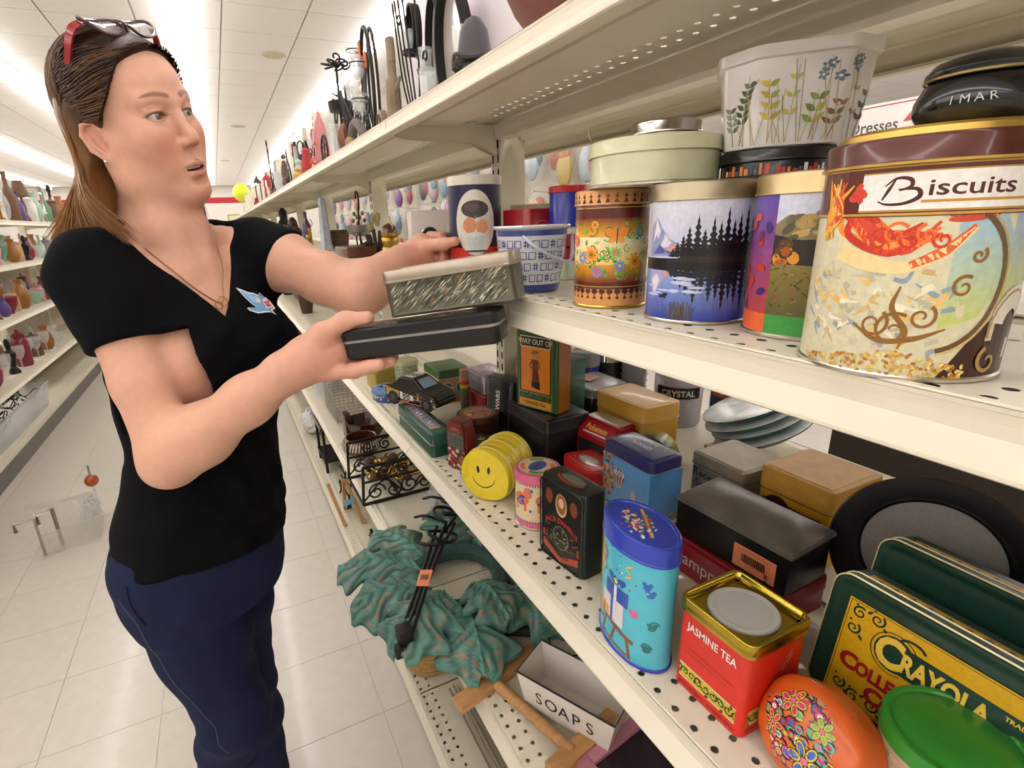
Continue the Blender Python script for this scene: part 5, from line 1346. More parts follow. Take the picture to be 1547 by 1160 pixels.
o = MB().box(-.045, .045, -.09, .09, 0, .0006).build('paper_sheet', mat('white_paper', srgb('#d9d6d4'), .7), None); o.location = (1.02, .50, ZL+.0002); o.rotation_euler = (0, 0, .3); tag(o, 'white printed sheet lying at the back edge of the shelf', 'paper')
# ================================================================== ironwork, glass and oddments
M_IRON = M_BLACKIRON
M_GLASS = mat('clear_glass', srgb('#dfe3e4'), .04, alpha=.28, var=.05, coat=.5)
M_BRASS = mat('brass', srgb('#a8863c'), .26, 1.0, var=.15, scale=50)
M_WOODP = mat('pale_wood_grain', srgb('#b98a58'), .55, var=.22, scale=18, stretch=(1, 6, 6))
M_DRIFT = mat('driftwood', srgb('#8a7a66'), .8, var=.3, scale=22, bump=.5, bscale=60)
M_CHROME = mat('chrome_wire', (.62, .61, .60), .18, 1.0, var=.06)
def circ(c, r, ax='x', n=28, a0=0, a1=2*PI, sq=1.0):
    out = []
    for a in np.linspace(a0, a1, n):
        u, v = r*math.cos(a), r*sq*math.sin(a)
        out.append({'x': (c[0], c[1]+u, c[2]+v), 'y': (c[0]+u, c[1], c[2]+v), 'z': (c[0]+u, c[1]+v, c[2])}[ax])
    return out
def scroll(c, r, ax='x', turns=1.5, a0=0, sgn=1, n=30):
    out = []
    for i in range(n):
        q = i/(n-1); a = a0+sgn*turns*2*PI*q; rr = r*(1-.82*q); u, v = rr*math.cos(a), rr*math.sin(a)
        out.append({'x': (c[0], c[1]+u, c[2]+v), 'y': (c[0]+u, c[1], c[2]+v), 'z': (c[0]+u, c[1]+v, c[2])}[ax])
    return out
def iron(t, pts, r=.0028, name='rod', m=None, n=6): return MB().tube(pts, r, n).build(name, m or M_IRON, t)
def cup(t, x, y, z, r=.018, h=.042):
    MB().lathe([(r*.62, 0), (r*.80, .004), (r, h), (r*.93, h), (r*.74, .007), (.001, .006)], 22, (x, y, z), cap0=True, cap1=False).build('glass_cup', M_GLASS, t)
    MB().tube(circ((x, y, z+h*.72), r*.93, 'z', 20)[:-1], .0016, 5, closed=True).build('cup_ring', M_IRON, t)

# ---------------------------------------------------------------- top shelf
t = thing('display_board', 'tall lavender white board standing on the top shelf behind the mirrors', 'board', (.588, 1.30, ZU))
MB().box(-.008, .008, -.32, .30, 0, .52, .002).build('panel', mat('lavender_board', srgb('#ddd3d8'), .6, var=.02), t)
# wall piece of nested oval hoops
def hoop_band(t, y, z, ry, rz, w, x, m=M_IRON, name='hoop'):
    n = 44; v = []
    for i in range(n):
        a = 2*PI*i/n; cy_, cz = math.cos(a), math.sin(a)
        for (q, xx) in ((0, x-w/2), (0, x+w/2), (.004, x+w/2), (.004, x-w/2)): v.append((xx, y+(ry-q)*cy_, z+(rz-q)*cz))
    f = [(i*4+a, i*4+(a+1) % 4, ((i+1) % n)*4+(a+1) % 4, ((i+1) % n)*4+a) for i in range(n) for a in range(4)]
    bm = bmesh.new(); q = [bm.verts.new(x_) for x_ in v]; [bm.faces.new([q[i] for i in x_]) for x_ in f]; bmesh.ops.recalc_face_normals(bm, faces=bm.faces[:])
    return MB().bm(bm).build(name, m, t, 40)
t = thing('oval_mirror', 'oval mirror in a broad black iron hoop against the lavender board', 'mirror', (.530, 1.150, ZU+.001), rot=(0, math.radians(-4), 0))
hoop_band(t, 0, .130, .075, .130, .026, 0); MB().lathe([(.001, 0), (1, 0), (1, .003), (.001, .003)], 44).xf(Matrix.Translation((.008, 0, .130)) @ Matrix.Rotation(PI/2, 4, 'Y') @ Matrix.Diagonal((.126, .071, 1, 1))).build('glass', mat('pale_mirror', srgb('#d6cec8'), .15, .35, var=.02), t)
t = thing('hoop_sconce', 'black iron sconce of two oval hoops with glass candle cups', 'sconce', (.520, 1.300, ZU+.003))
hoop_band(t, -.030, .150, .045, .130, .022, .010); hoop_band(t, .030, .225, .026, .055, .022, -.02)
MB().lathe([(.001, 0), (1, 0), (1, .002), (.001, .002)], 40).xf(Matrix.Translation((.016, -.030, .150)) @ Matrix.Rotation(PI/2, 4, 'Y') @ Matrix.Diagonal((.126, .041, 1, 1))).build('mirror_plate', MATS['pale_mirror'], t)
for (y, z) in ((.030, .175), (-.060, .115)):
    MB().lathe([(.001, 0), (.020, 0), (.021, .008), (.001, .008)], 22, (-.03, y, z)).build('candle_plate', M_IRON, t); MB().lathe([(.013, .008), (.016, .05), (.0145, .05), (.012, .011)], 22, (-.03, y, z), cap1=False).build('glass_cup', M_GLASS, t)
for k, (y0, y1) in enumerate(((.05, .10), (.02, .085), (.0, .06), (-.02, .03), (-.035, -.05))):
    iron(t, crv([(-.035, y0*.3, 0), (-.04, (y0+y1)/2, .13), (-.045, y1, .30)], 8), .0022)
for (y, z, s) in ((.075, .255, 1), (-.045, .16, -1), (-.085, .14, 1)): iron(t, scroll((-.04, y, z), .016, 'x', 1.0, 0, s), .0022)
t = thing('iron_bell', 'dark grey iron bell shaped ornament with a curled brim', 'ornament', (.440, .890, ZU))
MB().lathe([(.030, 0), (.026, .02), (.020, .045), (.018, .052)], 30).build('stand', mat('dark_grey_iron', srgb('#4a474a'), .5, .3, var=.12), t)
MB().lathe([(.032, .050), (.034, .053), (.029, .057), (.027, .072), (.023, .095), (.014, .110), (.004, .116), (.001, .1165)], 32).build('bell', mat('dark_grey_iron', srgb('#4a474a'), .5, .3), t)
MB().tube(crv([(.0, -.033, .055), (-.02, -.03, .050), (-.036, 0, .058), (-.020, .030, .050), (0, .033, .055)], 6), .0035, 8).build('brim', MATS['dark_grey_iron'], t)
t = thing('small_tumbler', 'ribbed clear glass tumbler at the front of the oval mirror', 'tumbler', (.415, 1.045, ZU)); MB().lathe([(.014, 0), (.017, .075), (.0155, .075), (.013, .004)], 20, cap1=False).build('body', M_GLASS, t)
t = thing('small_tumbler', 'clear glass votive on an iron foot beside the bell', 'tumbler', (.470, 1.010, ZU)); MB().lathe([(.02, 0), (.006, .01), (.006, .06), (.018, .07), (.018, .085), (.014, .085)], 20).build('foot', M_IRON, t); MB().lathe([(.012, .085), (.015, .14), (.0135, .14), (.011, .088)], 20, cap1=False).build('cup', M_GLASS, t)
# wood carving and gear
t = thing('wood_carving', 'rough carved wooden figure with branching arms', 'carving', (.425, 1.285, ZU))
fdp = [(0, 0, 0), (0, .004, .05), (-.002, -.002, .10), (0, .004, .135), (0, .002, .165), (0, .006, .195)]
MB().tube(crv(fdp, 5), [.020-.0004*i if i < 12 else .010 for i in range(26)], 10).build('trunk', M_DRIFT, t)
for s, z in ((1, .075), (-1, .085), (1, .06)): MB().tube(crv([(0, 0, z), (0, .022*s, z+.006), (.004, .040*s, z+.024)], 5), [.011, .010, .009, .008, .007, .006, .006, .005, .004, .004, .003], 8).build('branch', M_DRIFT, t)
for z, r in ((.112, .0155), (.150, .013), (.178, .011)): MB().ball((0, .003, z), r, 12, (.8, 1, .55)).build('knot', M_DRIFT, t)
t = thing('gear_ornament', 'small weathered gear wheel standing on edge beside the carving', 'ornament', (.410, 1.345, ZU+.030))
mb = MB(); n = 18; pts = []
for i in range(n*2): r = .029 if i % 2 else .0245; a = PI*i/n; pts.append((r*math.cos(a), r*math.sin(a)))
mb.prism(pts, -.008, .008).xf(Matrix.Rotation(PI/2, 4, 'Y')); mb.build('wheel', mat('weathered_white', srgb('#a89a88'), .7, var=.3), t)
for r in (.018, .012): MB().tube([(-.009, p[1], p[2]) for p in circ((0, 0, 0), r, 'x', 22)[:-1]], .0022, 6, closed=True).build('ring', mat('rust', srgb('#6a4632'), .7), t)
# tall hoop candelabra
t = thing('hoop_candelabra', 'tall black iron hoop candle stand with three clear glass cups', 'candle holder', (.455, 1.600, ZU+.008))
for dx, r in ((0, .055), (.016, .048)): iron(t, [(dx, .0+r*math.cos(a)*.95, .150+.152*math.sin(a)) for a in np.linspace(-PI/2, 1.5*PI, 40)], .0055 if dx == 0 else .004, 'hoop')
for k in range(4): iron(t, crv([(-.01*k+.01, -.03+.02*k, .0), (-.012, -.02+.012*k, .12), (0, -.01+.01*k, .24)], 6), .0028)
for (x, y, z) in ((-.02, .010, .180), (-.005, .095, .235), (-.030, -.015, .085)): cup(t, x, y, z, .026, .050); iron(t, [(x, y, z+.036), (.0, y*.6, z+.02)], .0025)
for (y, z) in ((.04, .262), (-.012, .225)): MB().box(-.007, -.005, y-.010, y+.010, z-.024, z+.018).build('price_tag', mat('orange_tag', srgb('#d96a30'), .6), t, smooth=0)
for y, z, s in ((-.03, .05, 1), (.03, .04, -1), (-.045, .10, 1), (.05, .09, -1)): iron(t, scroll((-.02, y, z), .026, 'x', 1.3, 1, s), .0026)
t = thing('iron_flower_stand', 'slim black iron stand with a curled wire flower head', 'candle holder', (.440, 1.900, ZU))
iron(t, [(0, 0, 0), (0, .004, .15), (0, 0, .285)], .004, 'stem')
for k in range(6): a = k*PI/3; c = (.030*math.cos(a), .036*math.sin(a), .292); iron(t, [(0, 0, .285)]+[(c[0]+.022*math.cos(b+a+PI)*(1-.03*i), c[1]+.026*math.sin(b+a+PI)*(1-.03*i), c[2]+.006*math.sin(b)) for i, b in enumerate(np.linspace(0, 2.2*PI, 22))], .0030, 'petal')
iron(t, scroll((0, 0, .315), .018, 'y', .9, -PI/2, 1), .003); iron(t, circ((0, 0, .004), .045, 'z'), .004, 'base_ring')
iron(t, [(-.03, -.04, .20), (.03, .05, .205)], .003); MB().lathe([(.001, .15), (.035, .155), (.040, .185), (.036, .185), (.030, .158)], 20, cap1=False).build('pan', M_IRON, t)
t = thing('antler_candle_arch', 'grey driftwood arch with a burlap wrapped end', 'ornament', (.400, 1.560, ZU))
MB().tube(crv([(0, .07, .01), (0, .045, .055), (0, 0, .066), (0, -.05, .045), (0, -.075, .01)], 7), .0125, 10).build('arch', mat('grey_branch', srgb('#6f675e'), .8, var=.25, bump=.5, bscale=50), t); MB().ball((0, .060, .022), .022, 12, (1, 1, 1.0)).build('foot', mat('burlap', srgb('#9a8258'), .9), t)
t = thing('pink_lantern', 'narrow pink metal lantern with looped handles', 'lantern', (.420, 2.180, ZU))
MB().lathe([(.032, 0), (.033, .005), (.026, .10), (.018, .165), (.008, .19), (.002, .215)], 4).build('body', mat('pink_enamel', srgb('#c87f80'), .45), t)
for z, r in ((.12, .026), (.06, .03)): iron(t, circ((-.03, 0, z), r, 'x'), .003, 'handle', mat('pink_enamel', srgb('#c87f80'), .45))
def wire_wheel(name, label, y, r, x=.405, wood=False):
    t = thing(name, label, 'ornament', (x, y, ZU+r+.004)); iron(t, circ((0, 0, 0), r, 'x', 36), .0038, 'rim')
    for k in range(5): a = k*PI/5; iron(t, [(0, r*math.cos(a), r*math.sin(a)), (0, -r*math.cos(a), -r*math.sin(a))], .0013, 'spoke')
    return t
wire_wheel('wheel_ornament', 'large thin black wire wheel leaning in front of the pink lantern', 2.060, .052)
t = thing('twisted_iron_stand', 'tangle of twisted black iron stems with small cups', 'candle holder', (.430, 1.790, ZU+.003))
rr_ = random.Random(3)
for k in range(9): y = rr_.uniform(-.07, .07); iron(t, crv([(rr_.uniform(-.02, .02), y, 0), (rr_.uniform(-.03, .03), y+rr_.uniform(-.03, .03), .08), (rr_.uniform(-.02, .02), y+rr_.uniform(-.05, .05), rr_.uniform(.14, .23))], 6), .0026)
for k in range(6): iron(t, scroll((rr_.uniform(-.03, .03), rr_.uniform(-.07, .07), rr_.uniform(.03, .16)), .022, 'x', 1.2, rr_.random()*6, rr_.choice((-1, 1))), .0026)
MB().lathe([(.012, .19), (.018, .23), (.016, .23), (.011, .193)], 18, (0, -.03, 0), cap1=False).build('glass_cup', M_GLASS, t); MB().lathe([(.016, 0), (.02, .10), (.018, .10), (.014, .004)], 18, (-.03, .03, 0), cap1=False).build('glass_cup', M_GLASS, t)
t = thing('copper_wire_stand', 'coppery brown bent wire stand in front of the driftwood arch', 'ornament', (.395, 1.690, ZU))
for k in range(4): iron(t, crv([(0, -.03+.02*k, 0), (-.01, -.025+.02*k, .05), (0, -.01+.012*k, .085)], 6), .003, 'rod', mat('copper_wire', srgb('#7a4a34'), .4, .7))
iron(t, scroll((0, .0, .06), .028, 'x', 1.2), .003, 'curl', MATS['copper_wire'])
bits = [(2.36, .42, 'basket', 'small red and cream fabric bow ornament', '#b03038', .09), (2.62, .43, 'bow', 'red metal watering can shape behind the white trellis', '#a8262c', .14), (2.78, .41, 'box', 'cluster of small gilded angels', '#c9a24c', .07), (2.95, .44, 'box', 'pale green wire trellis ornament', '#a8b8a4', .13), (3.14, .46, 'disc', 'oval hand mirror standing upright on the top shelf', '#8f9498', .22),
        (3.36, .42, 'fig', 'brown wooden figure riding a wire bicycle', '#6a5244', .20), (3.75, .43, 'box', 'clear glass jar on the top shelf past the bicycle figure', '#b9bcbc', .15), (4.0, .44, 'disc', 'tall narrow grey mirror past the bicycle figure', '#a3a6a8', .24), (4.45, .42, 'lan', 'red metal candle lantern with a white cap', '#b3202a', .20), (4.75, .43, 'fig', 'white and red kettle shaped ornament beside the red lantern', '#c9bdb4', .12), (5.35, .42, 'lan', 'dark brown two tier lantern at the end of the top shelf', '#4a3a34', .26), (5.9, .43, 'box', 'short red crate past the brown lantern', '#a02c30', .10)]
for (y, x, k, lb, c, h) in bits:
    t = thing({'basket': 'bow_ornament', 'bow': 'metal_can', 'box': 'small_ornament', 'disc': 'hand_mirror', 'fig': 'figurine', 'lan': 'candle_lantern'}[k], lb, 'ornament', (x, y, ZU)); m = mat('bit_'+c[1:], srgb(c), .5, .15 if k == 'lan' else 0, var=.15)
    if k == 'disc':
        MB().lathe([(.001, -.006), (.5, -.006), (.5, .006), (.001, .006)], 30).xf(Matrix.Translation((0, 0, h*.6)) @ Matrix.Rotation(PI/2, 4, 'Y') @ Matrix.Diagonal((h*.75, .075, 1, 1))).build('plate', m, t); MB().box(-.02, .02, -.03, .03, 0, .012, .003).build('foot', M_IRON, t); iron(t, [(0, 0, .01), (0, 0, h*.3)], .005)
    elif k == 'lan':
        MB().box(-.025, .025, -.025, .025, 0, .012, .002).build('base', m, t)
        for sx in (-1, 1):
            for sy in (-1, 1): MB().box(sx*.021-.003, sx*.021+.003, sy*.021-.003, sy*.021+.003, .012, h*.75).build('bar', m, t)
        MB().lathe([(.036, h*.75), (.02, h*.88), (.008, h*.93), (.004, h)], 4).build('roof', m, t); MB().lathe([(.012, .012), (.012, h*.4)], 14).build('candle', mat('white_wax', srgb('#d9d2c4'), .5), t)
    elif k == 'fig':
        MB().tube(crv([(0, 0, h*.35), (0, .005, h*.6), (0, -.01, h*.82)], 5), [.016, .018, .019, .02, .02, .019, .018, .016, .014, .012, .01], 10).build('torso', m, t); MB().ball((0, -.012, h*.93), .014, 12).build('head', m, t)
        for s in (-1, 1): MB().tube(crv([(0, .01*s, h*.4), (-.01, .03*s, h*.25), (0, .02*s, h*.05)], 5), .008, 8).build('leg', m, t); MB().tube(crv([(0, .012*s, h*.75), (-.01, -.03, h*.7), (-.012, -.06, h*.66)], 5), .006, 8).build('arm', m, t)
        for yy in (-.05, .05): iron(t, circ((0, yy, .034), .032, 'x'), .0028, 'wheel')
    elif k == 'basket':
        for s in (-1, 1): MB().ball((0, .022*s, h*.6), .024, 12, (.6, 1, .8)).build('loop', m, t)
        MB().ball((0, 0, h*.6), .010, 10).build('knot', mat('cream_cloth', srgb('#d9ccb4'), .8), t); MB().lathe([(.02, 0), (.012, h*.5)], 14).build('stem', M_BRASS, t)
    else:
        MB().lathe([(.022, 0), (.030, h*.2), (.028, h*.55), (.016, h*.75), (.02, h*.9), (.006, h)], 18).build('body', m, t); iron(t, scroll((0, .034, h*.5), h*.25, 'x', .9), .0025, 'handle', m)
for y, x, h in ((4.42, .45, .40), (4.60, .47, .37)):
    t = thing('garden_stake', 'slim iron garden stake with a leaf finial on the top shelf', 'stake', (x, y, ZU), group='garden stakes'); iron(t, [(0, 0, 0), (0, .01, h)], .004); MB().ball((0, .01, h), .016, 10, (.4, .6, 1.6)).build('leaf', M_IRON, t); MB().lathe([(.03, 0), (.03, .006)], 16).build('foot', M_IRON, t)

rr_ = random.Random(31); nth = ('first', 'second', 'third', 'fourth', 'fifth', 'sixth', 'seventh', 'eighth', 'ninth', 'tenth', 'eleventh', 'twelfth', 'thirteenth', 'fourteenth', 'fifteenth')
for k in range(15):
    y = 1.99+.235*k+rr_.uniform(-.03, .03); x = .50+rr_.uniform(-.02, .05); h = rr_.uniform(.14, .27)
    t = thing('iron_curl_stand', '%s black iron curl stand along the back of the top shelf past the hoop candelabra' % nth[k], 'candle holder', (x, y, ZU+.003), rr_.uniform(-.4, .4), 'iron curl stands on the top shelf')
    for q in range(3): iron(t, crv([(0, .05*(q-1), 0), (rr_.uniform(-.02, .02), .03*(q-1), h*.5), (0, .01*(q-1), h)], 6), .003, 'leg')
    for q in range(4): iron(t, scroll((0, rr_.uniform(-.05, .05), h*rr_.uniform(.3, 1.0)), rr_.uniform(.018, .036), 'x', 1.3, rr_.random()*6, rr_.choice((-1, 1))), .003, 'curl')
    if k % 3 == 0: MB().lathe([(.012, h), (.020, h+.05), (.018, h+.05), (.011, h+.003)], 16, cap1=False).build('glass_cup', M_GLASS, t)
    elif k % 3 == 1: MB().lathe([(.011, h), (.011, h+.06), (.002, h+.062)], 12).build('candle', mat('bit_candle%d' % (k % 2), srgb(('#c9bca4', '#8a2a30')[k % 2]), .5), t)
    else: iron(t, circ((0, 0, h+.035), .036, 'x'), .0035, 'ring')
# red brown plaque at the very end of the top shelf
t = thing('brown_bowl', 'reddish brown pottery bowl on the top shelf above the tins', 'bowl', (.470, .640, ZU)); MB().lathe([(.04, 0), (.05, .006), (.085, .05), (.10, .08), (.096, .08), (.08, .05), (.04, .012)], 36, cap1=False).build('bowl', mat('brown_clay', srgb('#7a4a42'), .5, var=.1), t)
t = thing('flower_spray', 'little vase of yellow and green artificial flowers beside the brown bowl', 'flowers', (.545, .850, ZU)); MB().lathe([(.014, 0), (.020, .03), (.012, .07), (.015, .09)], 18).build('vase', M_GLASS, t)
for k in range(7): a = k*.9; iron(t, crv([(0, 0, .05), (.01*math.cos(a), .01*math.sin(a), .11), (.035*math.cos(a), .035*math.sin(a), .15+.01*(k % 3))], 4), .0015, 'stem', mat('stem_green', srgb('#4a7a5c'), .7)); MB().ball((.035*math.cos(a), .035*math.sin(a), .152+.01*(k % 3)), .011, 8, (1, 1, .7)).build('bloom', mat('bloom_yellow', srgb('#d9c25c'), .7) if k % 2 else mat('bloom_white', srgb('#ddd8cc'), .7), t)

# ---------------------------------------------------------------- tin shelf, far part
t = thing('brass_canister', 'ridged brass canister with a brown domed lid', 'canister', (.500, 1.660, ZM)); MB().lathe([(.024, 0), (.027, .004), (.027, .03), (.025, .033), (.027, .036), (.027, .06), (.025, .063), (.028, .066), (.028, .076)], 28).build('body', M_BRASS, t); MB().lathe([(.027, .076), (.026, .086), (.018, .098), (.004, .105)], 28).build('lid', mat('brown_lacquer', srgb('#5a3018'), .25, coat=.4), t)
t = thing('driftwood_planter', 'gnarled driftwood bowl with curling shavings', 'ornament', (.495, 1.800, ZM)); r = random.Random(4)
for k in range(14): a = r.random()*6.28; MB().tube(crv([(0, 0, .01), (.03*math.cos(a), .04*math.sin(a), .03), (.045*math.cos(a), .07*math.sin(a), r.uniform(.03, .09))], 5), .007, 7).build('root', mat('dark_root', srgb('#3a2a22'), .7, var=.3), t)
for k in range(9): iron(t, scroll((r.uniform(-.02, .02), r.uniform(-.05, .05), .09+r.uniform(0, .04)), .018, 'x', 1.3, r.random()*6), .003, 'shaving', mat('pale_shaving', srgb('#a39a6a'), .6))
t = thing('polished_block', 'red brown polished wood block on the far shelf edge', 'block', (.430, 1.850, ZM)); MB().box(-.05, .05, -.10, .10, 0, .035, .006).build('block', mat('mahogany_wood', srgb('#5c2f20'), .35, var=.15, coat=.3), t)
t = thing('iron_table_tree', 'black wire stand with a curl on top and small green leaves', 'ornament', (.480, 1.960, ZM+.004)); iron(t, crv([(0, 0, 0), (0, .01, .10), (0, -.02, .19), (0, .01, .215), (0, .02, .19)], 8), .0032, 'stem'); iron(t, crv([(0, .05, 0), (-.01, .02, .07), (0, 0, .12)], 6), .003); iron(t, crv([(0, -.05, 0), (-.01, -.03, .07), (0, 0, .12)], 6), .003)
for k in range(6): a = k; MB().ball((.02*math.cos(a), .035*math.sin(a), .115+.012*(k % 3)), .014, 8, (.4, 1, .6)).build('leaf', mat('olive_leaf', srgb('#6a6a34'), .6), t)
MB().lathe([(.02, .06), (.045, .075), (.048, .10), (.04, .10), (.03, .07)], 20, cap1=False).build('pan', mat('pewter', (.3, .28, .26), .35, .9), t)
t = thing('lidded_basket', 'small brown woven basket with looped handles', 'basket', (.500, 2.520, ZM+.002))
for k in range(7): MB().tube(circ((0, 0, .006+.012*k), .050+.002*k, 'z', 26)[:-1], .0068, 6, closed=True).build('coil', mat('dark_wicker', srgb('#5c4a34'), .8, var=.3), t)
MB().lathe([(.001, .002), (.048, .002)], 24, cap0=False, cap1=False).build('bottom', MATS['dark_wicker'], t)
for s in (-1, 1): iron(t, circ((-.03, .018*s, .09), .016, 'x', 18, 0, PI), .0032, 'handle', MATS['dark_wicker'])
t = thing('grey_lighthouse', 'slender pale grey tower ornament with a glossy crackle', 'ornament', (.440, 2.430, ZM)); MB().lathe([(.034, 0), (.032, .008), (.024, .03), (.020, .13), (.016, .19), (.019, .20), (.012, .222)], 6).build('tower', mat('pale_grey_glaze', srgb('#a9adb5'), .25, var=.2, scale=30), t); MB().box(-.045, .045, -.06, .06, 0, .006, .002).build('base', mat('steel_plate', (.3, .3, .32), .3, .8), t)
t = thing('gold_reindeer', 'little gold reindeer figurine', 'figurine', (.470, 3.100, ZM)); MB().ball((0, 0, .05), .022, 12, (.8, 1.5, .9)).build('body', M_BRASS, t); MB().tube([(0, -.025, .055), (0, -.035, .085)], .010, 8).build('neck', M_BRASS, t); MB().ball((0, -.045, .09), .011, 10).build('head', M_BRASS, t)
for sx in (-1, 1):
    for y in (-.02, .02): iron(t, [(.010*sx, y, .045), (.012*sx, y, 0)], .004, 'leg', M_BRASS)
    iron(t, crv([(.005*sx, -.04, .098), (.02*sx, -.035, .12), (.014*sx, -.03, .145)], 4), .002, 'antler', M_BRASS)
far = [('wooden_mushroom', 'brown turned wood mushroom on a plinth', '#4a2a20', 3.5, .46, [(.03, 0), (.03, .012), (.008, .016), (.010, .05), (.034, .06), (.034, .085), (.012, .108), (.002, .11)]),
       ('copper_gourd', 'coppery orange ribbed gourd', '#b0623c', 4.30, .50, [(.02, 0), (.05, .02), (.055, .05), (.035, .08), (.01, .09), (.006, .11)]), ('copper_gourd', 'larger dark orange gourd behind the ribbed one', '#9a5230', 4.65, .53, [(.02, 0), (.06, .025), (.062, .06), (.03, .095), (.008, .13)]),
       ('wooden_horse_head', 'dark carved wooden bust past the mushroom', '#3a2418', 3.95, .50, [(.03, 0), (.028, .02), (.014, .03), (.02, .07), (.036, .11), (.03, .15), (.01, .175)]), ('white_pitcher', 'cream pitcher lying among the gourds', '#c9bba4', 4.05, .42, [(.02, 0), (.032, .03), (.022, .06), (.028, .075)]),
       ('teal_jar', 'teal green glass jar with a bamboo collar', '#2f7a68', 5.1, .48, [(.03, 0), (.036, .02), (.034, .09), (.02, .11), (.024, .12)]), ('teal_jar', 'second teal jar further along past the bamboo collared one', '#3a8a74', 5.5, .50, [(.03, 0), (.036, .02), (.034, .10), (.02, .12), (.024, .14)]), ('pink_box', 'bright pink rounded box near the end of the tin shelf', '#c2285a', 6.1, .48, [(.05, 0), (.055, .02), (.055, .12), (.03, .16)]),
       ('iron_urn', 'black iron urn near the end of the tin shelf', '#1c1a1a', 4.9, .55, [(.03, 0), (.012, .02), (.05, .08), (.055, .14), (.03, .18), (.035, .24), (.01, .27)]), ('brown_jug', 'dark brown jug past the teal jars', '#4a3026', 5.8, .45, [(.03, 0), (.045, .04), (.04, .10), (.018, .14), (.022, .16)]), ('purple_bottle', 'violet glass bottle among the far ornaments', '#5a4a7a', 3.75, .56, [(.025, 0), (.03, .05), (.028, .12), (.01, .16), (.012, .2)])]
for nm, lb, c, y, x, pr in far:
    t = thing(nm, lb, 'ornament', (x, y, ZM)); MB().lathe(pr, 20).build('body', mat('far_'+c[1:], srgb(c), .35, var=.15), t); z = pr[-1][1]; MB().tube(circ((0, 0, z-.004), pr[-1][0]+.003, 'z', 16)[:-1], .002, 5, closed=True).build('collar', M_BRASS, t)

# ---------------------------------------------------------------- lower shelf: wreath, rack, wooden frame, soap box
LEAF_M = colmat('verdigris', rough=.62, var=.22, scale=35, bump=.55, bscale=45)
def lobed_leaf(L, Wd, seed):
    """oak-like plaster leaf: rows across a midrib, lobed edge, raised veins, curled tips"""
    r = random.Random(seed); nu, nv = 34, 21; v = []; col = []; f = []
    for i in range(nu):
        u = i/(nu-1); lobe = 1+.27*math.cos(u*2*PI*3.3+PI); w = Wd*math.sin(PI*(u*.78+.08))**.55*lobe*(1 if u < .88 else math.sqrt(max(.02, 1-((u-.88)/.125)**2)))
        for j in range(nv):
            s = 2*j/(nv-1)-1; vein = abs(math.sin((u-abs(s)*.30)*PI*6.8)); z = .011*math.exp(-(s/.07)**2)+.007*vein*max(0, math.sin(PI*min(1, abs(s)*1.15)))-.020*abs(s)**3*lobe+.022*math.sin(u*PI)-.05*max(0, u-.75)+.0035*math.sin(u*9+s*4+seed)
            v.append((L*u, w*s, z)); q = r.random(); base = np.array(srgb('#3c645b')) if vein < .5 else np.array(srgb('#5a877a'))
            rust = math.sin(u*37+seed*2)*math.sin(s*11+u*9)*(vein > .55)*(.15 < abs(s) < .95); rust = min(1, max(0, rust-.25)*2.6); base = base*(1-.7*rust)+np.array(srgb('#a8705c'))*.7*rust; col.append(base*(.85+.3*q))
    for i in range(nu-1):
        for j in range(nv-1): f.append((i*nv+j, (i+1)*nv+j, (i+1)*nv+j+1, i*nv+j+1))
    k = len(v); v += [(x, y, z-.010) for x, y, z in v]; col += [c*.8 for c in col]; f += [tuple(k+q for q in reversed(p)) for p in f]
    rim = [j for j in range(nv)]+[i*nv+nv-1 for i in range(1, nu)]+[(nu-1)*nv+j for j in range(nv-2, -1, -1)]+[i*nv for i in range(nu-2, 0, -1)]
    for a, b in zip(rim, rim[1:]+rim[:1]): f.append((b, a, k+a, k+b))
    return v, f, col
t = thing('leaf_wreath', 'verdigris green plaster wreath of lobed leaves touched with copper', 'wreath', (.440, 1.100, ZK))
mb = MB(); mb.tube(circ((0, 0, .030), .120, 'z', 30)[:-1], .024, 10, closed=True); mb.build('ring', mat('verdigris_dark', srgb('#2f4f48'), .7, var=.3, bump=.5, bscale=40), t)
specs = [(-.02, -.10, -105, .215, .070, 1, .03), (.05, -.12, -60, .190, .062, 2, .035), (-.09, -.05, 172, .180, .070, 3, .045), (-.09, .04, 150, .200, .066, 4, .04), (-.05, .10, 118, .190, .060, 5, .03), (.04, .13, 70, .190, .060, 6, .03), (.11, .06, 25, .170, .058, 7, .03), (.12, -.05, -20, .150, .055, 8, .03), (-.07, -.09, -140, .185, .068, 9, .06), (.0, -.11, -82, .130, .05, 10, .075)]
for (x, y, a, L, w, sd, z) in specs:
    v, f, c = lobed_leaf(L*1.12, w*1.22, sd); o = mesh_obj('leaf', v, f, LEAF_M, t, 50, c); o.location = (x, y, z+.012); o.rotation_euler = (0, math.radians(-5), math.radians(a))
t = thing('iron_plant_hook', 'black iron scrolled plant hook with an orange price tag on the wreath', 'plant hook', (.236, .900, ZK+.132))
tip, top = Vector((0, 0, -.035)), Vector((.270, .340, .045))
for k in range(3):
    off = Vector((.010*(k-1), -.008*(k-1), .004*k)); iron(t, crv([tuple(tip+off), tuple(tip+(top-tip)*.4+off+Vector((0, 0, .012))), tuple(tip+(top-tip)*.75+off*2.0)], 8), .0048, 'bar')
MB().box(-.022, .012, -.020, .016, -.052, -.012, .006).build('bracket_foot', M_IRON, t); MB().box(-.034, -.014, -.026, -.006, -.070, -.040, .005).build('hook_end', M_IRON, t)
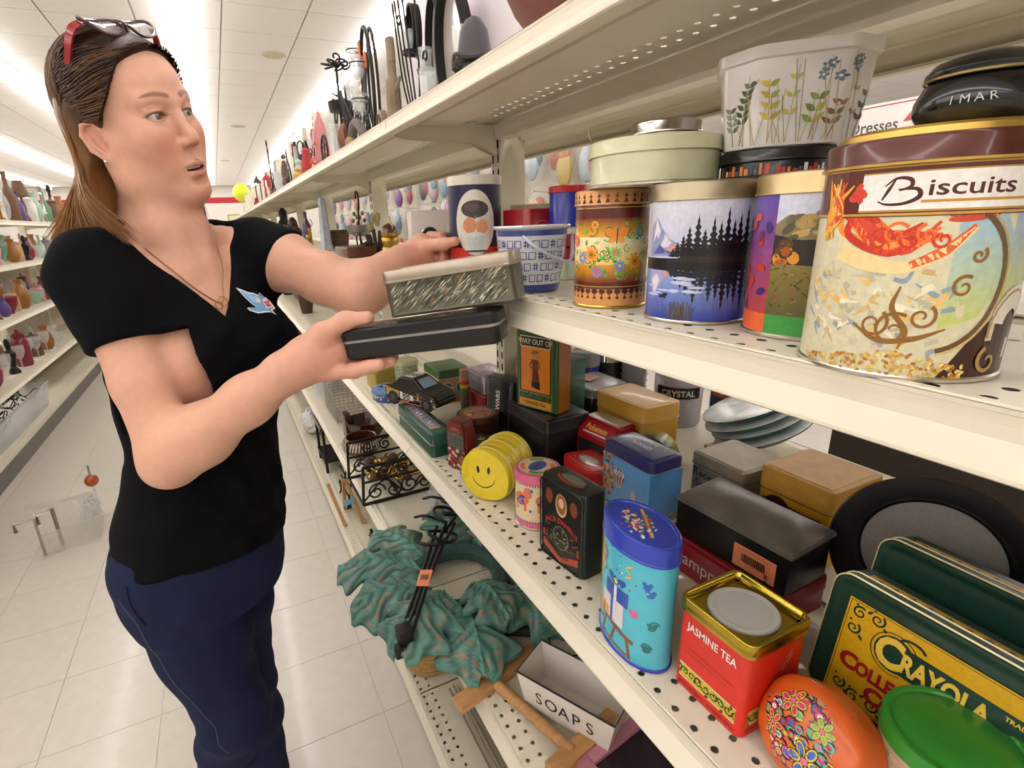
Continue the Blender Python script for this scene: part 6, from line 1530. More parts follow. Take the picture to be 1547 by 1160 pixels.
for (fx, rr2, tn, s) in ((.62, .060, 1.5, 1), (.82, .045, 1.5, -1), (1.0, .035, 1.4, 1), (.92, .055, 1.2, 1)):
    c = tip+(top-tip)*fx; iron(t, [(p[0], p[1], c.z+.02+.012*math.sin(i*.4)) for i, p in enumerate(scroll((c.x, c.y, 0), rr2, 'z', tn, fx*5, s))], .0045, 'scroll')
for k in range(5): c = tip+(top-tip)*(.7+.09*k); iron(t, crv([tuple(c), tuple(c+Vector((.05*(-1)**k, .03, .02))), tuple(c+Vector((.07*(-1)**k, .07, .0)))], 6), .004, 'branch')
o = MB().box(-.016, .016, -.0215, .0215, -.0008, .0008).build('price_tag', mat('orange_sticker', srgb('#d98058'), .6), t, smooth=0); o.location = (.082, .100, .012); o.rotation_euler = (math.radians(20), math.radians(-8), math.radians(-40)); o['label'] = 'orange barcode tag'
a = Art(); r = random.Random(5); u = -.010
while u < .010: w_ = r.choice((.0007, .0012)); a.rect(u, u+w_, -.006, .008, '#2a1a14'); u += w_+.0008
b = a.build('tag_print', t, lambda u, v, k: (u, v, .001+k), step=None); b.location = o.location; b.rotation_euler = o.rotation_euler
# magazine rack
t = thing('magazine_rack', 'black iron magazine rack with scrolled sides on the lower shelf', 'rack', (.455, 1.760, ZK))
def bar(p, q, r=.0065, nm='bar'): return MB().tube([p, q], r, 4).build(nm, M_IRON, t)
for y in (-.115, .115):
    for s in (-1, 1): bar((-.135*s, y, .006), (-.125*s, y*1.05, .150))
    bar((-.135, y, .006), (.135, y, .006)); bar((-.125, y*1.05, .150), (.125, y*1.05, .150)); bar((-.13, y, .09), (.13, y, .09), .0045)
    for (x, z, rr2, s, a0) in ((-.085, .045, .034, 1, 0), (-.02, .040, .030, -1, 1), (.04, .045, .034, 1, 2), (.095, .04, .030, -1, 3), (-.05, .12, .026, -1, 0), (.02, .12, .026, 1, 1), (.085, .12, .026, -1, 2)): iron(t, scroll((x, y, z), rr2, 'y', 1.5, a0, s), .0036, 'scroll')
    iron(t, crv([(-.13, y, .02), (-.05, y, .085), (.03, y, .02), (.13, y, .085)], 8), .0036, 'vine')
for x in (-.135, 0, .135): bar((x, -.115, .006), (x, .115, .006), .005)
t = thing('gilded_garland', 'bundle of gold and brown pine cones inside the iron rack', 'garland', (.470, 1.770, ZK+.012)); r = random.Random(12)
for k in range(46): MB().ball((r.uniform(-.09, .09), r.uniform(-.08, .08), r.uniform(.02, .09)), r.uniform(.012, .020), 8, (1, 1, .7)).build('cone', M_BRASS if k % 3 else mat('dark_cone', srgb('#4a3420'), .6), t)
t = thing('striped_bowl', 'round brown and silver bowl with zigzag inlay', 'bowl', (.425, 2.080, ZK)); MB().lathe([(.035, 0), (.062, .012), (.082, .04), (.084, .06), (.070, .085), (.064, .088), (.060, .085), (.072, .06), (.068, .035), (.03, .012)], 40, cap1=False).build('bowl', mat('brown_lacquer', srgb('#5a3018'), .25, coat=.4), t)
a = Art(); 
for i in range(40): u = -.26+.013*i; a.poly([(u-.004, .045), (u+.002, .047), (u+.007, .080), (u+.002, .079)], '#c9c2b4')
a.build('print', t, lambda u, v, k: ((np.interp(v, [.04, .06, .085], [.083, .0848, .0705])+k+.0006)*math.cos(u/.083+acam(.425, 2.08)), (np.interp(v, [.04, .06, .085], [.083, .0848, .0705])+k+.0006)*math.sin(u/.083+acam(.425, 2.08)), v), step=.006, vstep=.008)
t = thing('brown_candle_dish', 'dark red brown leaf shaped dish', 'dish', (.490, 2.24, ZK)); MB().lathe([(.03, 0), (.05, .01), (.085, .06), (.095, .10), (.090, .10), (.07, .05), (.02, .012)], 9, cap1=False).build('dish', mat('oxblood', srgb('#3c1a1a'), .3, coat=.3), t); MB().box(-.09, -.06, .02, .10, 0, .12, .004).build('side', MATS['oxblood'], t)
t = thing('wire_basket', 'grey wire mesh basket stacked beyond the bowl', 'basket', (.520, 2.640, ZK))
for z in np.linspace(.01, .15, 9): MB().tube([(-.12, -.13, z), (.12, -.13, z), (.12, .13, z), (-.12, .13, z)], .0026, 5, closed=True).build('wire', M_CHROME, t)
for q in np.linspace(-.12, .12, 11):
    for s in (-1, 1): MB().tube([(q, .13*s, .01), (q, .13*s, .15)], .0018, 5).build('wire', M_CHROME, t); MB().tube([(.12*s, q, .01), (.12*s, q, .15)], .0018, 5).build('wire', M_CHROME, t)
for q in np.linspace(-.11, .11, 8): MB().tube([(q, -.13, .01), (q, .13, .01)], .0018, 5).build('wire', M_CHROME, t)
t = thing('plastic_bag', 'crumpled clear plastic bag behind the wreath', 'bag', (.545, 1.420, ZK)); n = 18; r = random.Random(7); v = []
vv, ff = _ball((0, 0, .085), .075, 20, 14, (.7, .9, 1.1)); vv = [(x*(1+.18*r.uniform(-1, 1)), y*(1+.18*r.uniform(-1, 1)), max(0, z*(1+.10*r.uniform(-1, 1)))) for x, y, z in vv]; mesh_obj('film', vv, ff, mat('film', srgb('#b9bcc0'), .08, alpha=.6, coat=.4), t, 0)
# soap box
t = thing('soap_box', 'white enamel trough lettered SOAPS with black edges', 'container', (.490, .640, ZK+.012), math.radians(27))
Ls, Ws, Hs = .205, .098, .082
def trough(w0, l0, w1, l1, z0, z1): return [(-w0/2, -l0/2, z0), (w0/2, -l0/2, z0), (w0/2, l0/2, z0), (-w0/2, l0/2, z0), (-w1/2, -l1/2, z1), (w1/2, -l1/2, z1), (w1/2, l1/2, z1), (-w1/2, l1/2, z1)]
MB().add(trough(Ws*.80, Ls*.86, Ws, Ls, 0, Hs)+trough(Ws*.80-.004, Ls*.86-.004, Ws-.004, Ls-.004, .003, Hs), [(3, 2, 1, 0), (0, 1, 5, 4), (1, 2, 6, 5), (2, 3, 7, 6), (3, 0, 4, 7), (8, 9, 10, 11), (9, 8, 12, 13), (10, 9, 13, 14), (11, 10, 14, 15), (8, 11, 15, 12), (4, 5, 13, 12), (5, 6, 14, 13), (6, 7, 15, 14), (7, 4, 12, 15)]).build('trough', mat('white_enamelware', srgb('#ddd6cc'), .3, coat=.3, var=.03), t, 0)
MB().tube([(-Ws/2, -Ls/2, Hs), (Ws/2, -Ls/2, Hs), (Ws/2, Ls/2, Hs), (-Ws/2, Ls/2, Hs)], .0022, 6, closed=True).build('black_rim', mat('black_enamel', (.015, .015, .016), .3), t)
a = Art(); 
for i, ch in enumerate('SOAPS'): a.text(ch, (i-2)*.027, .024, .031, '#171412', bold=.0, sx=.85)
def sw(u, v, k): 
    q = v/Hs; x = -(Ws*.80/2*(1-q)+Ws/2*q); return (x-k-.0004, -u, v)
a.build('lettering', t, sw, step=None)
# wooden luggage-rack like frame
t = thing('wooden_stand', 'folding pale wooden stand with a round dowel lying on the lower shelf', 'wooden stand', (.395, .690, ZK), math.radians(0))
def plank(p, q, w, h, nm='rail'):
    p, q = Vector(p), Vector(q); d = (q-p).normalized(); s = Vector((-d.y, d.x, 0)).normalized()*w/2; u = Vector((0, 0, h))
    v = [p-s, p+s, q+s, q-s]; v = [tuple(x) for x in v]+[tuple(x+u) for x in v]
    return MB().add(v, [(3, 2, 1, 0), (4, 5, 6, 7), (0, 1, 5, 4), (1, 2, 6, 5), (2, 3, 7, 6), (3, 0, 4, 7)]).build(nm, M_WOODP, t, 0)
plank((-.105, .068, .002), (.110, .118, .002), .032, .020); plank((-.010, -.130, .002), (.160, -.095, .002), .034, .020); MB().tube([(-.015, .088, .014), (.045, -.118, .014)], .011, 12).build('dowel', M_WOODP, t)
t = thing('enamel_ladle', 'white enamel strainer with a long black handle', 'strainer', (.545, .830, ZK)); MB().tube(crv([(0, -.02, .040), (-.05, .03, .028), (-.115, .075, .016)], 6), [.010, .011, .012, .0125, .013, .013, .013, .0125, .012, .0115, .011, .010, .009], 10).build('handle', mat('black_plastic', (.012, .012, .013), .35), t)
MB().lathe([(.012, .004), (.030, .012), (.046, .034), (.050, .046), (.0475, .046), (.043, .034), (.028, .015), (.012, .007)], 32, (.03, -.06, 0), cap1=False).build('bowl', MATS['white_enamelware'], t); MB().tube(circ((.03, -.06, .046), .049, 'z', 30)[:-1], .002, 6, closed=True).build('rim', mat('black_enamel', (.015, .015, .016), .3), t)
t = thing('pink_framed_picture', 'dark picture in a pink frame lying face up beside the soap box', 'picture', (.545, .440, ZK+.002), math.radians(8))
MB().box(-.075, .075, -.11, .11, .003, .007).build('picture', mat('dark_photo', srgb('#261c26'), .2, var=.5, scale=14), t, smooth=0)
for b in ((-.095, -.072, -.13, .13), (.072, .095, -.13, .13), (-.072, .072, -.13, -.107), (-.072, .072, .107, .13)): MB().box(b[0], b[1], b[2], b[3], 0, .016, .002).build('frame_bar', mat('pink_frame', srgb('#b9798c'), .45), t)

# ---------------------------------------------------------------- base deck
ZB = H-1.2905
t = thing('chrome_rack', 'stack of chrome wire grids lying on the base deck', 'wire rack', (.500, .790, ZB))
for k in range(7): MB().tube([(-.105+.013*k, -.42, .02+.006*(k % 2)), (-.105+.013*k, .30, .02+.006*(k % 2))], .0032, 6).build('rod', M_CHROME, t)
for k in range(14): MB().tube([(-.015+.016*k, -.42, .012), (-.015+.016*k, .25, .012)], .0028, 6).build('rod', M_CHROME, t)
for z, yy in ((.045, -.02), (.060, -.06), (.074, -.10)): MB().tube(crv([(-.05, yy, z+.02), (-.048, yy, z), (0, yy, z-.003), (.2, yy, z)], 5), .0042, 8).build('hook', M_CHROME, t)
t = thing('wicker_basket', 'tan wicker basket under the wreath', 'basket', (.395, 1.240, ZB)); 
for k in range(8): MB().tube(circ((0, 0, .01+.016*k), .072+.004*math.sin(k*.5), 'z', 28)[:-1], .0088, 6, closed=True).build('coil', mat('tan_wicker', srgb('#a5824c'), .8, var=.3, scale=120), t)
MB().lathe([(.001, .004), (.07, .004)], 24, cap0=False, cap1=False).build('bottom', MATS['tan_wicker'], t)
t = thing('wooden_easel', 'little pale wooden easel with a blue tag on the base deck', 'easel', (.345, 2.130, ZB), math.radians(8))
for (p, q) in (((-.03, -.02, .006), (-.05, .10, .17)), ((.045, -.05, .006), (.02, .06, .19)), ((.02, .12, .006), (.01, .06, .19))): MB().tube([p, q], .009, 4).build('leg', M_WOODP, t)
MB().box(-.02, .04, .0, .004, .09, .115).build('tag', mat('blue_tag', srgb('#7ab0d4'), .6), t, smooth=0)
t = thing('iron_easel', 'folded black iron easel with scrolled feet', 'easel', (.420, 2.330, ZB+.006))
for s in (-1, 1): iron(t, crv([(-.06, .09*s, .0), (-.03, .06*s, .10), (0, .02*s, .24)], 8), .005, 'leg'); iron(t, scroll((-.05, .10*s, .035), .030, 'x', 1.3, 0, s), .004, 'scroll')
for z in (.05, .10, .15): iron(t, [(-.045, -.08, z), (-.045, .08, z)], .004, 'cross_bar')
t = thing('iron_hook_set', 'pair of black iron wall hooks lying on the base deck', 'hooks', (.380, 1.820, ZB))
for y in (-.05, .03): iron(t, circ((0, y, .045), .042, 'x', 24, .4, 5.4), .006, 'hook'); MB().box(-.006, .006, y-.012, y+.012, 0, .11, .002).build('back_plate', M_IRON, t)
t = thing('dark_iron_table', 'small dark brown iron stand with a leather top', 'stand', (.430, 2.800, ZB))
for sx in (-1, 1):
    for sy in (-1, 1): MB().box(sx*.08-.007, sx*.08+.007, sy*.11-.007, sy*.11+.007, 0, .25).build('leg', M_IRON, t)
MB().box(-.095, .095, -.125, .125, .25, .27, .003).build('top', mat('oxblood', srgb('#3c1a1a'), .3), t); MB().box(-.09, .09, -.12, .12, .06, .07).build('shelf', M_IRON, t)
t = thing('white_plastic_bag', 'white plastic shopping bag slumped on the base deck', 'bag', (.390, 3.350, ZB)); r = random.Random(17); vv, ff = _ball((0, 0, .08), .085, 18, 12, (.9, 1.5, .95)); vv = [(x*(1+.2*r.uniform(-1, 1)), y*(1+.2*r.uniform(-1, 1)), max(0, z*(1+.12*r.uniform(-1, 1)))) for x, y, z in vv]; mesh_obj('film', vv, ff, mat('white_film', srgb('#d0cdd0'), .35), t, 0); MB().tube(circ((0, 0, .15), .05, 'x', 20, 0, PI), .005, 6).build('handle', mat('magenta_cord', srgb('#a83a6a'), .6), t)
t = thing('grey_bucket', 'pale grey plastic bucket on the lower shelf beyond the woman\'s arm', 'bucket', (.470, 3.100, ZK)); MB().lathe([(.075, 0), (.095, .19), (.101, .19), (.101, .20), (.091, .20), (.072, .006)], 30, cap1=False).build('tub', mat('pale_plastic', srgb('#c2c2c6'), .35), t); iron(t, circ((0, 0, .195), .10, 'y', 20, 0, PI, .5), .004, 'handle', mat('pale_plastic', srgb('#c2c2c6'), .35))
rr_ = random.Random(8); kinds = [('wooden_urn', 'dark wooden urn', '#4a3424'), ('brown_basket', 'brown lidded basket', '#6a5034'), ('grey_pot', 'grey stoneware pot', '#77736c'), ('black_lantern', 'black tin lantern', '#232122'), ('pine_bundle', 'bundle of dried pine cones', '#5a4230'), ('cream_jug', 'cream jug', '#c2b59c')]
for lev, (z, nm) in enumerate(((ZL, 'on the gift shelf'), (ZK, 'on the lower shelf'))):
    for k in range(9):
        kd = kinds[(k+lev) % 6]; y = 3.35+.36*k+.1*lev; t = thing(kd[0], '%s %s, %s one past the woman' % (kd[1], nm, ('first', 'second', 'third', 'fourth', 'fifth', 'sixth', 'seventh', 'eighth', 'ninth')[k]), 'ornament', (.46+rr_.uniform(-.04, .05), y, z)); h = rr_.uniform(.12, .26); r0 = rr_.uniform(.04, .075)
        MB().lathe([(r0*.7, 0), (r0, h*.3), (r0*.9, h*.6), (r0*.45, h*.8), (r0*.55, h)], 18).build('body', mat('kd_'+kd[2][1:], srgb(kd[2]), .5, var=.2), t); MB().tube(circ((0, 0, h-.004), r0*.57, 'z', 16)[:-1], .004, 5, closed=True).build('rim', M_IRON, t)

# ---------------------------------------------------------------- clear bin on the floor
t = thing('floor_bin', 'clear plastic tub on the floor holding metal hooks', 'tub', (-.86, 2.86, 0), math.radians(20))
MB().add([(x*.8, y*.8, .002) for x, y in ((-.11, -.15), (.11, -.15), (.11, .15), (-.11, .15))]+[(x, y, .13) for x, y in ((-.12, -.16), (.12, -.16), (.12, .16), (-.12, .16))], [(3, 2, 1, 0), (0, 1, 5, 4), (1, 2, 6, 5), (2, 3, 7, 6), (3, 0, 4, 7)]).build('tub', mat('clear_tub', srgb('#d6d2c8'), .1, alpha=.42), t, 0)
MB().tube([(-.121, -.161, .13), (.121, -.161, .13), (.121, .161, .13), (-.121, .161, .13)], .004, 6, closed=True).build('rim', mat('clear_tub', srgb('#d6d2c8'), .1, alpha=.42), t)
for k, (x, y, a, lb) in enumerate(((-.08, -.09, .3, 'brushed metal towel hook at the corner of the clear tub'), (-.03, -.02, .9, 'brushed metal towel hook in the middle of the clear tub'))):
    b = thing('towel_hook', lb, 'hook', (-.86+x, 2.80+y, .01), a); MB().tube([(0, 0, 0), (0, 0, .19), (-.07, 0, .19), (-.07, 0, .15)], .008, 4).build('bar', mat('brushed_nickel', (.36, .35, .33), .35, 1), b)
b = thing('glass_fittings', 'tangle of small clear glass fittings in the floor tub', 'fittings', (-.80, 2.93, .008)); r = random.Random(4)
for k in range(7): MB().tube(crv([(r.uniform(-.04, .04), r.uniform(-.05, .05), .02), (r.uniform(-.05, .05), r.uniform(-.06, .06), .09), (r.uniform(-.05, .05), r.uniform(-.06, .06), .15)], 4), .009, 7).build('rod', M_GLASS, b)
b = thing('amber_stopper', 'orange and dark glass ball stopper on a stalk in the floor tub', 'stopper', (-.775, 3.02, .02)); MB().tube([(0, 0, 0), (0, 0, .16)], .006, 8).build('stalk', M_GLASS, b); MB().ball((0, 0, .185), .032, 16).build('ball', mat('amber_glass', srgb('#a8481c'), .12, coat=.5, var=.5, scale=30), b); MB().tube([(0, 0, .21), (.0, .0, .27)], .005, 8).build('tip', mat('brushed_nickel', (.36, .35, .33), .35, 1), b)
# ================================================================== the woman
def V3(*a): return np.array(a, np.float64)
class Field:
    """sampled distance field; smooth unions and cuts touch only the cells round each shape"""
    def __init__(s, lo, hi, h):
        s.lo = np.array(lo, float); s.h = h
        s.n = np.ceil((np.array(hi)-s.lo)/h).astype(int)+1
        s.ax = [s.lo[i]+h*np.arange(s.n[i]) for i in range(3)]
        s.d = np.full(tuple(s.n), 1.0, np.float32)
    def win(s, lo, hi):
        sl = []
        for i in range(3):
            a = max(0, int(math.floor((lo[i]-s.lo[i])/s.h))); b = min(s.n[i], int(math.ceil((hi[i]-s.lo[i])/s.h))+2)
            if b-a < 1: return None
            sl.append(slice(a, b))
        X = s.ax[0][sl[0]].astype(np.float32)[:, None, None]; Y = s.ax[1][sl[1]].astype(np.float32)[None, :, None]; Z = s.ax[2][sl[2]].astype(np.float32)[None, None, :]
        return tuple(sl), X, Y, Z
    def _op(s, lo, hi, k, fn, op):
        pad = k+3*s.h
        w = s.win(np.array(lo)-pad, np.array(hi)+pad)
        if w is None: return s
        sl, X, Y, Z = w
        p = fn(X, Y, Z).astype(np.float32); q = s.d[sl]
        if op == 'sub': p = -p
        if op == 'add':
            hh = np.maximum(k-np.abs(q-p), 0)/max(k, 1e-6); s.d[sl] = np.minimum(q, p)-hh*hh*k*.25
        else:
            hh = np.maximum(k-np.abs(q-p), 0)/max(k, 1e-6); s.d[sl] = np.maximum(q, p)+hh*hh*k*.25
        return s
    def cone(s, a, b, r1, r2, k=.01, op='add'):
        a = np.array(a, float); b = np.array(b, float); ba = b-a; l2 = float(ba@ba); m = max(r1, r2)
        def fn(X, Y, Z):
            x, y, z = X-a[0], Y-a[1], Z-a[2]
            t = np.clip((x*ba[0]+y*ba[1]+z*ba[2])/l2, 0, 1)
            return np.sqrt((x-t*ba[0])**2+(y-t*ba[1])**2+(z-t*ba[2])**2)-(r1+(r2-r1)*t)
        return s._op(np.minimum(a, b)-m, np.maximum(a, b)+m, k, fn, op)
    def chain(s, pts, rad, k=.01, op='add'):
        for i in range(len(pts)-1): s.cone(pts[i], pts[i+1], rad[i], rad[i+1], k, op)
        return s
    def ball(s, c, r, k=.01, op='add'): return s.cone(np.array(c)-[1e-5, 0, 0], np.array(c)+[1e-5, 0, 0], r, r, k, op)
    def ell(s, c, B, rad, k=.01, op='add'):
        """B: 3x3, rows are the axes"""
        c = np.array(c, float); B = np.array(B, float); rad = np.array(rad, float); m = rad.max()
        def fn(X, Y, Z):
            x, y, z = X-c[0], Y-c[1], Z-c[2]; k0 = 0; k1 = 0
            for i in range(3):
                q = (x*B[i][0]+y*B[i][1]+z*B[i][2])/rad[i]; k0 = k0+q*q; k1 = k1+(q/rad[i])**2
            k0 = np.sqrt(k0); k1 = np.sqrt(k1); return k0*(k0-1)/np.maximum(k1, 1e-6)
        return s._op(c-m, c+m, k, fn, op)
    def func(s, lo, hi, fn, k=.01, op='add'): return s._op(lo, hi, k, fn, op)
    def mesh(s):
        d = s.d; S = d < 0; n = d.shape
        c = np.zeros(tuple(i-1 for i in n), np.uint8)
        for dx in (0, 1):
            for dy in (0, 1):
                for dz in (0, 1): c += S[dx:n[0]-1+dx, dy:n[1]-1+dy, dz:n[2]-1+dz]
        act = (c > 0) & (c < 8); idx = np.argwhere(act)
        if len(idx) == 0: return np.zeros((0, 3)), np.zeros((0, 4), int)
        vid = np.full(act.shape, -1, np.int32); vid[act] = np.arange(len(idx))
        cor = {(a, b, e): d[idx[:, 0]+a, idx[:, 1]+b, idx[:, 2]+e] for a in (0, 1) for b in (0, 1) for e in (0, 1)}
        acc = np.zeros((len(idx), 3)); cnt = np.zeros(len(idx))
        for ax in range(3):
            for o1 in (0, 1):
                for o2 in (0, 1):
                    p = [0, 0, 0]; oth = [i for i in range(3) if i != ax]; p[oth[0]] = o1; p[oth[1]] = o2
                    q = list(p); q[ax] = 1
                    a, b = cor[tuple(p)], cor[tuple(q)]; m = (a < 0) != (b < 0)
                    t = np.where(m, a/np.where(m, a-b, 1), 0)
                    pos = np.tile(np.array(p, float), (len(idx), 1)); pos[:, ax] += t
                    acc[m] += pos[m]; cnt[m] += 1
        V = s.lo+(idx+acc/cnt[:, None])*s.h
        Fs = []
        for ax in range(3):
            o = [i for i in range(3) if i != ax]
            a = [slice(None)]*3; b = [slice(None)]*3; a[ax] = slice(0, n[ax]-1); b[ax] = slice(1, n[ax])
            sa, sb = S[tuple(a)], S[tuple(b)]; e = np.argwhere(sa != sb)
            ok = (e[:, o[0]] > 0) & (e[:, o[1]] > 0) & (e[:, o[0]] < n[o[0]]-1) & (e[:, o[1]] < n[o[1]]-1); e = e[ok]
            if len(e) == 0: continue
            ins = sa[e[:, 0], e[:, 1], e[:, 2]]
            def g(d1, d2):
                q = e.copy(); q[:, o[0]] -= d1; q[:, o[1]] -= d2; return vid[q[:, 0], q[:, 1], q[:, 2]]
            quad = np.stack([g(1, 1), g(0, 1), g(0, 0), g(1, 0)], 1)
            flip = ins if ax != 1 else ~ins
            quad[~flip] = quad[~flip][:, ::-1]
            Fs.append(quad)
        return V, np.concatenate(Fs)

def relax(V, F, it=2, lam=.5):
    for _ in range(it):
        a = np.zeros_like(V); c = np.zeros(len(V))
        for i in range(4):
            j = (i+1) % 4
            np.add.at(a, F[:, i], V[F[:, j]]); np.add.at(a, F[:, j], V[F[:, i]]); np.add.at(c, F[:, i], 1); np.add.at(c, F[:, j], 1)
        V = V+lam*(a/np.maximum(c, 1)[:, None]-V)
    return V

O_ = V3(0, 0, H)
# head frame: forward, her left, up; origin midway between the eyes
HF = V3(.755, -.655, .02); HF /= np.linalg.norm(HF)
HU = V3(-.175, -.165, .970); HU -= HF*(HU@HF); HU /= np.linalg.norm(HU)
HL = np.cross(HU, HF)
HB = np.array([HF, HL, HU]); HE = V3(-.030, .950, .166)+O_
def hp(f, l, u): return HE+HF*f+HL*l+HU*u
# torso frame
TL = V3(.837, .546, 0); TF = V3(.546, -.837, 0); TU = V3(0, 0, 1); TB = np.array([TL, TF, TU])
SM = V3(-.052, 1.000, -.032)+O_
def tp(l, f, z): return SM+TL*l+TF*f+TU*z
SR = V3(-.159, .928, -.042)+O_; SL = V3(.066, 1.078, -.034)+O_
ER = V3(-.112, .830, -.318)+O_; WR = V3(.056, .735, -.190)+O_
EL = V3(.208, .905, -.112)+O_; WL = V3(.318, .985, -.066)+O_

zs_ = np.array([-.62, -.55, -.50, -.44, -.38, -.32, -.26, -.20, -.14, -.08, -.03, .01])          # relative to SM
ra_ = np.array([.132, .146, .148, .142, .130, .122, .126, .136, .144, .146, .120, .060])          # half width
rb_ = np.array([.112, .122, .120, .108, .098, .094, .096, .102, .100, .090, .070, .045])          # half depth
cl_ = np.array([-.062, -.062, -.060, -.052, -.042, -.030, -.020, -.011, -.005, 0, 0, 0])
cf_ = np.array([-.010, -.010, -.008, -.002, .004, .006, .006, .004, .002, -.004, -.010, -.014])
def torso_fn(off, zlo, zhi, wob=0.0):
    def fn(X, Y, Z):
        x, y, z = X-SM[0], Y-SM[1], Z-SM[2]
        l = x*TL[0]+y*TL[1]; f = x*TF[0]+y*TF[1]+0*z; l = l+0*z
        zz = (z+0*x+0*y)
        z1 = z.ravel()
        A = np.interp(z1, zs_, ra_)+off; B = np.interp(z1, zs_, rb_)+off; CL = np.interp(z1, zs_, cl_); CF = np.interp(z1, zs_, cf_)
        q = np.sqrt(((l-CL[None, None, :])/A[None, None, :])**2+((f-CF[None, None, :])/B[None, None, :])**2)
        d = (q-1)*np.minimum(A, B)[None, None, :]*1.05
        d = np.maximum(d, np.maximum(zlo-zz, zz-zhi))
        return d
    return fn
TLO, THI = SM+V3(-.24, -.24, -.66), SM+V3(.24, .24, .06)

def bust(fd, off, k=.04):
    for s in (-1, 1): fd.ell(tp(.066*s+.0, .068, -.165), TB, (.058+off, .052+off, .060+off), k)

HAND_A = V3(.735, -.665, .137); HAND_A /= np.linalg.norm(HAND_A)      # along the held tins
HAND_B = V3(.670, .742, 0)                                            # across them, away from the lens
def skin_field(fd):
    # trunk under the shirt, neck
    fd.func(TLO, THI, torso_fn(-.006, -.40, .02), .02); bust(fd, -.006)
    fd.cone(tp(-.075, -.02, .012), tp(-.150, -.005, -.030), .030, .036, .05); fd.cone(tp(.075, -.02, .012), tp(.150, -.005, -.030), .030, .036, .05)
    fd.chain([tp(-.006, -.018, -.04), tp(-.012, -.020, .035), hp(-.072, 0, -.045)], [.060, .051, .052], .035)
    for s in (-1, 1):       # collar bones and neck cords
        fd.cone(tp(.018*s-.006, .040, -.036), tp(.105*s, .004, -.010), .0075, .0085, .022)
        fd.cone(tp(.016*s-.006, .040, -.018), hp(-.066, .048*s, -.060), .010, .012, .03)
    # right arm
    fd.chain([SR, SR+(ER-SR)*.25, SR+(ER-SR)*.6, ER], [.049, .0435, .0400, .0375], .014)
    fd.chain([ER, ER+(WR-ER)*.28, ER+(WR-ER)*.7, WR], [.0380, .0410, .0310, .0258], .03)
    fd.ball(ER+V3(-.012, .012, -.014), .026, .02)
    # left arm
    fd.chain([SL, SL+(EL-SL)*.3, SL+(EL-SL)*.7, EL], [.052, .047, .041, .037], .03)
    fd.chain([EL, EL+(WL-EL)*.28, EL+(WL-EL)*.7, WL], [.037, .038, .029, .0245], .03)
    right_hand(fd); left_hand(fd); head(fd)

def right_hand(fd):
    P0 = V3(.1325, .700, -.134)+O_       # near top corner of the held tin
    palm = P0-HAND_A*.026+HAND_B*.020+V3(0, 0, -.024)
    fd.chain([WR, WR+(palm-WR)*.5, palm], [.0265, .029, .026], .02)
    fd.ell(palm+HAND_A*-.006+V3(0, 0, -.012), np.array([HAND_A, HAND_B, [0, 0, 1]]), (.030, .034, .024), .02)
    # thumb over the lid
    fd.chain([WR+(palm-WR)*.45+V3(0, 0, .012), P0-HAND_A*.030+V3(0, 0, -.002)-HAND_B*.002, P0+HAND_A*.004+V3(0, 0, .0118)+HAND_B*.006, P0+HAND_A*.036+V3(0, 0, .0112)+HAND_B*.012], [.021, .0145, .0110, .0088], .012)
    # fingers curled under the base
    for i, (b, L, r, dz) in enumerate(((-.002, .074, .0100, 0), (.019, .082, .0100, -.001), (.038, .076, .0095, 0), (.054, .060, .0085, .002))):
        q = P0+HAND_B*b+V3(0, 0, -.0425-r+dz)
        k0 = q-HAND_A*.026+V3(0, 0, -.003); k1 = q+HAND_A*(L*.36-.012)+V3(0, 0, -.0045); k2 = q+HAND_A*(L*.68-.014)+V3(0, 0, -.0015); k3 = q+HAND_A*(L*.92-.014)+V3(0, 0, .0005)
        fd.chain([palm+HAND_B*(b-.022)*.7+V3(0, 0, -.016)-HAND_A*.010, k0], [.015, r*1.15], .010)
        fd.chain([k0, k1, k2, k3], [r*1.12, r*1.06, r*.96, r*.82], .004)

LT = V3(.450, .930, -.1011)+O_
def left_hand(fd):
    pc = V3(.362, .998, -.056)+O_
    fd.chain([WL, pc], [.025, .025], .02)
    fd.ell(pc+V3(.004, 0, .001), np.array([[.95, .3, .05], [-.3, .95, 0], [0, 0, 1]]), (.032, .017, .036), .02)
    for i, (dz, L, r) in enumerate(((.030, .066, .0088), (.011, .074, .0090), (-.008, .068, .0086), (-.025, .054, .0076))):
        a0 = math.radians(152-6*i); q = []
        k0 = pc+V3(.024, .006, dz*.95+.002)
        pts = [k0]
        for t, aa in ((.45, 148), (.78, 128), (1.0, 112)):
            rr_ = .0497+r+.001+.010*(1-t); an = math.radians(aa)
            pts.append(V3(LT[0]+rr_*math.cos(an), LT[1]+rr_*math.sin(an), pc[2]+dz*1.05-.004*t))
        fd.chain(pts, [r*1.15, r*1.05, r*.95, r*.82], .005)
    an = math.radians(205)
    fd.chain([pc+V3(-.004, -.010, .012), V3(LT[0]+.067*math.cos(math.radians(178)), LT[1]+.067*math.sin(math.radians(178)), pc[2]+.018), V3(LT[0]+.0595*math.cos(an), LT[1]+.0595*math.sin(an), pc[2]+.022)], [.015, .0105, .0085], .010)

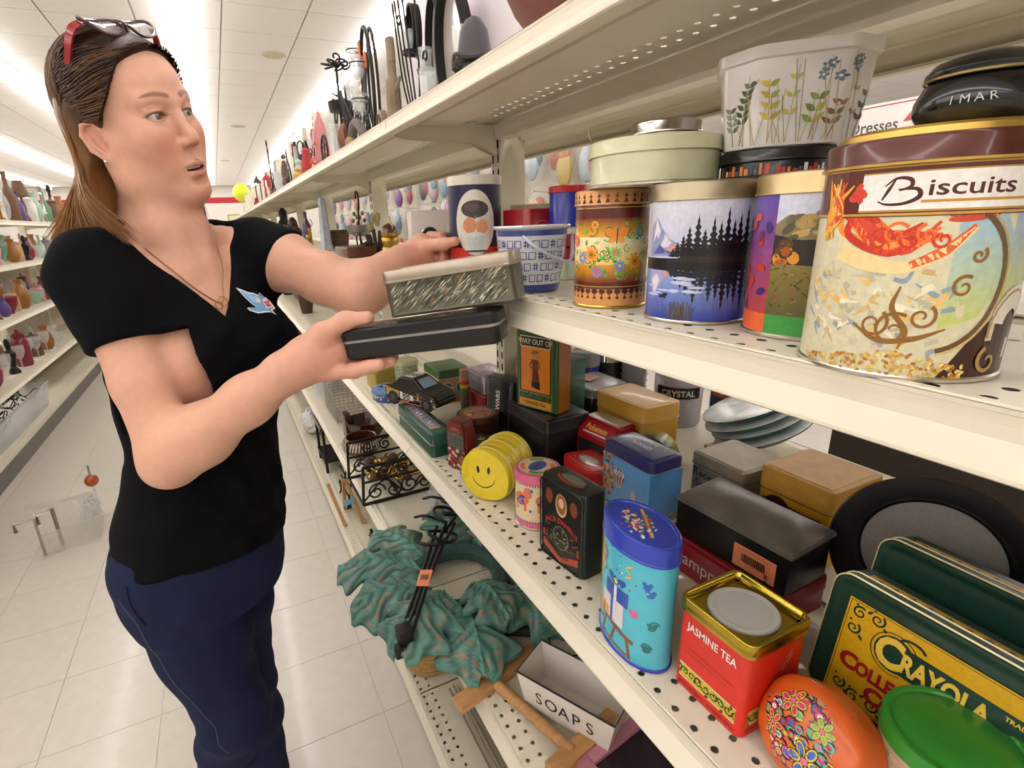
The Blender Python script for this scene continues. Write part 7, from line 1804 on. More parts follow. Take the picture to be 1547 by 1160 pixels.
def head(fd):
    E = lambda c, r, k, op='add': fd.ell(hp(*c), HB, r, k, op)
    E((-.067, 0, .030), (.075, .0705, .0745), .02)
    E((-.044, 0, .040), (.052, .058, .048), .03)
    E((-.048, 0, -.030), (.054, .0590, .070), .03)
    for s in (-1, 1):
        E((-.020, .040*s, -.026), (.026, .022, .024), .025)                        # cheek bone
        E((-.020, .028*s, -.052), (.022, .021, .026), .022)                        # cheek
        fd.chain([hp(-.066, .0535*s, -.040), hp(-.056, .0500*s, -.077), hp(-.012, .014*s, -.104)], [.016, .0140, .0140], .03)
        fd.cone(hp(.0075, .013*s, .0165), hp(-.006, .044*s, .020), .0065, .0070, .016)      # brow
    E((-.008, 0, -.103), (.0205, .019, .0165), .022)                               # chin
    E((-.0165, 0, -.068), (.0265, .0335, .027), .022)                               # mouth mound
    # eye sockets
    for s in (-1, 1): E((.0125, .0315*s, .001), (.0105, .0165, .0105), .014, 'sub')
    # lids: shell round the eyeball with an almond opening
    for s in (-1, 1):
        c = hp(-.0075, .0315*s, 0.0)
        fd.ball(c, .0146, .006)
        # opening: thin lens shape
        fd.ell(hp(.006, .0315*s, -.0012), HB, (.015, .0140, .0053), .0015, 'sub')
        fd.cone(hp(.0062, .0200*s, .0090), hp(-.001, .0450*s, .0072), .0024, .0022, .006)   # upper lid fold
        fd.cone(hp(.0040, .0215*s, -.0090), hp(-.002, .0425*s, -.0070), .0022, .0020, .008)  # lower lid
    # nose
    fd.chain([hp(.0035, 0, .012), hp(.0110, 0, -.008), hp(.0215, 0, -.0285), hp(.0240, 0, -.0345)], [.0080, .0066, .0070, .0076], .010)
    for s in (-1, 1):
        E((.0135, .0112*s, -.0385), (.0090, .0062, .0066), .007)
        fd.ell(hp(.0180, .0058*s, -.0452), HB, (.0062, .0033, .0042), .002, 'sub')
    # lips
    fd.chain([hp(-.0015, -.0265, -.0722), hp(.0105, -.0120, -.0678), hp(.0135, -.0045, -.0662), hp(.0138, 0, -.0674), hp(.0135, .0045, -.0662), hp(.0105, .0120, -.0678), hp(-.0015, .0265, -.0722)], [.0024, .0038, .0042, .0040, .0042, .0038, .0024], .004)
    fd.chain([hp(-.0010, -.0235, -.0752), hp(.0098, -.0110, -.0815), hp(.0126, 0, -.0828), hp(.0098, .0110, -.0815), hp(-.0010, .0235, -.0752)], [.0024, .0046, .0054, .0046, .0024], .004)
    fd.ell(hp(.0130, .001, -.0745), HB, (.0170, .0205, .0034), .002, 'sub')
    E((.0125, 0, -.0930), (.006, .018, .0040), .008, 'sub')
    E((.0150, 0, -.0560), (.0035, .0032, .007), .006, 'sub')
    # ears
    for s in (-1, 1):
        A = np.array([HF*.88+HL*(-.36*s)+HU*.20, HL*s, HU]); A[0] /= np.linalg.norm(A[0]); A[1] -= A[0]*(A[0]@A[1]); A[1] /= np.linalg.norm(A[1]); A[2] = np.cross(A[0], A[1])*s
        c = hp(-.0730, .0725*s, -.0210)
        fd.ell(c-A[1]*.001, A, (.0150, .0046, .0265), .005)
        fd.ell(c+A[0]*.0030+A[1]*.0050-A[2]*.004, A, (.0085, .0058, .0135), .0025, 'sub')
        fd.ell(c-A[0]*.0020+A[1]*.0050+A[2]*.013, A, (.0075, .0040, .0080), .002, 'sub')
        fd.chain([c+A[0]*.0125+A[1]*.002+A[2]*.010, c+A[0]*.006+A[1]*.004+A[2]*.0235, c-A[0]*.006+A[1]*.005+A[2]*.0240, c-A[0]*.0135+A[1]*.005+A[2]*.012, c-A[0]*.0130+A[1]*.004-A[2]*.008, c-A[0]*.004+A[1]*.002-A[2]*.022], [.0024, .0030, .0032, .0032, .0028, .0030], .002)
        fd.chain([c-A[0]*.006+A[1]*.003+A[2]*.012, c-A[0]*.0075+A[1]*.0035-A[2]*.004, c+A[0]*.001+A[1]*.003-A[2]*.016], [.0022, .0024, .0026], .003)
        fd.ball(c+A[0]*.0035+A[1]*.000-A[2]*.0255, .0066, .006)
        fd.ball(c+A[0]*.0125+A[1]*.002-A[2]*.004, .0036, .004)

def make_skin():
    parts = []
    boxes = [('head', np.minimum.reduce([hp(a, b, c) for a in (-.2, .05) for b in (-.1, .1) for c in (-.135, .14)]), np.maximum.reduce([hp(a, b, c) for a in (-.2, .05) for b in (-.1, .1) for c in (-.135, .14)]), .00125),
             ('rh', WR+V3(-.012, -.12, -.07), WR+V3(.16, .09, .085), .0015), ('lh', WL+V3(-.006, -.12, -.075), WL+V3(.16, .07, .085), .0016)]
    boxes = [(n, np.array(a), np.array(b), h) for n, a, b, h in boxes]
    boxes[0][1][2] = HE[2]-.125     # the head block stops at the throat
    main = ('body', V3(-.275, .62, -.46)+O_, V3(.46, 1.20, .30)+O_, .0030)
    Vs = []; Fs = []; off = 0
    for n, lo, hi, h in [main]+boxes:
        fd = Field(lo, hi, h); skin_field(fd)
        V, F = fd.mesh()
        V = relax(V, F, 2 if n != 'body' else 3, .5)
        if n == 'body':     # drop what the finer blocks replace
            C = V[F].mean(1); keep = np.ones(len(F), bool)
            for _, l2, h2, hh in boxes:
                ins = np.all((C > l2+.006) & (C < h2-.006), 1); keep &= ~ins
            F = F[keep]
        used = np.unique(F); mp = np.full(len(V), -1); mp[used] = np.arange(len(used))
        Vs.append(V[used]); Fs.append(mp[F]+off); off += len(used)
    return np.concatenate(Vs), np.concatenate(Fs)

def skin_colour(V):
    q = (V-HE)@HB.T; f, l, u = q[:, 0], q[:, 1], q[:, 2]
    base = np.array(srgb('#d6a48c')); C = np.tile(base, (len(V), 1))
    def mix(m, col): 
        m = np.clip(m, 0, 1)[:, None]; C[:] = C*(1-m)+np.array(srgb(col))*m
    g = lambda a, b, c, sa, sb, sc: np.exp(-(((f-a)/sa)**2+((np.abs(l)-b)/sb)**2+((u-c)/sc)**2))
    headm = np.clip((u+.135)/.02, 0, 1)*(np.linalg.norm(q-np.array([-.06, 0, 0]), axis=1) < .16)
    mix(.55*g(-.005, .036, -.038, .03, .020, .022)*headm, '#c4705e')
    mix(.35*g(.022, 0, -.042, .014, .012, .012)*headm, '#c4705e')
    mix(.35*g(0, 0, -.105, .03, .02, .014)*headm, '#cf8a74')
    mix(.35*g(-.073, .075, -.02, .03, .012, .03)*headm, '#c67866')
    # lips
    al = np.abs(l)
    ua = -.0668-.0052*(al/.0265)**1.4; uw = .0043*np.clip(1.05-al/.0275, .05, 1)
    up = np.exp(-((u-ua)/uw)**4)*(al < .0265)*(f > -.008)
    la = -.0818+.0064*(al/.0245)**1.8; lw = .0058*np.clip(1.08-al/.0265, .05, 1)
    lo = np.exp(-((u-la)/lw)**4)*(al < .0245)*(f > -.008)
    mix(.62*np.maximum(up, lo)*headm, '#b86e62')
    inner = np.exp(-((u+.0745)/.0034)**4)*(al < .0205)*(f < .0075)*(f > -.025); mix(inner*headm, '#5a2420')
    # brows
    bl = np.abs(l); bc = .0225+.0045*np.sin(np.clip((bl-.010)/.040, 0, 1)*2.3)-.002*np.clip((bl-.03)/.02, 0, 1)
    bw = np.interp(bl, [.009, .016, .032, .050], [.0030, .0040, .0032, .0012])
    brow = np.exp(-((u-bc)/bw)**4)*np.clip((bl-.008)/.004, 0, 1)*np.clip((.052-bl)/.006, 0, 1)*(f > -.03)
    mix(.78*brow*headm, '#6e452f')
    # lash line and lid crease
    rr = np.sqrt(((bl-.0315)/.0142)**2+((u+.0012)/.0056)**2); lash = np.exp(-((rr-1.05)/np.where(u > -.001, .26, .15))**2)*(f > -.012)*np.where(u > -.001, 1, .5)
    mix(.85*lash*headm, '#2c1c17')
    cr = np.exp(-((u-.0108+.10*(bl-.0315)**2/.0128)/.0013)**2)*(np.abs(bl-.0315) < .013)*(f > -.01); mix(.35*cr*headm, '#a86a54')
    # hands a little pinker at the knuckles
    for c in (WR+V3(.07, -.02, -.0), WL+V3(.05, 0, 0)):
        mix(.45*np.exp(-(np.linalg.norm(V-c, axis=1)/.07)**2), '#d08a78')
    return C

person = thing('person', 'woman in black v neck shirt and jeans holding stacked tins at the shelf', 'person', (-.09, 1.02, 0))
PINV = Matrix.Translation((.09, -1.02, 0))
def pobj(o):
    o.parent = person; o.matrix_parent_inverse = PINV; return o
SV, SF = make_skin()
M_SKIN = colmat('skin', rough=.46, var=.045, scale=90, bump=.10, bscale=700, spec=.45, sss=.10)
pobj(np_obj('body', SV, SF, M_SKIN, None, 180, skin_colour(SV)))
from mathutils.bvhtree import BVHTree
SKIN_BVH = BVHTree.FromPolygons(SV.tolist(), SF.tolist())

# ---------------------------------------------------------------- eyes, teeth
def eye(s):
    c = hp(-.0075, .0315*s, 0.0); g = HF*.955+HL*.20-HU*.03; g /= np.linalg.norm(g)
    n, k = 48, 40; v, f = _ball((0, 0, 0), .01285, n, k, (1, 1, 1))
    v = np.array(v); A = np.array([np.cross([0, 0, 1], g), [0, 0, 0], g]); A[0] /= np.linalg.norm(A[0]); A[1] = np.cross(g, A[0])
    v = np.stack([v[:, 0], v[:, 1], v[:, 2]], 1)
    ang = np.arccos(np.clip(v[:, 2]/.01285, -1, 1))
    col = np.tile(np.array(srgb('#bdb0a8')), (len(v), 1))
    iris = np.array(srgb('#5c5648')); pup = np.array([.006, .006, .006]); limb = np.array(srgb('#2c2925'))
    for a, cc in ((.53, limb), (.475, np.array(srgb('#4c463a'))), (.33, np.array(srgb('#625844'))), (.22, pup)): col[ang < a] = cc
    w = v[:, 0:1]*A[0]+v[:, 1:2]*A[1]+v[:, 2:3]*A[2]+c
    return pobj(mesh_obj('eye', w, f, colmat('eyeball', rough=.06, coat=.8, var=.0), None, 180, col))
eye(-1); eye(1)
mb = MB()
for i in range(8):
    l = -.0140+.0040*i; fz = .0078-14.0*l*l
    p = hp(fz, l, -.0722); mb.ball(tuple(p), .0023, 10, (1, 1, 1.3))
pobj(mb.build('teeth', mat('tooth', srgb('#d9d2c6'), .25), None, 60))

# ---------------------------------------------------------------- shirt
def shirt_field(fd):
    fd.func(TLO, THI, torso_fn(.008, -.515, .02), .012); bust(fd, .009, .05)
    fd.cone(tp(-.075, -.02, .014), tp(-.150, -.005, -.028), .036, .042, .05); fd.cone(tp(.075, -.02, .014), tp(.150, -.005, -.028), .036, .042, .05)
    a = SR; b = SR+(ER-SR)*.46; fd.chain([a, SR+(ER-SR)*.2, b], [.0550, .0510, .0520], .03)
    a2 = SL; b2 = SL+(EL-SL)*.42; fd.chain([a2, b2], [.0575, .0560], .03)
    # folds
    def wob(X, Y, Z):
        x, y, z = X-SM[0], Y-SM[1], Z-SM[2]; l = x*TL[0]+y*TL[1]; f = x*TF[0]+y*TF[1]
        w = .0022*np.sin(38*z+22*l+9*np.sin(14*l))+.0016*np.sin(62*l-30*z+5*np.sin(20*z))+.0020*np.sin(26*(z+.9*l))*np.clip(-(z+.25)*4, 0, 1)
        return w
    w = fd.win(fd.lo, fd.lo+fd.h*fd.n); sl, X, Y, Z = w
    fd.d[sl] += np.where(fd.d[sl] < .1, wob(X, Y, Z), 0).astype(np.float32)
    # sleeve ends and hem are clean cuts
    for (s0, e0, t, rad) in ((SR, ER, .40, .085), (SL, EL, .33, .085)):
        ax = (e0-s0)/np.linalg.norm(e0-s0); p0 = s0+(e0-s0)*t; q = p0+ax*.09
        def cut(X, Y, Z, p0=p0, ax=ax, rad=rad):
            x, y, z = X-p0[0], Y-p0[1], Z-p0[2]; t_ = x*ax[0]+y*ax[1]+z*ax[2]
            r = np.sqrt(np.maximum(x*x+y*y+z*z-t_*t_, 0)); return np.maximum(np.maximum(-t_, t_-.12), r-rad)
        fd.func(np.minimum(p0, q)-.1, np.maximum(p0, q)+.1, cut, .003, 'sub')
    def hem(X, Y, Z): 
        x, y, z = X-SM[0], Y-SM[1], Z-SM[2]; return (z+.508+.012*np.sin((x*TL[0]+y*TL[1])*9))+0*x+0*y
    fd.func(TLO, THI, hem, .004, 'sub')
    # v neck
    def vee(X, Y, Z):
        x, y, z = X-SM[0], Y-SM[1], Z-SM[2]; l = x*TL[0]+y*TL[1]; f = x*TF[0]+y*TF[1]
        w = .70*(z+.104); front = np.maximum((np.abs(l+.004)-np.maximum(w, -.02))*.82, -(f+.0)); front = np.maximum(front, -(z+.103))
        r = np.sqrt((l+.006)**2+(f+.014)**2)-.070; neck = np.maximum(r, -(z+.028-0*l)); return np.minimum(front, neck)
    fd.func(tp(0, 0, -.12)-.2, tp(0, 0, .05)+.2, vee, .004, 'sub')
fd = Field(SM+V3(-.29, -.30, -.55), SM+V3(.31, .26, .07), .0032); shirt_field(fd)
V, F = fd.mesh(); V = relax(V, F, 2)
M_SHIRT = mat('black_jersey', srgb('#0b0c0f'), .9, var=.10, scale=30, bump=.25, bscale=900, spec=.12)
shirt = pobj(np_obj('shirt', V, F, M_SHIRT, None, 180)); shirt['label'] = 'black v neck jersey shirt'
SH_BVH = BVHTree.FromPolygons(V.tolist(), F.tolist())
def drape(bvh, l, z, off):
    o = tp(l, .17, z); hit = bvh.ray_cast(Vector(o), Vector(-TF))
    if hit[0] is None: return tuple(tp(l, .1, z))
    return tuple(hit[0]+hit[1]*off if hit[1].dot(Vector(TF)) > 0 else hit[0]-hit[1]*off)
# chest emblem: blue wing shape edged in white, red lettering
a = Art(); c = (.060, -.086)
def sh(pts, sx=1.0): return [(c[0]+x*1.15, c[1]+y*1.15) for x, y in pts]
wing = [(-.026, .024), (-.020, .021), (-.012, .016), (-.004, .014), (.003, .010), (.010, .012), (.018, .008), (.022, -.002), (.019, -.012), (.010, -.013), (.012, -.020), (.006, -.015), (-.002, -.014), (-.012, -.014), (-.024, -.008), (-.026, -.004), (-.016, -.006), (-.010, -.006), (-.016, .001), (-.021, .010)]
a.poly(sh(wing), '#e4e4e6'); a.poly(sh([(x*.86-.0012, y*.86) for x, y in wing]), '#6f9fd2')
a.poly(sh([(-.020, .018), (-.008, .010), (.000, .009), (-.004, .000), (-.012, .002)]), '#8db6de'); a.ell(c[0]-.004, c[1]+.0035, .0042, .0042, '#d9cfb4', 12); a.line(sh([(.004, .011), (.012, .008), (.020, .010)]), .0012, '#22305c')
a.poly(sh([(.002, -.010), (.019, -.009), (.021, .004), (.004, .003)]), '#e9e6e4'); a.text('ar', c[0]+.0125, c[1]-.0085, .0125, '#c8324a', bold=.04)
em = a.build('emblem', None, lambda u, v, k: drape(SH_BVH, u, v, .0006+k*1.5), M_PRINT_MATT, step=.004, vstep=.004); pobj(em)

# ---------------------------------------------------------------- jeans and shoes
HR, HLp = V3(-.160, .935, -.560)+O_, V3(-.082, 1.020, -.560)+O_
KR, KL = V3(-.118, .925, -.915)+O_, V3(-.098, 1.035, -.935)+O_
AR, AL = V3(-.205, 1.120, -1.265)+O_, V3(-.092, 1.100, -1.310)+O_
def jeans_field(fd):
    fd.func(TLO, THI, torso_fn(.000, -.62, -.47), .02)
    fd.ell(tp(-.062, -.055, -.575), TB, (.130, .078, .080), .05)
    fd.chain([HR, HR+(KR-HR)*.45, KR], [.090, .078, .060], .03); fd.chain([KR, KR+(AR-KR)*.35, AR], [.062, .058, .045], .03)
    fd.chain([HLp, HLp+(KL-HLp)*.45, KL], [.086, .074, .058], .025); fd.chain([KL, KL+(AL-KL)*.35, AL], [.060, .056, .044], .03)
    w = fd.win(fd.lo, fd.lo+fd.h*fd.n); sl, X, Y, Z = w
    x, y, z = X, Y, Z-SM[2]
    q = .0016*np.sin(70*(z+.6*x))*np.exp(-((z+.60)/.07)**2)+.0024*np.sin(85*(z-.5*x+.3*y))*np.exp(-((z+.875)/.07)**2)+.0012*np.sin(55*z+20*x)
    fd.d[sl] += np.where(fd.d[sl] < .1, q, 0).astype(np.float32)
fd = Field(SM+V3(-.30, -.24, -1.30), SM+V3(.20, .26, -.44), .0042); jeans_field(fd)
V, F = fd.mesh(); V = relax(V, F, 2)
M_JEAN = mat('dark_denim', srgb('#1d2440'), .85, var=.22, scale=26, bump=.35, bscale=1100, stretch=(1, 1, .35), spec=.15)
jn = pobj(np_obj('jeans', V, F, M_JEAN, None, 180)); jn['label'] = 'dark blue denim jeans'
JB = BVHTree.FromPolygons(V.tolist(), F.tolist())
def onto(bvh, p, dirn, off=.0006):
    o = Vector(p)+Vector(dirn)*.3; h = bvh.ray_cast(o, -Vector(dirn))
    return h[0]+Vector(dirn)*off if h[0] else Vector(p)
M_THREAD = mat('denim_thread', srgb('#59607c'), .8)
sd = V3(-.72, -.69, 0)
path = [onto(JB, tuple(HR+(KR-HR)*t+V3(-.035+.05*t, -.03, 0)), tuple(sd/np.linalg.norm(sd))) for t in np.linspace(-.02, 1.05, 30)]
pobj(MB().tube(path, .0006, 5).build('side_seam', M_THREAD, None))
pk = [onto(JB, tuple(HR+V3(-.02+.012*t, -.04, .03-.075*t)), tuple(sd/np.linalg.norm(sd)), .001) for t in np.linspace(0, 1, 8)]
pobj(MB().tube(pk, .0016, 6).build('pocket_edge', M_JEAN, None))
for A, K, tw in ((AR, KR, .35), (AL, KL, .5)):
    d = V3(math.sin(tw), -math.cos(tw), 0); s_ = V3(d[1], -d[0], 0)
    mb = MB(); zf = .03 if A is AL else .055
    prof = [(-.06, .030, .062), (-.03, .033, .075), (.03, .034, .060), (.08, .038, .045), (.13, .036, .036), (.165, .022, .026)]
    v = []
    for (t_, w_, hh) in prof:
        for j in range(12):
            an = 2*PI*j/12; cz = hh/2; v.append(tuple(V3(A[0], A[1], 0)+d*t_+s_*w_*math.cos(an)+V3(0, 0, max(0.003, cz+cz*math.sin(an)))))
    f = [(i*12+j, i*12+(j+1) % 12, (i+1)*12+(j+1) % 12, (i+1)*12+j) for i in range(5) for j in range(12)]+[tuple(range(12))[::-1], tuple(60+j for j in range(12))]
    bm = bmesh.new(); vv = [bm.verts.new(q) for q in v]; [bm.faces.new([vv[i] for i in q]) for q in f]; bmesh.ops.recalc_face_normals(bm, faces=bm.faces[:])
    pobj(MB().bm(bm).build('shoe', mat('black_shoe', (.02, .02, .022), .5), None, 60))
    pobj(MB().tube([tuple(A+V3(0, 0, .02)), (A[0], A[1], .05)], [.040, .036], 14).build('sock', mat('grey_sock', (.12, .12, .13), .9), None))

# ---------------------------------------------------------------- necklace and ear stud
M_GOLD = mat('fine_gold', srgb('#c8985a'), .25, 1.0, var=.05)
mb = MB(); pts = crv([(-.070, .012), (-.046, -.030), (-.022, -.062), (.000, -.078), (.014, -.058), (.030, -.022), (.044, .012)], 12)
pth = [Vector(drape(SKIN_BVH, p[0], p[1], .0012)) for p in pts]
mb.tube(pth, .0007, 5)
nk = pobj(mb.build('necklace', M_GOLD, None))
mb = MB()
for (l, z, r) in ((-.006, -.082, .0058), (.004, -.077, .0072)):
    ring = [Vector(drape(SKIN_BVH, l+r*math.cos(a_), z+r*math.sin(a_), .0020)) for a_ in np.linspace(0, 2*PI, 20)[:-1]]; mb.tube(ring, .0007, 5, closed=True)
pobj(mb.build('pendant', M_GOLD, None))
mb = MB(); mb.ball(tuple(hp(-.0700, -.0775, -.0465)), .0024, 12); pobj(mb.build('ear_stud', mat('crystal', (.9, .9, .92), .05, .6), None))

# ---------------------------------------------------------------- hair
def W(x, y, z): return V3(x, y, z)+O_
def hair_field(fd):
    fd.ell(hp(-.068, 0, .033), HB, (.0805, .0755, .0800), .02)
    fd.ell(hp(-.046, 0, .042), HB, (.0600, .0655, .0590), .02)
    fd.ell(hp(-.092, 0, .000), HB, (.054, .0730, .078), .03)
    # curtain behind the ears down to the shoulders
    fd.chain([hp(-.100, -.040, .01), W(-.132, .992, .095), W(-.136, .980, .045), W(-.130, .960, .008)], [.036, .026, .024, .016], .03)
    fd.chain([hp(-.100, .040, .01), hp(-.095, .046, -.07), W(-.030, 1.030, .035)], [.036, .030, .014], .03)
    fd.chain([hp(-.115, 0, 0), W(-.110, 1.050, .07), W(-.110, 1.050, .0)], [.040, .035, .028], .03)
    # keep face and ears clear
    def face(X, Y, Z):
        x, y, z = X-HE[0], Y-HE[1], Z-HE[2]; f = x*HF[0]+y*HF[1]+z*HF[2]; l = x*HL[0]+y*HL[1]+z*HL[2]; u = x*HU[0]+y*HU[1]+z*HU[2]
        # hairline: forehead edge high, temples recede, runs down in front of the ear
        fl = np.interp(u.ravel(), [-.30, -.06, -.02, .005, .03, .052, .066, .078, .20], [-.120, -.104, -.072, -.052, -.036, -.024, -.012, .000, .05]).reshape(u.shape)
        fl = fl-.30*np.clip(.03-np.abs(l), 0, .03)*(u > .05)*.2
        return -(f-fl)
    fd.func(HE-.32, HE+.2, face, .004, 'sub')
    for s in (-1, 1): fd.ell(hp(-.071, .080*s, -.026), HB, (.019, .016, .032), .004, 'sub')
fd = Field(np.minimum.reduce([hp(a, b, c) for a in (-.24, .05) for b in (-.13, .13) for c in (-.27, .15)]), np.maximum.reduce([hp(a, b, c) for a in (-.24, .05) for b in (-.13, .13) for c in (-.27, .15)]), .0030); hair_field(fd)
V, F = fd.mesh(); V = relax(V, F, 2)
def hair_colour(V, jit):
    q = (V-HE)@HB.T; u = q[:, 2]; f = q[:, 0]
    t = np.clip((.05-u)/.18, 0, 1)*.80+np.clip((-.082-f)/.05, 0, 1)*.55; t = np.clip(t+jit+.03, 0, 1)[:, None]
    return np.array(srgb('#2e1a12'))*(1-t)+np.array(srgb('#9a6c40'))*t
M_HAIR = colmat('hair', rough=.36, var=.25, scale=160, bump=.3, bscale=400, spec=.4, stretch=(1, 1, .12))
hr = pobj(np_obj('hair', V, F, M_HAIR, None, 180, hair_colour(V, -.08))); hr['label'] = 'long straight brown hair with lighter ends'
# loose strands combed over the mass
rs = np.random.RandomState(5); NS, NP = 2200, 24
roots = []
SV_, SF_ = [], []
allp = []; jit = []
for i in range(NS):
    s = -1 if rs.rand() < .68 else 1
    k = rs.rand(); d = rs.uniform(-.002, .005)
    # root along the hairline or the parting, then back over the skull, then down
    if rs.rand() < .55:
        t0 = rs.rand(); root = np.array([np.interp(t0, [0, .35, .7, 1], [.000, -.014, -.030, -.052]), s*np.interp(t0, [0, .35, .7, 1], [.000, .040, .062, .0720]), np.interp(t0, [0, .35, .7, 1], [.081, .067, .032, .004])])
    else:
        t0 = rs.rand(); root = np.array([-.02-.12*t0, s*.003, .1145-.030*t0*t0])
    b = rs.rand()
    mid = np.array([-.092-.040*b, s*(.0775-.020*b), np.interp(root[2], [0, .11], [.006, .045])+rs.uniform(-.008, .008)])
    cen = np.array([-.068, 0, .033]); rd = np.array([.0850, .0808, .0852])
    def outw(p):
        c0 = np.array([-.056, 0, .038]); dv = p-c0; best = 0
        for ce, ra in ((cen, rd), (np.array([-.046, 0, .042]), np.array([.0655, .0710, .0642]))):
            A_ = np.sum((dv/ra)**2); B_ = np.sum(dv*(c0-ce)/ra**2); C_ = np.sum(((c0-ce)/ra)**2)-1; best = max(best, (-B_+math.sqrt(max(B_*B_-A_*C_, 0)))/A_)
        return c0+dv*best
    root = outw(root); n0 = outw((root+mid)/2); mid = outw(mid) if np.linalg.norm((mid-cen)/rd) < 1 else mid
    w = rs.uniform(-1, 1); L = rs.uniform(.85, 1.05)
    if s < 0:
        p3 = V3(-.158-.010*b, .968+.042*b, .102); p4 = V3(-.148-.036*b+.006*w, .938+.072*b, .102-.055*L); p5 = V3(-.104-.112*b+.010*w, .903+.085*b, .102-.112*L)
    else:
        p3 = (hp(-.100-.03*b, .082-.02*b, -.050)-O_); p4 = V3(-.018-.03*b, 1.015+.03*b, .070); p5 = V3(-.012-.03*b+.006*w, .995+.03*b, .075-.055*L)
    P = [hp(*root), hp(*n0), hp(*mid), p3+O_, p4+O_, p5+O_]
    c = crv([tuple(x) for x in P], 5)
    c = np.array([tuple(q) for q in c])
    idx = np.linspace(0, len(c)-1, NP); c = np.stack([np.interp(idx, np.arange(len(c)), c[:, j]) for j in range(3)], 1)
    cc = hp(-.072, 0, .0); cc = np.stack([np.full(NP, cc[0]), np.full(NP, cc[1]), np.minimum(c[:, 2], cc[2])], 1)
    c = c+d*(c-cc)/.09
    allp.append(c); jit.append(rs.uniform(-.28, .32))
allp = np.array(allp); jit = np.array(jit)
T = np.gradient(allp, axis=1); T /= np.linalg.norm(T, axis=2, keepdims=True)
up = allp-(HE+HF*-.09); up -= T*np.sum(up*T, 2, keepdims=True); up /= np.linalg.norm(up, axis=2, keepdims=True)+1e-9; sd_ = np.cross(T, up)
rad = (.00085*np.interp(np.linspace(0, 1, NP), [0, .1, .8, 1], [.5, 1, .9, .15]))[None, :, None]
ring = np.stack([allp+up*rad*.8, allp-up*rad*.3+sd_*rad*1.3, allp-up*rad*.3-sd_*rad*1.3], 2)
Vh = ring.reshape(-1, 3); bi = (np.arange(NS)[:, None, None]*NP+np.arange(NP-1)[None, :, None])*3; j = np.arange(3)[None, None, :]; j2 = (np.arange(3)+1)[None, None, :] % 3
Fh = np.stack([bi+j, bi+j2, bi+3+j2, bi+3+j], -1).reshape(-1, 4)
ch = hair_colour(Vh, np.repeat(jit, NP*3))
st = pobj(np_obj('hair_strands', Vh, Fh, M_HAIR, None, 180, ch)); st['kind'] = 'stuff'

# ---------------------------------------------------------------- eyeglasses pushed up on the hair
g = thing('eyeglasses', 'red framed eyeglasses pushed up on top of the woman\'s head', 'eyeglasses', tuple(hp(-.034, .004, .1125)))
GM = Matrix(((HF[0], HL[0], HU[0]), (HF[1], HL[1], HU[1]), (HF[2], HL[2], HU[2]))).to_4x4()
g.matrix_world = Matrix.Translation(g.location) @ GM @ Matrix.Rotation(math.radians(-58), 4, 'Y')
M_RED = mat('red_acetate', srgb('#8f1a26'), .22, coat=.4, var=.05); M_DK = mat('plum_acetate', srgb('#3a1420'), .2, coat=.4)
for s in (-1, 1):
    ol = [(0.0+.004*math.cos(2*a_), .031*s+.0262*math.copysign(abs(math.cos(a_))**.8, math.cos(a_)), .0005+.0195*math.copysign(abs(math.sin(a_))**.85, math.sin(a_))+.003*s*math.cos(a_)) for a_ in np.linspace(0, 2*PI, 41)[:-1]]
    MB().tube(ol, .0022, 8, closed=True).build('rim', M_DK, g)
    v = [(.0, .031*s, 0)]+ol; MB().add(v, [(0, 1+i, 1+(i+1) % 40) for i in range(40)]).build('lens', mat('lens', srgb('#8a8486'), .04, .2, alpha=.55, var=.02, coat=.6), g, 60)
    tm = crv([(-.001, .0575*s, .006), (-.008, .0690*s, .006), (-.028, .0775*s, .004), (-.080, .0790*s, .004), (-.122, .0775*s, .000)], 8)
    mb = MB(); n = len(tm); vv = []
    for i, p in enumerate(tm):
        w_ = np.interp(i/(n-1), [0, .25, .8, 1], [.0058, .0056, .0036, .0028]); th = .0014
        vv += [(p.x, p.y-th, p.z-w_), (p.x, p.y+th, p.z-w_), (p.x, p.y+th, p.z+w_), (p.x, p.y-th, p.z+w_)]
    f = [(i*4+a_, i*4+(a_+1) % 4, i*4+4+(a_+1) % 4, i*4+4+a_) for i in range(n-1) for a_ in range(4)]+[(3, 2, 1, 0), (n*4-4, n*4-3, n*4-2, n*4-1)]
    bm = bmesh.new(); q = [bm.verts.new(x) for x in vv]; [bm.faces.new([q[i] for i in x]) for x in f]; bmesh.ops.recalc_face_normals(bm, faces=bm.faces[:])
    MB().bm(bm).build('temple_arm', M_RED, g, 40)
MB().tube(crv([(.001, -.0065, .004), (.003, 0, .007), (.001, .0065, .004)], 6), .0022, 8).build('bridge', M_DK, g)

# ---------------------------------------------------------------- tins in her hand
def held_frame(corner, a=HAND_A):
    b = Vector((-a[1], a[0], 0)).normalized(); a = Vector(a); u = a.cross(b)
    return Matrix(((a.x, b.x, u.x, corner[0]), (a.y, b.y, u.y, corner[1]), (a.z, b.z, u.z, corner[2]), (0, 0, 0, 1)))
P0 = V3(.1325, .700, -.134)+O_
t = thing('long_black_tin', 'long black tin with a silver seam held in the woman\'s hand', 'tin')
M0 = held_frame(P0-V3(0, 0, .0425)); t.matrix_world = M0
Lb, Db, Hb = .222, .058, .0415
O = o_rrect(Lb, Db, .012); Mx = Matrix.Translation((Lb/2, Db/2, 0))
loft('body', O, [(-.004, 0), (-.001, .0015), (0, .004), (0, .030)], mat('satin_black', srgb('#121214'), .35, var=.1), t, M=Mx)
loft('seam', O, [(.0002, .0225), (.0014, .0230), (.0014, .0262), (.0002, .0268)], mat('silver_seam', srgb('#9a9492'), .35, .8), t, False, False, M=Mx)
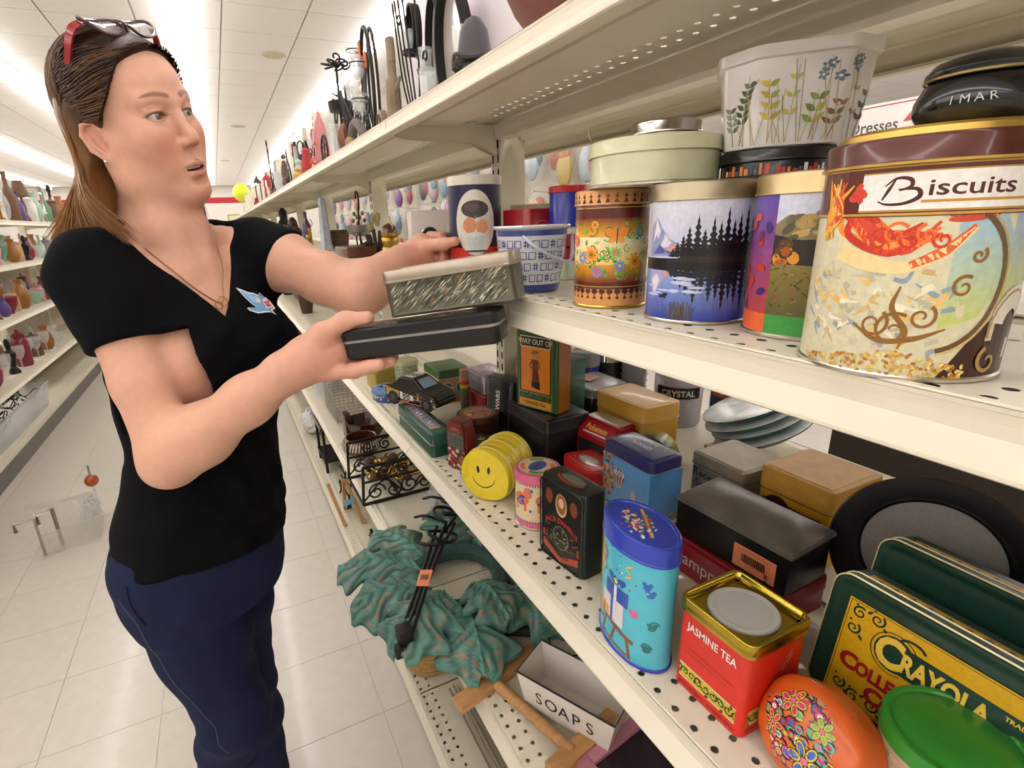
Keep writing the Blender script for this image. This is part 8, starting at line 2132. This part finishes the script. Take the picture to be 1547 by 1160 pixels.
loft('lid', O, [(.0004, .0262), (.0008, .0270), (.0006, .0385), (-.001, .0405), (-.005, .0415), (-.010, .0415)], mat('satin_black', srgb('#121214'), .35), t, False, True, M=Mx)
b = Art(); r = random.Random(6)
for i in range(60): b.ell(r.uniform(.02, .2), r.uniform(.010, .048), r.uniform(.003, .008), r.uniform(.002, .005), r.choice(('#a86a78', '#6a6a5c', '#8a7a6c', '#c0a8a8', '#4a5248')), 8, r.random()*3)
b.build('lid_print', t, lambda u, v, k: (u, v, .0416+k), step=None)
t = thing('embossed_tin', 'oblong tin with a dull silver lid and mottled sides held on the black tin', 'tin')
A2 = V3(.122, -.130, .0254); A2 /= np.linalg.norm(A2)
t.matrix_world = held_frame(V3(.1945, .6760, -.1210)+O_, HAND_A)
Lu, Du, Hu = .178, .056, .062
O = o_rrect(Lu, Du, .010); Mx = Matrix.Translation((Lu/2, Du/2, 0))
loft('body', O, [(-.002, 0), (0, .001), (.0006, .003), (0, .0045), (0, .052)], colmat('mottled', rough=.3, metal=.5, var=.05), t, M=Mx)
ob = t.children[0]; ca = ob.data.color_attributes.new('Col', 'FLOAT_COLOR', 'POINT')
for d_ in ca.data: d_.color = (*srgb('#5a584a'), 1)
a = Art(); r = random.Random(33)
for i in range(420):
    u, v = r.uniform(.006, Lu-.006), r.uniform(.004, .044); q = r.uniform(.006, .014)
    a.curve([(u, v), (u+q*.5, v+q*.45), (u+q, v+q*.75)], [.0003, r.uniform(.0008, .0018), .0003], r.choice(('#c9c4b0', '#8a8878', '#34382e', '#20241e', '#a89c84', '#6f6a58', '#d8d4c4', '#4a5044', '#8a6a4c')), 3)
a.build('print', t, m_plane((0, 0, 0), (1, 0, 0), (0, 0, 1)), step=None, clip=(.010, Lu-.010, .004, .045))
a = Art()
for i in range(120):
    u, v = r.uniform(.006, Du-.006), r.uniform(.004, .044); q = r.uniform(.006, .012)
    a.curve([(u, v), (u+q*.5, v+q*.45), (u+q, v+q*.75)], [.0003, .0014, .0003], r.choice(('#c9c4b0', '#8a8878', '#34382e', '#a89c84')), 3)
a.build('print', t, m_plane((0, Du, 0), (0, -1, 0), (0, 0, 1)), step=None, clip=(.010, Du-.010, .004, .045))
loft('lid', O, [(.0010, .0450), (.0022, .0456), (.0022, .0475), (.0014, .0485), (.0014, .0595), (.0004, .0615), (-.003, .062), (-.006, .0616), (-.0075, .0605)], mat('dull_silver', srgb('#a99d8e'), .34, .75, var=.08), t, False, True, M=Mx)
t = thing('cream_hexagon_tin', 'cream six sided tin tucked behind the held tins', 'tin'); t.matrix_world = held_frame(P0+HAND_A*.168+HAND_B*.0605+V3(0, 0, -.0420))
hexp = [(.024*math.cos(i*PI/3), .024*math.sin(i*PI/3)) for i in range(6)]
loft('body', o_poly(hexp, .003), [(-.001, 0), (0, .001), (0, .040)], enamel('bone', '#b9b39c'), t, M=Matrix.Translation((.024, .024, 0)))
loft('lid', o_poly(hexp, .003), [(.0008, .030), (.0012, .0308), (.0012, .043), (-.001, .045), (-.006, .045)], enamel('bone', '#b9b39c'), t, False, True, M=Matrix.Translation((.024, .024, 0)))
# ================================================================== shelves across the aisle
rl = random.Random(21)
LG = {'clear': M_GLASS, 'blue': mat('blue_glass', srgb('#4a62b8'), .08, alpha=.75), 'green': mat('sea_green_glass', srgb('#6a9a7c'), .08, alpha=.75), 'amber': mat('amber_vase', srgb('#a06a30'), .1, alpha=.8), 'ruby': mat('ruby_glass', srgb('#8a2a3c'), .1, alpha=.85),
      'brass': M_BRASS, 'silver': mat('silver_plate', (.5, .49, .48), .2, 1.0), 'black': M_IRON, 'white': mat('white_china', srgb('#d8d4ce'), .25), 'brown': mat('brown_pottery', srgb('#6a4a34'), .5), 'pink': mat('pink_china', srgb('#c08a88'), .35), 'purple': mat('purple_china', srgb('#5a4488'), .35), 'grey': mat('grey_china', srgb('#8f8c8a'), .4), 'mint': mat('mint_china', srgb('#9ab8a4'), .4), 'tan': mat('tan_china', srgb('#b99a70'), .5)}
SHAPES = {
 'candlestick': [(.55, 0), (.5, .03), (.14, .07), (.12, .2), (.22, .26), (.12, .32), (.11, .7), (.2, .78), (.13, .84), (.3, .92), (.28, 1)],
 'vase': [(.45, 0), (.75, .15), (.9, .4), (.6, .7), (.35, .85), (.5, 1)],
 'goblet': [(.7, 0), (.65, .03), (.12, .08), (.12, .42), (.55, .55), (.85, .8), (.8, 1)],
 'bottle': [(.6, 0), (.7, .05), (.68, .5), (.3, .7), (.22, .78), (.22, .95), (.28, 1)],
 'bowl': [(.35, 0), (.4, .1), (.85, .55), (1, 1), (.95, 1), (.8, .55), (.3, .16)],
 'jar': [(.7, 0), (.8, .08), (.8, .7), (.6, .8), (.66, .84), (.66, .92), (.2, .97), (.12, 1)],
 'figurine': [(.55, 0), (.5, .08), (.25, .2), (.45, .45), (.55, .58), (.22, .7), (.3, .82), (.22, .95), (.05, 1)],
 'lamp': [(.4, 0), (.5, .05), (.2, .2), (.3, .4), (.12, .55), (.12, .6), (.95, .62), (.5, 1)]}
ordn = ['first', 'second', 'third', 'fourth', 'fifth', 'sixth', 'seventh', 'eighth', 'ninth', 'tenth', 'eleventh', 'twelfth', 'thirteenth', 'fourteenth', 'fifteenth', 'sixteenth', 'seventeenth', 'eighteenth', 'nineteenth', 'twentieth']
seen = {}
def small(kind, colour, x, y, z, h, r, shelf):
    base = '%s %s %s' % (colour, {'clear': 'glass ', 'blue': 'glass ', 'green': 'glass ', 'amber': 'glass ', 'ruby': 'glass ', 'brass': 'metal ', 'silver': 'metal ', 'black': 'iron '}.get(colour, 'china ')+kind, shelf)
    base = base.replace('  ', ' '); seen[base] = seen.get(base, 0)+1
    t = thing(kind, base, {'lamp': 'lamp', 'figurine': 'figurine'}.get(kind, kind), (x, y, z), rl.random()*6, 'ornaments across the aisle')
    t['_n'] = seen[base]
    P = [(a*r, b*h) for a, b in SHAPES[kind]]
    MB().lathe(P, 14 if kind != 'lamp' else 16, cap1=kind not in ('vase', 'goblet', 'bowl')).build('body', LG[colour], t)
    if kind in ('goblet', 'vase', 'bowl'): MB().tube(circ((0, 0, h), P[-1][0] if kind != 'bowl' else P[3][0], 'z', 14)[:-1], .0025, 5, closed=True).build('rim', LG[colour], t)
    elif kind == 'lamp': MB().lathe([(r*.05, h), (r*.05, h*1.06), (.001, h*1.07)], 8).build('finial', M_BRASS, t)
    elif kind == 'jar': MB().ball((0, 0, h*1.03), r*.16, 8).build('knob', LG[colour], t)
    elif kind == 'candlestick': MB().lathe([(r*.2, h), (r*.2, h*1.06), (r*.12, h*1.06)], 10).build('socket', LG[colour], t)
    return t
LZ = [H+.10+LIPH+.0005, H-.205+LIPH+.0005, H-.555+LIPH+.0005, H-.945+LIPH+.0005]
snames = ['on the top shelf across the aisle', 'on the second shelf across the aisle', 'on the third shelf across the aisle', 'on the fourth shelf across the aisle']
plan = [
 (0, [('candlestick', 'tan', .30), ('candlestick', 'tan', .26), ('figurine', 'silver', .36), ('bottle', 'black', .42), ('vase', 'green', .33), ('candlestick', 'brass', .44), ('candlestick', 'brass', .42), ('vase', 'clear', .30), ('bottle', 'brown', .38), ('bottle', 'purple', .24), ('lamp', 'brown', .34), ('jar', 'white', .22), ('vase', 'mint', .26), ('figurine', 'pink', .28), ('candlestick', 'silver', .34), ('bottle', 'green', .3), ('jar', 'brown', .24), ('candlestick', 'black', .36), ('vase', 'amber', .28)]),
 (1, [('jar', 'white', .12), ('jar', 'brown', .16), ('vase', 'clear', .16), ('bowl', 'blue', .13), ('figurine', 'pink', .19), ('bowl', 'green', .12), ('vase', 'amber', .17), ('jar', 'tan', .16), ('figurine', 'black', .20), ('vase', 'ruby', .18), ('bowl', 'clear', .11), ('bottle', 'mint', .2), ('jar', 'grey', .16), ('vase', 'white', .19)]),
 (2, [('bowl', 'white', .09), ('jar', 'blue', .11), ('jar', 'white', .13), ('figurine', 'black', .24), ('figurine', 'brown', .20), ('vase', 'purple', .13), ('bowl', 'ruby', .12), ('jar', 'tan', .14), ('vase', 'amber', .22), ('figurine', 'grey', .20), ('bowl', 'mint', .10), ('jar', 'pink', .15), ('vase', 'brown', .2), ('bottle', 'black', .22)]),
 (3, [('goblet', 'clear', .17), ('goblet', 'clear', .16), ('bottle', 'green', .19), ('goblet', 'clear', .18), ('goblet', 'clear', .17), ('vase', 'ruby', .24), ('goblet', 'clear', .18), ('goblet', 'clear', .16), ('figurine', 'black', .25), ('goblet', 'clear', .17), ('jar', 'ruby', .26), ('goblet', 'clear', .18), ('goblet', 'clear', .17), ('jar', 'brown', .18), ('goblet', 'clear', .17), ('vase', 'amber', .2), ('goblet', 'clear', .18), ('bowl', 'clear', .1)])]
for lev, items in plan:
    y0 = {0: 4.35, 1: 4.25, 2: 3.95, 3: 3.62}[lev]; y = y0
    for k, (kd, c, h) in enumerate(items):
        r = h*{'candlestick': .20, 'vase': .32, 'goblet': .27, 'bottle': .22, 'bowl': .75, 'jar': .42, 'figurine': .26, 'lamp': .36}[kd]; r = min(r, .068)
        small(kd, c, LSX-.045-r-.03*(k % 2)*rl.random(), y, LZ[lev], h, r, snames[lev]); y += {0: .155, 1: .165, 2: .155, 3: .125}[lev]
        if lev in (1, 2) or k % 2 == 0:
            kd2 = ('jar', 'vase', 'bottle', 'figurine')[k % 4]; c2 = ('tan', 'grey', 'clear', 'brown', 'mint', 'amber', 'pink')[(k*3+lev) % 7]; small(kd2, c2, LSX-.272, y-.06, LZ[lev], h*1.1, min(r*.9, .052), 'at the back '+snames[lev])
for o in list(bpy.data.objects):
    if '_n' in o.keys(): del o['_n']
# clear storage tub of wires on the base deck
t = thing('storage_tub', 'long clear plastic storage tub on the base deck across the aisle', 'tub', (LSX-.182, 4.35, .1515))
MB().add([(x*.86, y*.93, .003) for x, y in ((-.145, -.59), (.145, -.59), (.145, .59), (-.145, .59))]+[(x, y, .185) for x, y in ((-.150, -.60), (.150, -.60), (.150, .60), (-.150, .60))], [(3, 2, 1, 0), (0, 1, 5, 4), (1, 2, 6, 5), (2, 3, 7, 6), (3, 0, 4, 7)]).build('tub', mat('milky_tub', srgb('#c6c8cc'), .15, alpha=.5), t, 0)
MB().tube([(-.151, -.601, .185), (.151, -.601, .185), (.151, .601, .185), (-.151, .601, .185)], .006, 6, closed=True).build('rim', mat('milky_tub', srgb('#c6c8cc'), .15, alpha=.5), t)
t = thing('wire_tangle', 'tangle of black wire frames filling the clear storage tub', 'wire frames', (LSX-.185, 4.35, .157)); r = random.Random(9)
for k in range(26):
    y = r.uniform(-.5, .5); c = (r.uniform(-.06, .06), y, r.uniform(.09, .20)); q = r.uniform(.03, .075); pts = [(c[0]+q*math.cos(a)*r.uniform(.7, 1), c[1]+1.3*q*math.sin(a), c[2]+.4*q*math.sin(a*2)) for a in np.linspace(0, 2*PI, 12)]; MB().tube(crv(pts, 3), .0035, 5).build('wire', M_IRON, t)
MB().box(-.02, .04, -.06, .0, .17, .19, .002).build('tag', mat('white_tag', srgb('#d9d4cc'), .6), t)
t = thing('cable_coil', 'coil of dark cable on the base deck in front of the storage tub', 'cable', (LSX-.14, 3.35, .151))
for k in range(3): MB().tube([(.08*math.cos(a)*(1+.1*k), .11*math.sin(a)*(1+.08*k), .006+.012*k) for a in np.linspace(0, 5.4, 26)], .0045, 6).build('loop', M_IRON, t)
MB().tube(crv([(.05, -.1, .01), (.09, -.16, .03), (.10, -.08, .06)], 5), .004, 6).build('plug_lead', M_IRON, t)

# ================================================================== next aisle seen through the tin shelf
t = thing('peg_panel', 'cream pegboard panel in the next aisle hung with bagged toys', 'pegboard', (1.98, 4.2, 0)); MB().box(0, .03, -1.9, 6.2, .0, H+.62).build('panel', mat('pale_peg', srgb('#cfc6b6'), .7), t, smooth=0)
bc = ['#b8c4cc', '#c87a94', '#3f5f9a', '#b05a3c', '#8a6aa0', '#c9b06a', '#5a7a9a', '#a8434c', '#c9a8b4', '#4a4a4e', '#d08a4a', '#7aa0b0']
M_BAG = mat('toy_bag', srgb('#c9ccd2'), .1, alpha=.16, coat=.5, bump=.4, bscale=40)
bwords = {'#b8c4cc': 'silver', '#c87a94': 'pink', '#3f5f9a': 'blue', '#b05a3c': 'rust', '#8a6aa0': 'violet', '#c9b06a': 'straw', '#5a7a9a': 'steel blue', '#a8434c': 'crimson', '#c9a8b4': 'pale pink', '#4a4a4e': 'charcoal', '#d08a4a': 'orange', '#7aa0b0': 'pale blue'}
rb = random.Random(5); i = 0
for row, (z, rowname) in enumerate(((H+.50, 'upper'), (H+.20, 'middle'), (H-.12, 'lower'))):
    for k in range(20):
        c = bc[(i*5+row) % 12]; i += 1; y = 2.42+.29*k+.01*k*max(0, k-9)+rb.uniform(-.03, .03)
        t = thing('bagged_toy', 'clear bag of %s toys on the %s pegs of the next aisle, %s along' % (bwords[c], rowname, ordn[k]), 'toy bag', (1.875, y, z-.17), 0, 'bagged toys in the next aisle')
        w, hh = rb.uniform(.11, .145), rb.uniform(.25, .31); vv, ff = _ball((0, 0, 0), 1, 12, 9, (1, 1, 1)); vv = [(x_*.055*(1+.15*rb.uniform(-1, 1)), y_*w*(1+.08*rb.uniform(-1, 1)), z_*hh/2) for x_, y_, z_ in vv]; mesh_obj('bag', vv, ff, M_BAG, t, 60)
        for q in range(3): cc = c if q == 0 else rb.choice(bc); MB().ball((rb.uniform(-.015, .015), rb.uniform(-.05, .05), rb.uniform(-.08, .08)), rb.uniform(.05, .075), 10, (.5, 1, 1.4)).build('toy', mat('toy_'+cc[1:], srgb(cc), .5), t)
        MB().tube([(.106, 0, hh/2-.01), (-.03, 0, hh/2)], .004, 5).build('peg', M_CHROME, t)
# aisle sign further on
t = thing('aisle_sign', 'white hanging sign with red bands reading Dresses', 'sign', (3.05, 1.75, H+.30)); MB().box(-.01, .01, -.40, .40, 0, .175, .002).build('board', mat('sign_white', srgb('#e9e4de'), .5), t)
a = Art(); a.rect(.0, .80, .004, .018, '#c3283a'); a.rect(0, .80, .158, .164, '#c3283a'); a.text('Dresses', .555, .045, .058, '#3a3a40', 'r', bold=.01, sx=.85); a.poly([(.575, .075), (.605, .120), (.635, .075)], '#c3283a'); a.build('lettering', t, m_plane((-.0102, .40, 0), (0, -1, 0), (0, 0, 1)), step=None)
for y in (-.35, .35): MB().tube([(0, y, .175), (0, y, 1.298)], .003, 5).build('hanger', M_CHROME, t)
t = thing('dark_backing', 'dark grey fabric panel added as dark backing behind the tin shelves', 'partition', (1.26, .08, 0)); MB().box(0, .03, -.60, .60, .02, H-.30, .004).build('panel', mat('charcoal_fabric', srgb('#4a443f'), .95, var=.15, scale=200), t)  # stand-in panel, added to darken the bright gap behind the shelf
for y in (-.5, .5): MB().box(-.06, .09, y-.02, y+.02, 0, .02).build('foot', M_IRON, t, smooth=0)
t = thing('clothes_rail', 'long rail of clothes several aisles beyond the tins', 'clothes rail', (5.2, 3.0, 0)); rr2 = random.Random(3)
for k in range(30): 
    c = rr2.choice(bc); MB().box(-.20, .20, -2.2+.15*k, -2.2+.15*k+.06, .45, 1.25+rr2.uniform(-.05, .05), .015).build('garment', mat('cloth_'+c[1:], srgb(c), .9), t)
MB().tube([(0, -2.3, 1.3), (0, 2.4, 1.3)], .015, 8).build('rail', M_CHROME, t)
for y in (-2.3, 2.4): MB().tube([(0, y, 0), (0, y, 1.3)], .015, 8).build('upright', M_CHROME, t)
# small yellow balloon on a post at the end of the aisle
t = thing('yellow_balloon', 'bright yellow round balloon marker near the far end of the aisle', 'balloon', (.60, 11.7, 0)); MB().ball((0, 0, H+.70), .16, 16, (1, 1, 1.1)).build('balloon', mat('lemon', srgb('#d8e03c'), .4), t); MB().tube([(0, 0, 0), (0, 0, H+.53)], .008, 6).build('post', M_CHROME, t); MB().lathe([(.14, 0), (.14, .02)], 20).build('foot', M_IRON, t)
t = thing('notice_frame', 'small yellow edged notice on the far wall past the end of the aisle', 'notice', (.9, YB-.02, H+.2)); MB().box(-.35, .35, -.02, .018, -.4, .4, .01).build('frame', mat('gold_trim', srgb('#b9a860'), .5), t); MB().box(-.30, .30, -.024, -.018, -.35, .35).build('sheet', mat('pale_sheet', srgb('#d9d6bc'), .6), t, smooth=0)

# ---------------------------------------------------------------- prints, seams and rims belong to the piece they sit on
OWN = {'print': ('body', 'trough', 'dish', 'bowl', 'bag'), 'lid_print': ('lid', 'cap'), 'top_print': ('lid',), 'face_print': ('lid',), 'roof_print': ('body',), 'windscreen': ('body',), 'lettering': ('trough', 'board'), 'tag_print': ('price_tag',),
       'seam': ('lid',), 'bead': ('lid',), 'base_rim': ('body',), 'base_band': ('body',), 'lid_ring': ('lid',), 'lid_step': ('lid',), 'band': ('lid',), 'front_bead': ('body',), 'rim_bead': ('dish',), 'inner_bead': ('dish',), 'black_rim': ('trough',),
       'eye': ('body',), 'teeth': ('body',), 'ear_stud': ('body',), 'emblem': ('shirt',), 'side_seam': ('jeans',), 'pocket_edge': ('jeans',), 'pendant': ('necklace',), 'hair_strands': ('hair',), 'lens': ('rim',)}
for o in list(bpy.data.objects):
    k = o.name.split('.')[0]
    if o.parent is None or k not in OWN or o.parent.parent is not None: continue
    for w_ in OWN[k]:
        sib = [q for q in o.parent.children if q.name.split('.')[0] == w_]
        if k == 'lens': sib = sib[1:] if 'lens.' in o.name else sib[:1]
        if sib and sib[0].matrix_basis == Matrix.Identity(4):
            o.parent = sib[0]; o.matrix_parent_inverse = Matrix.Identity(4); break
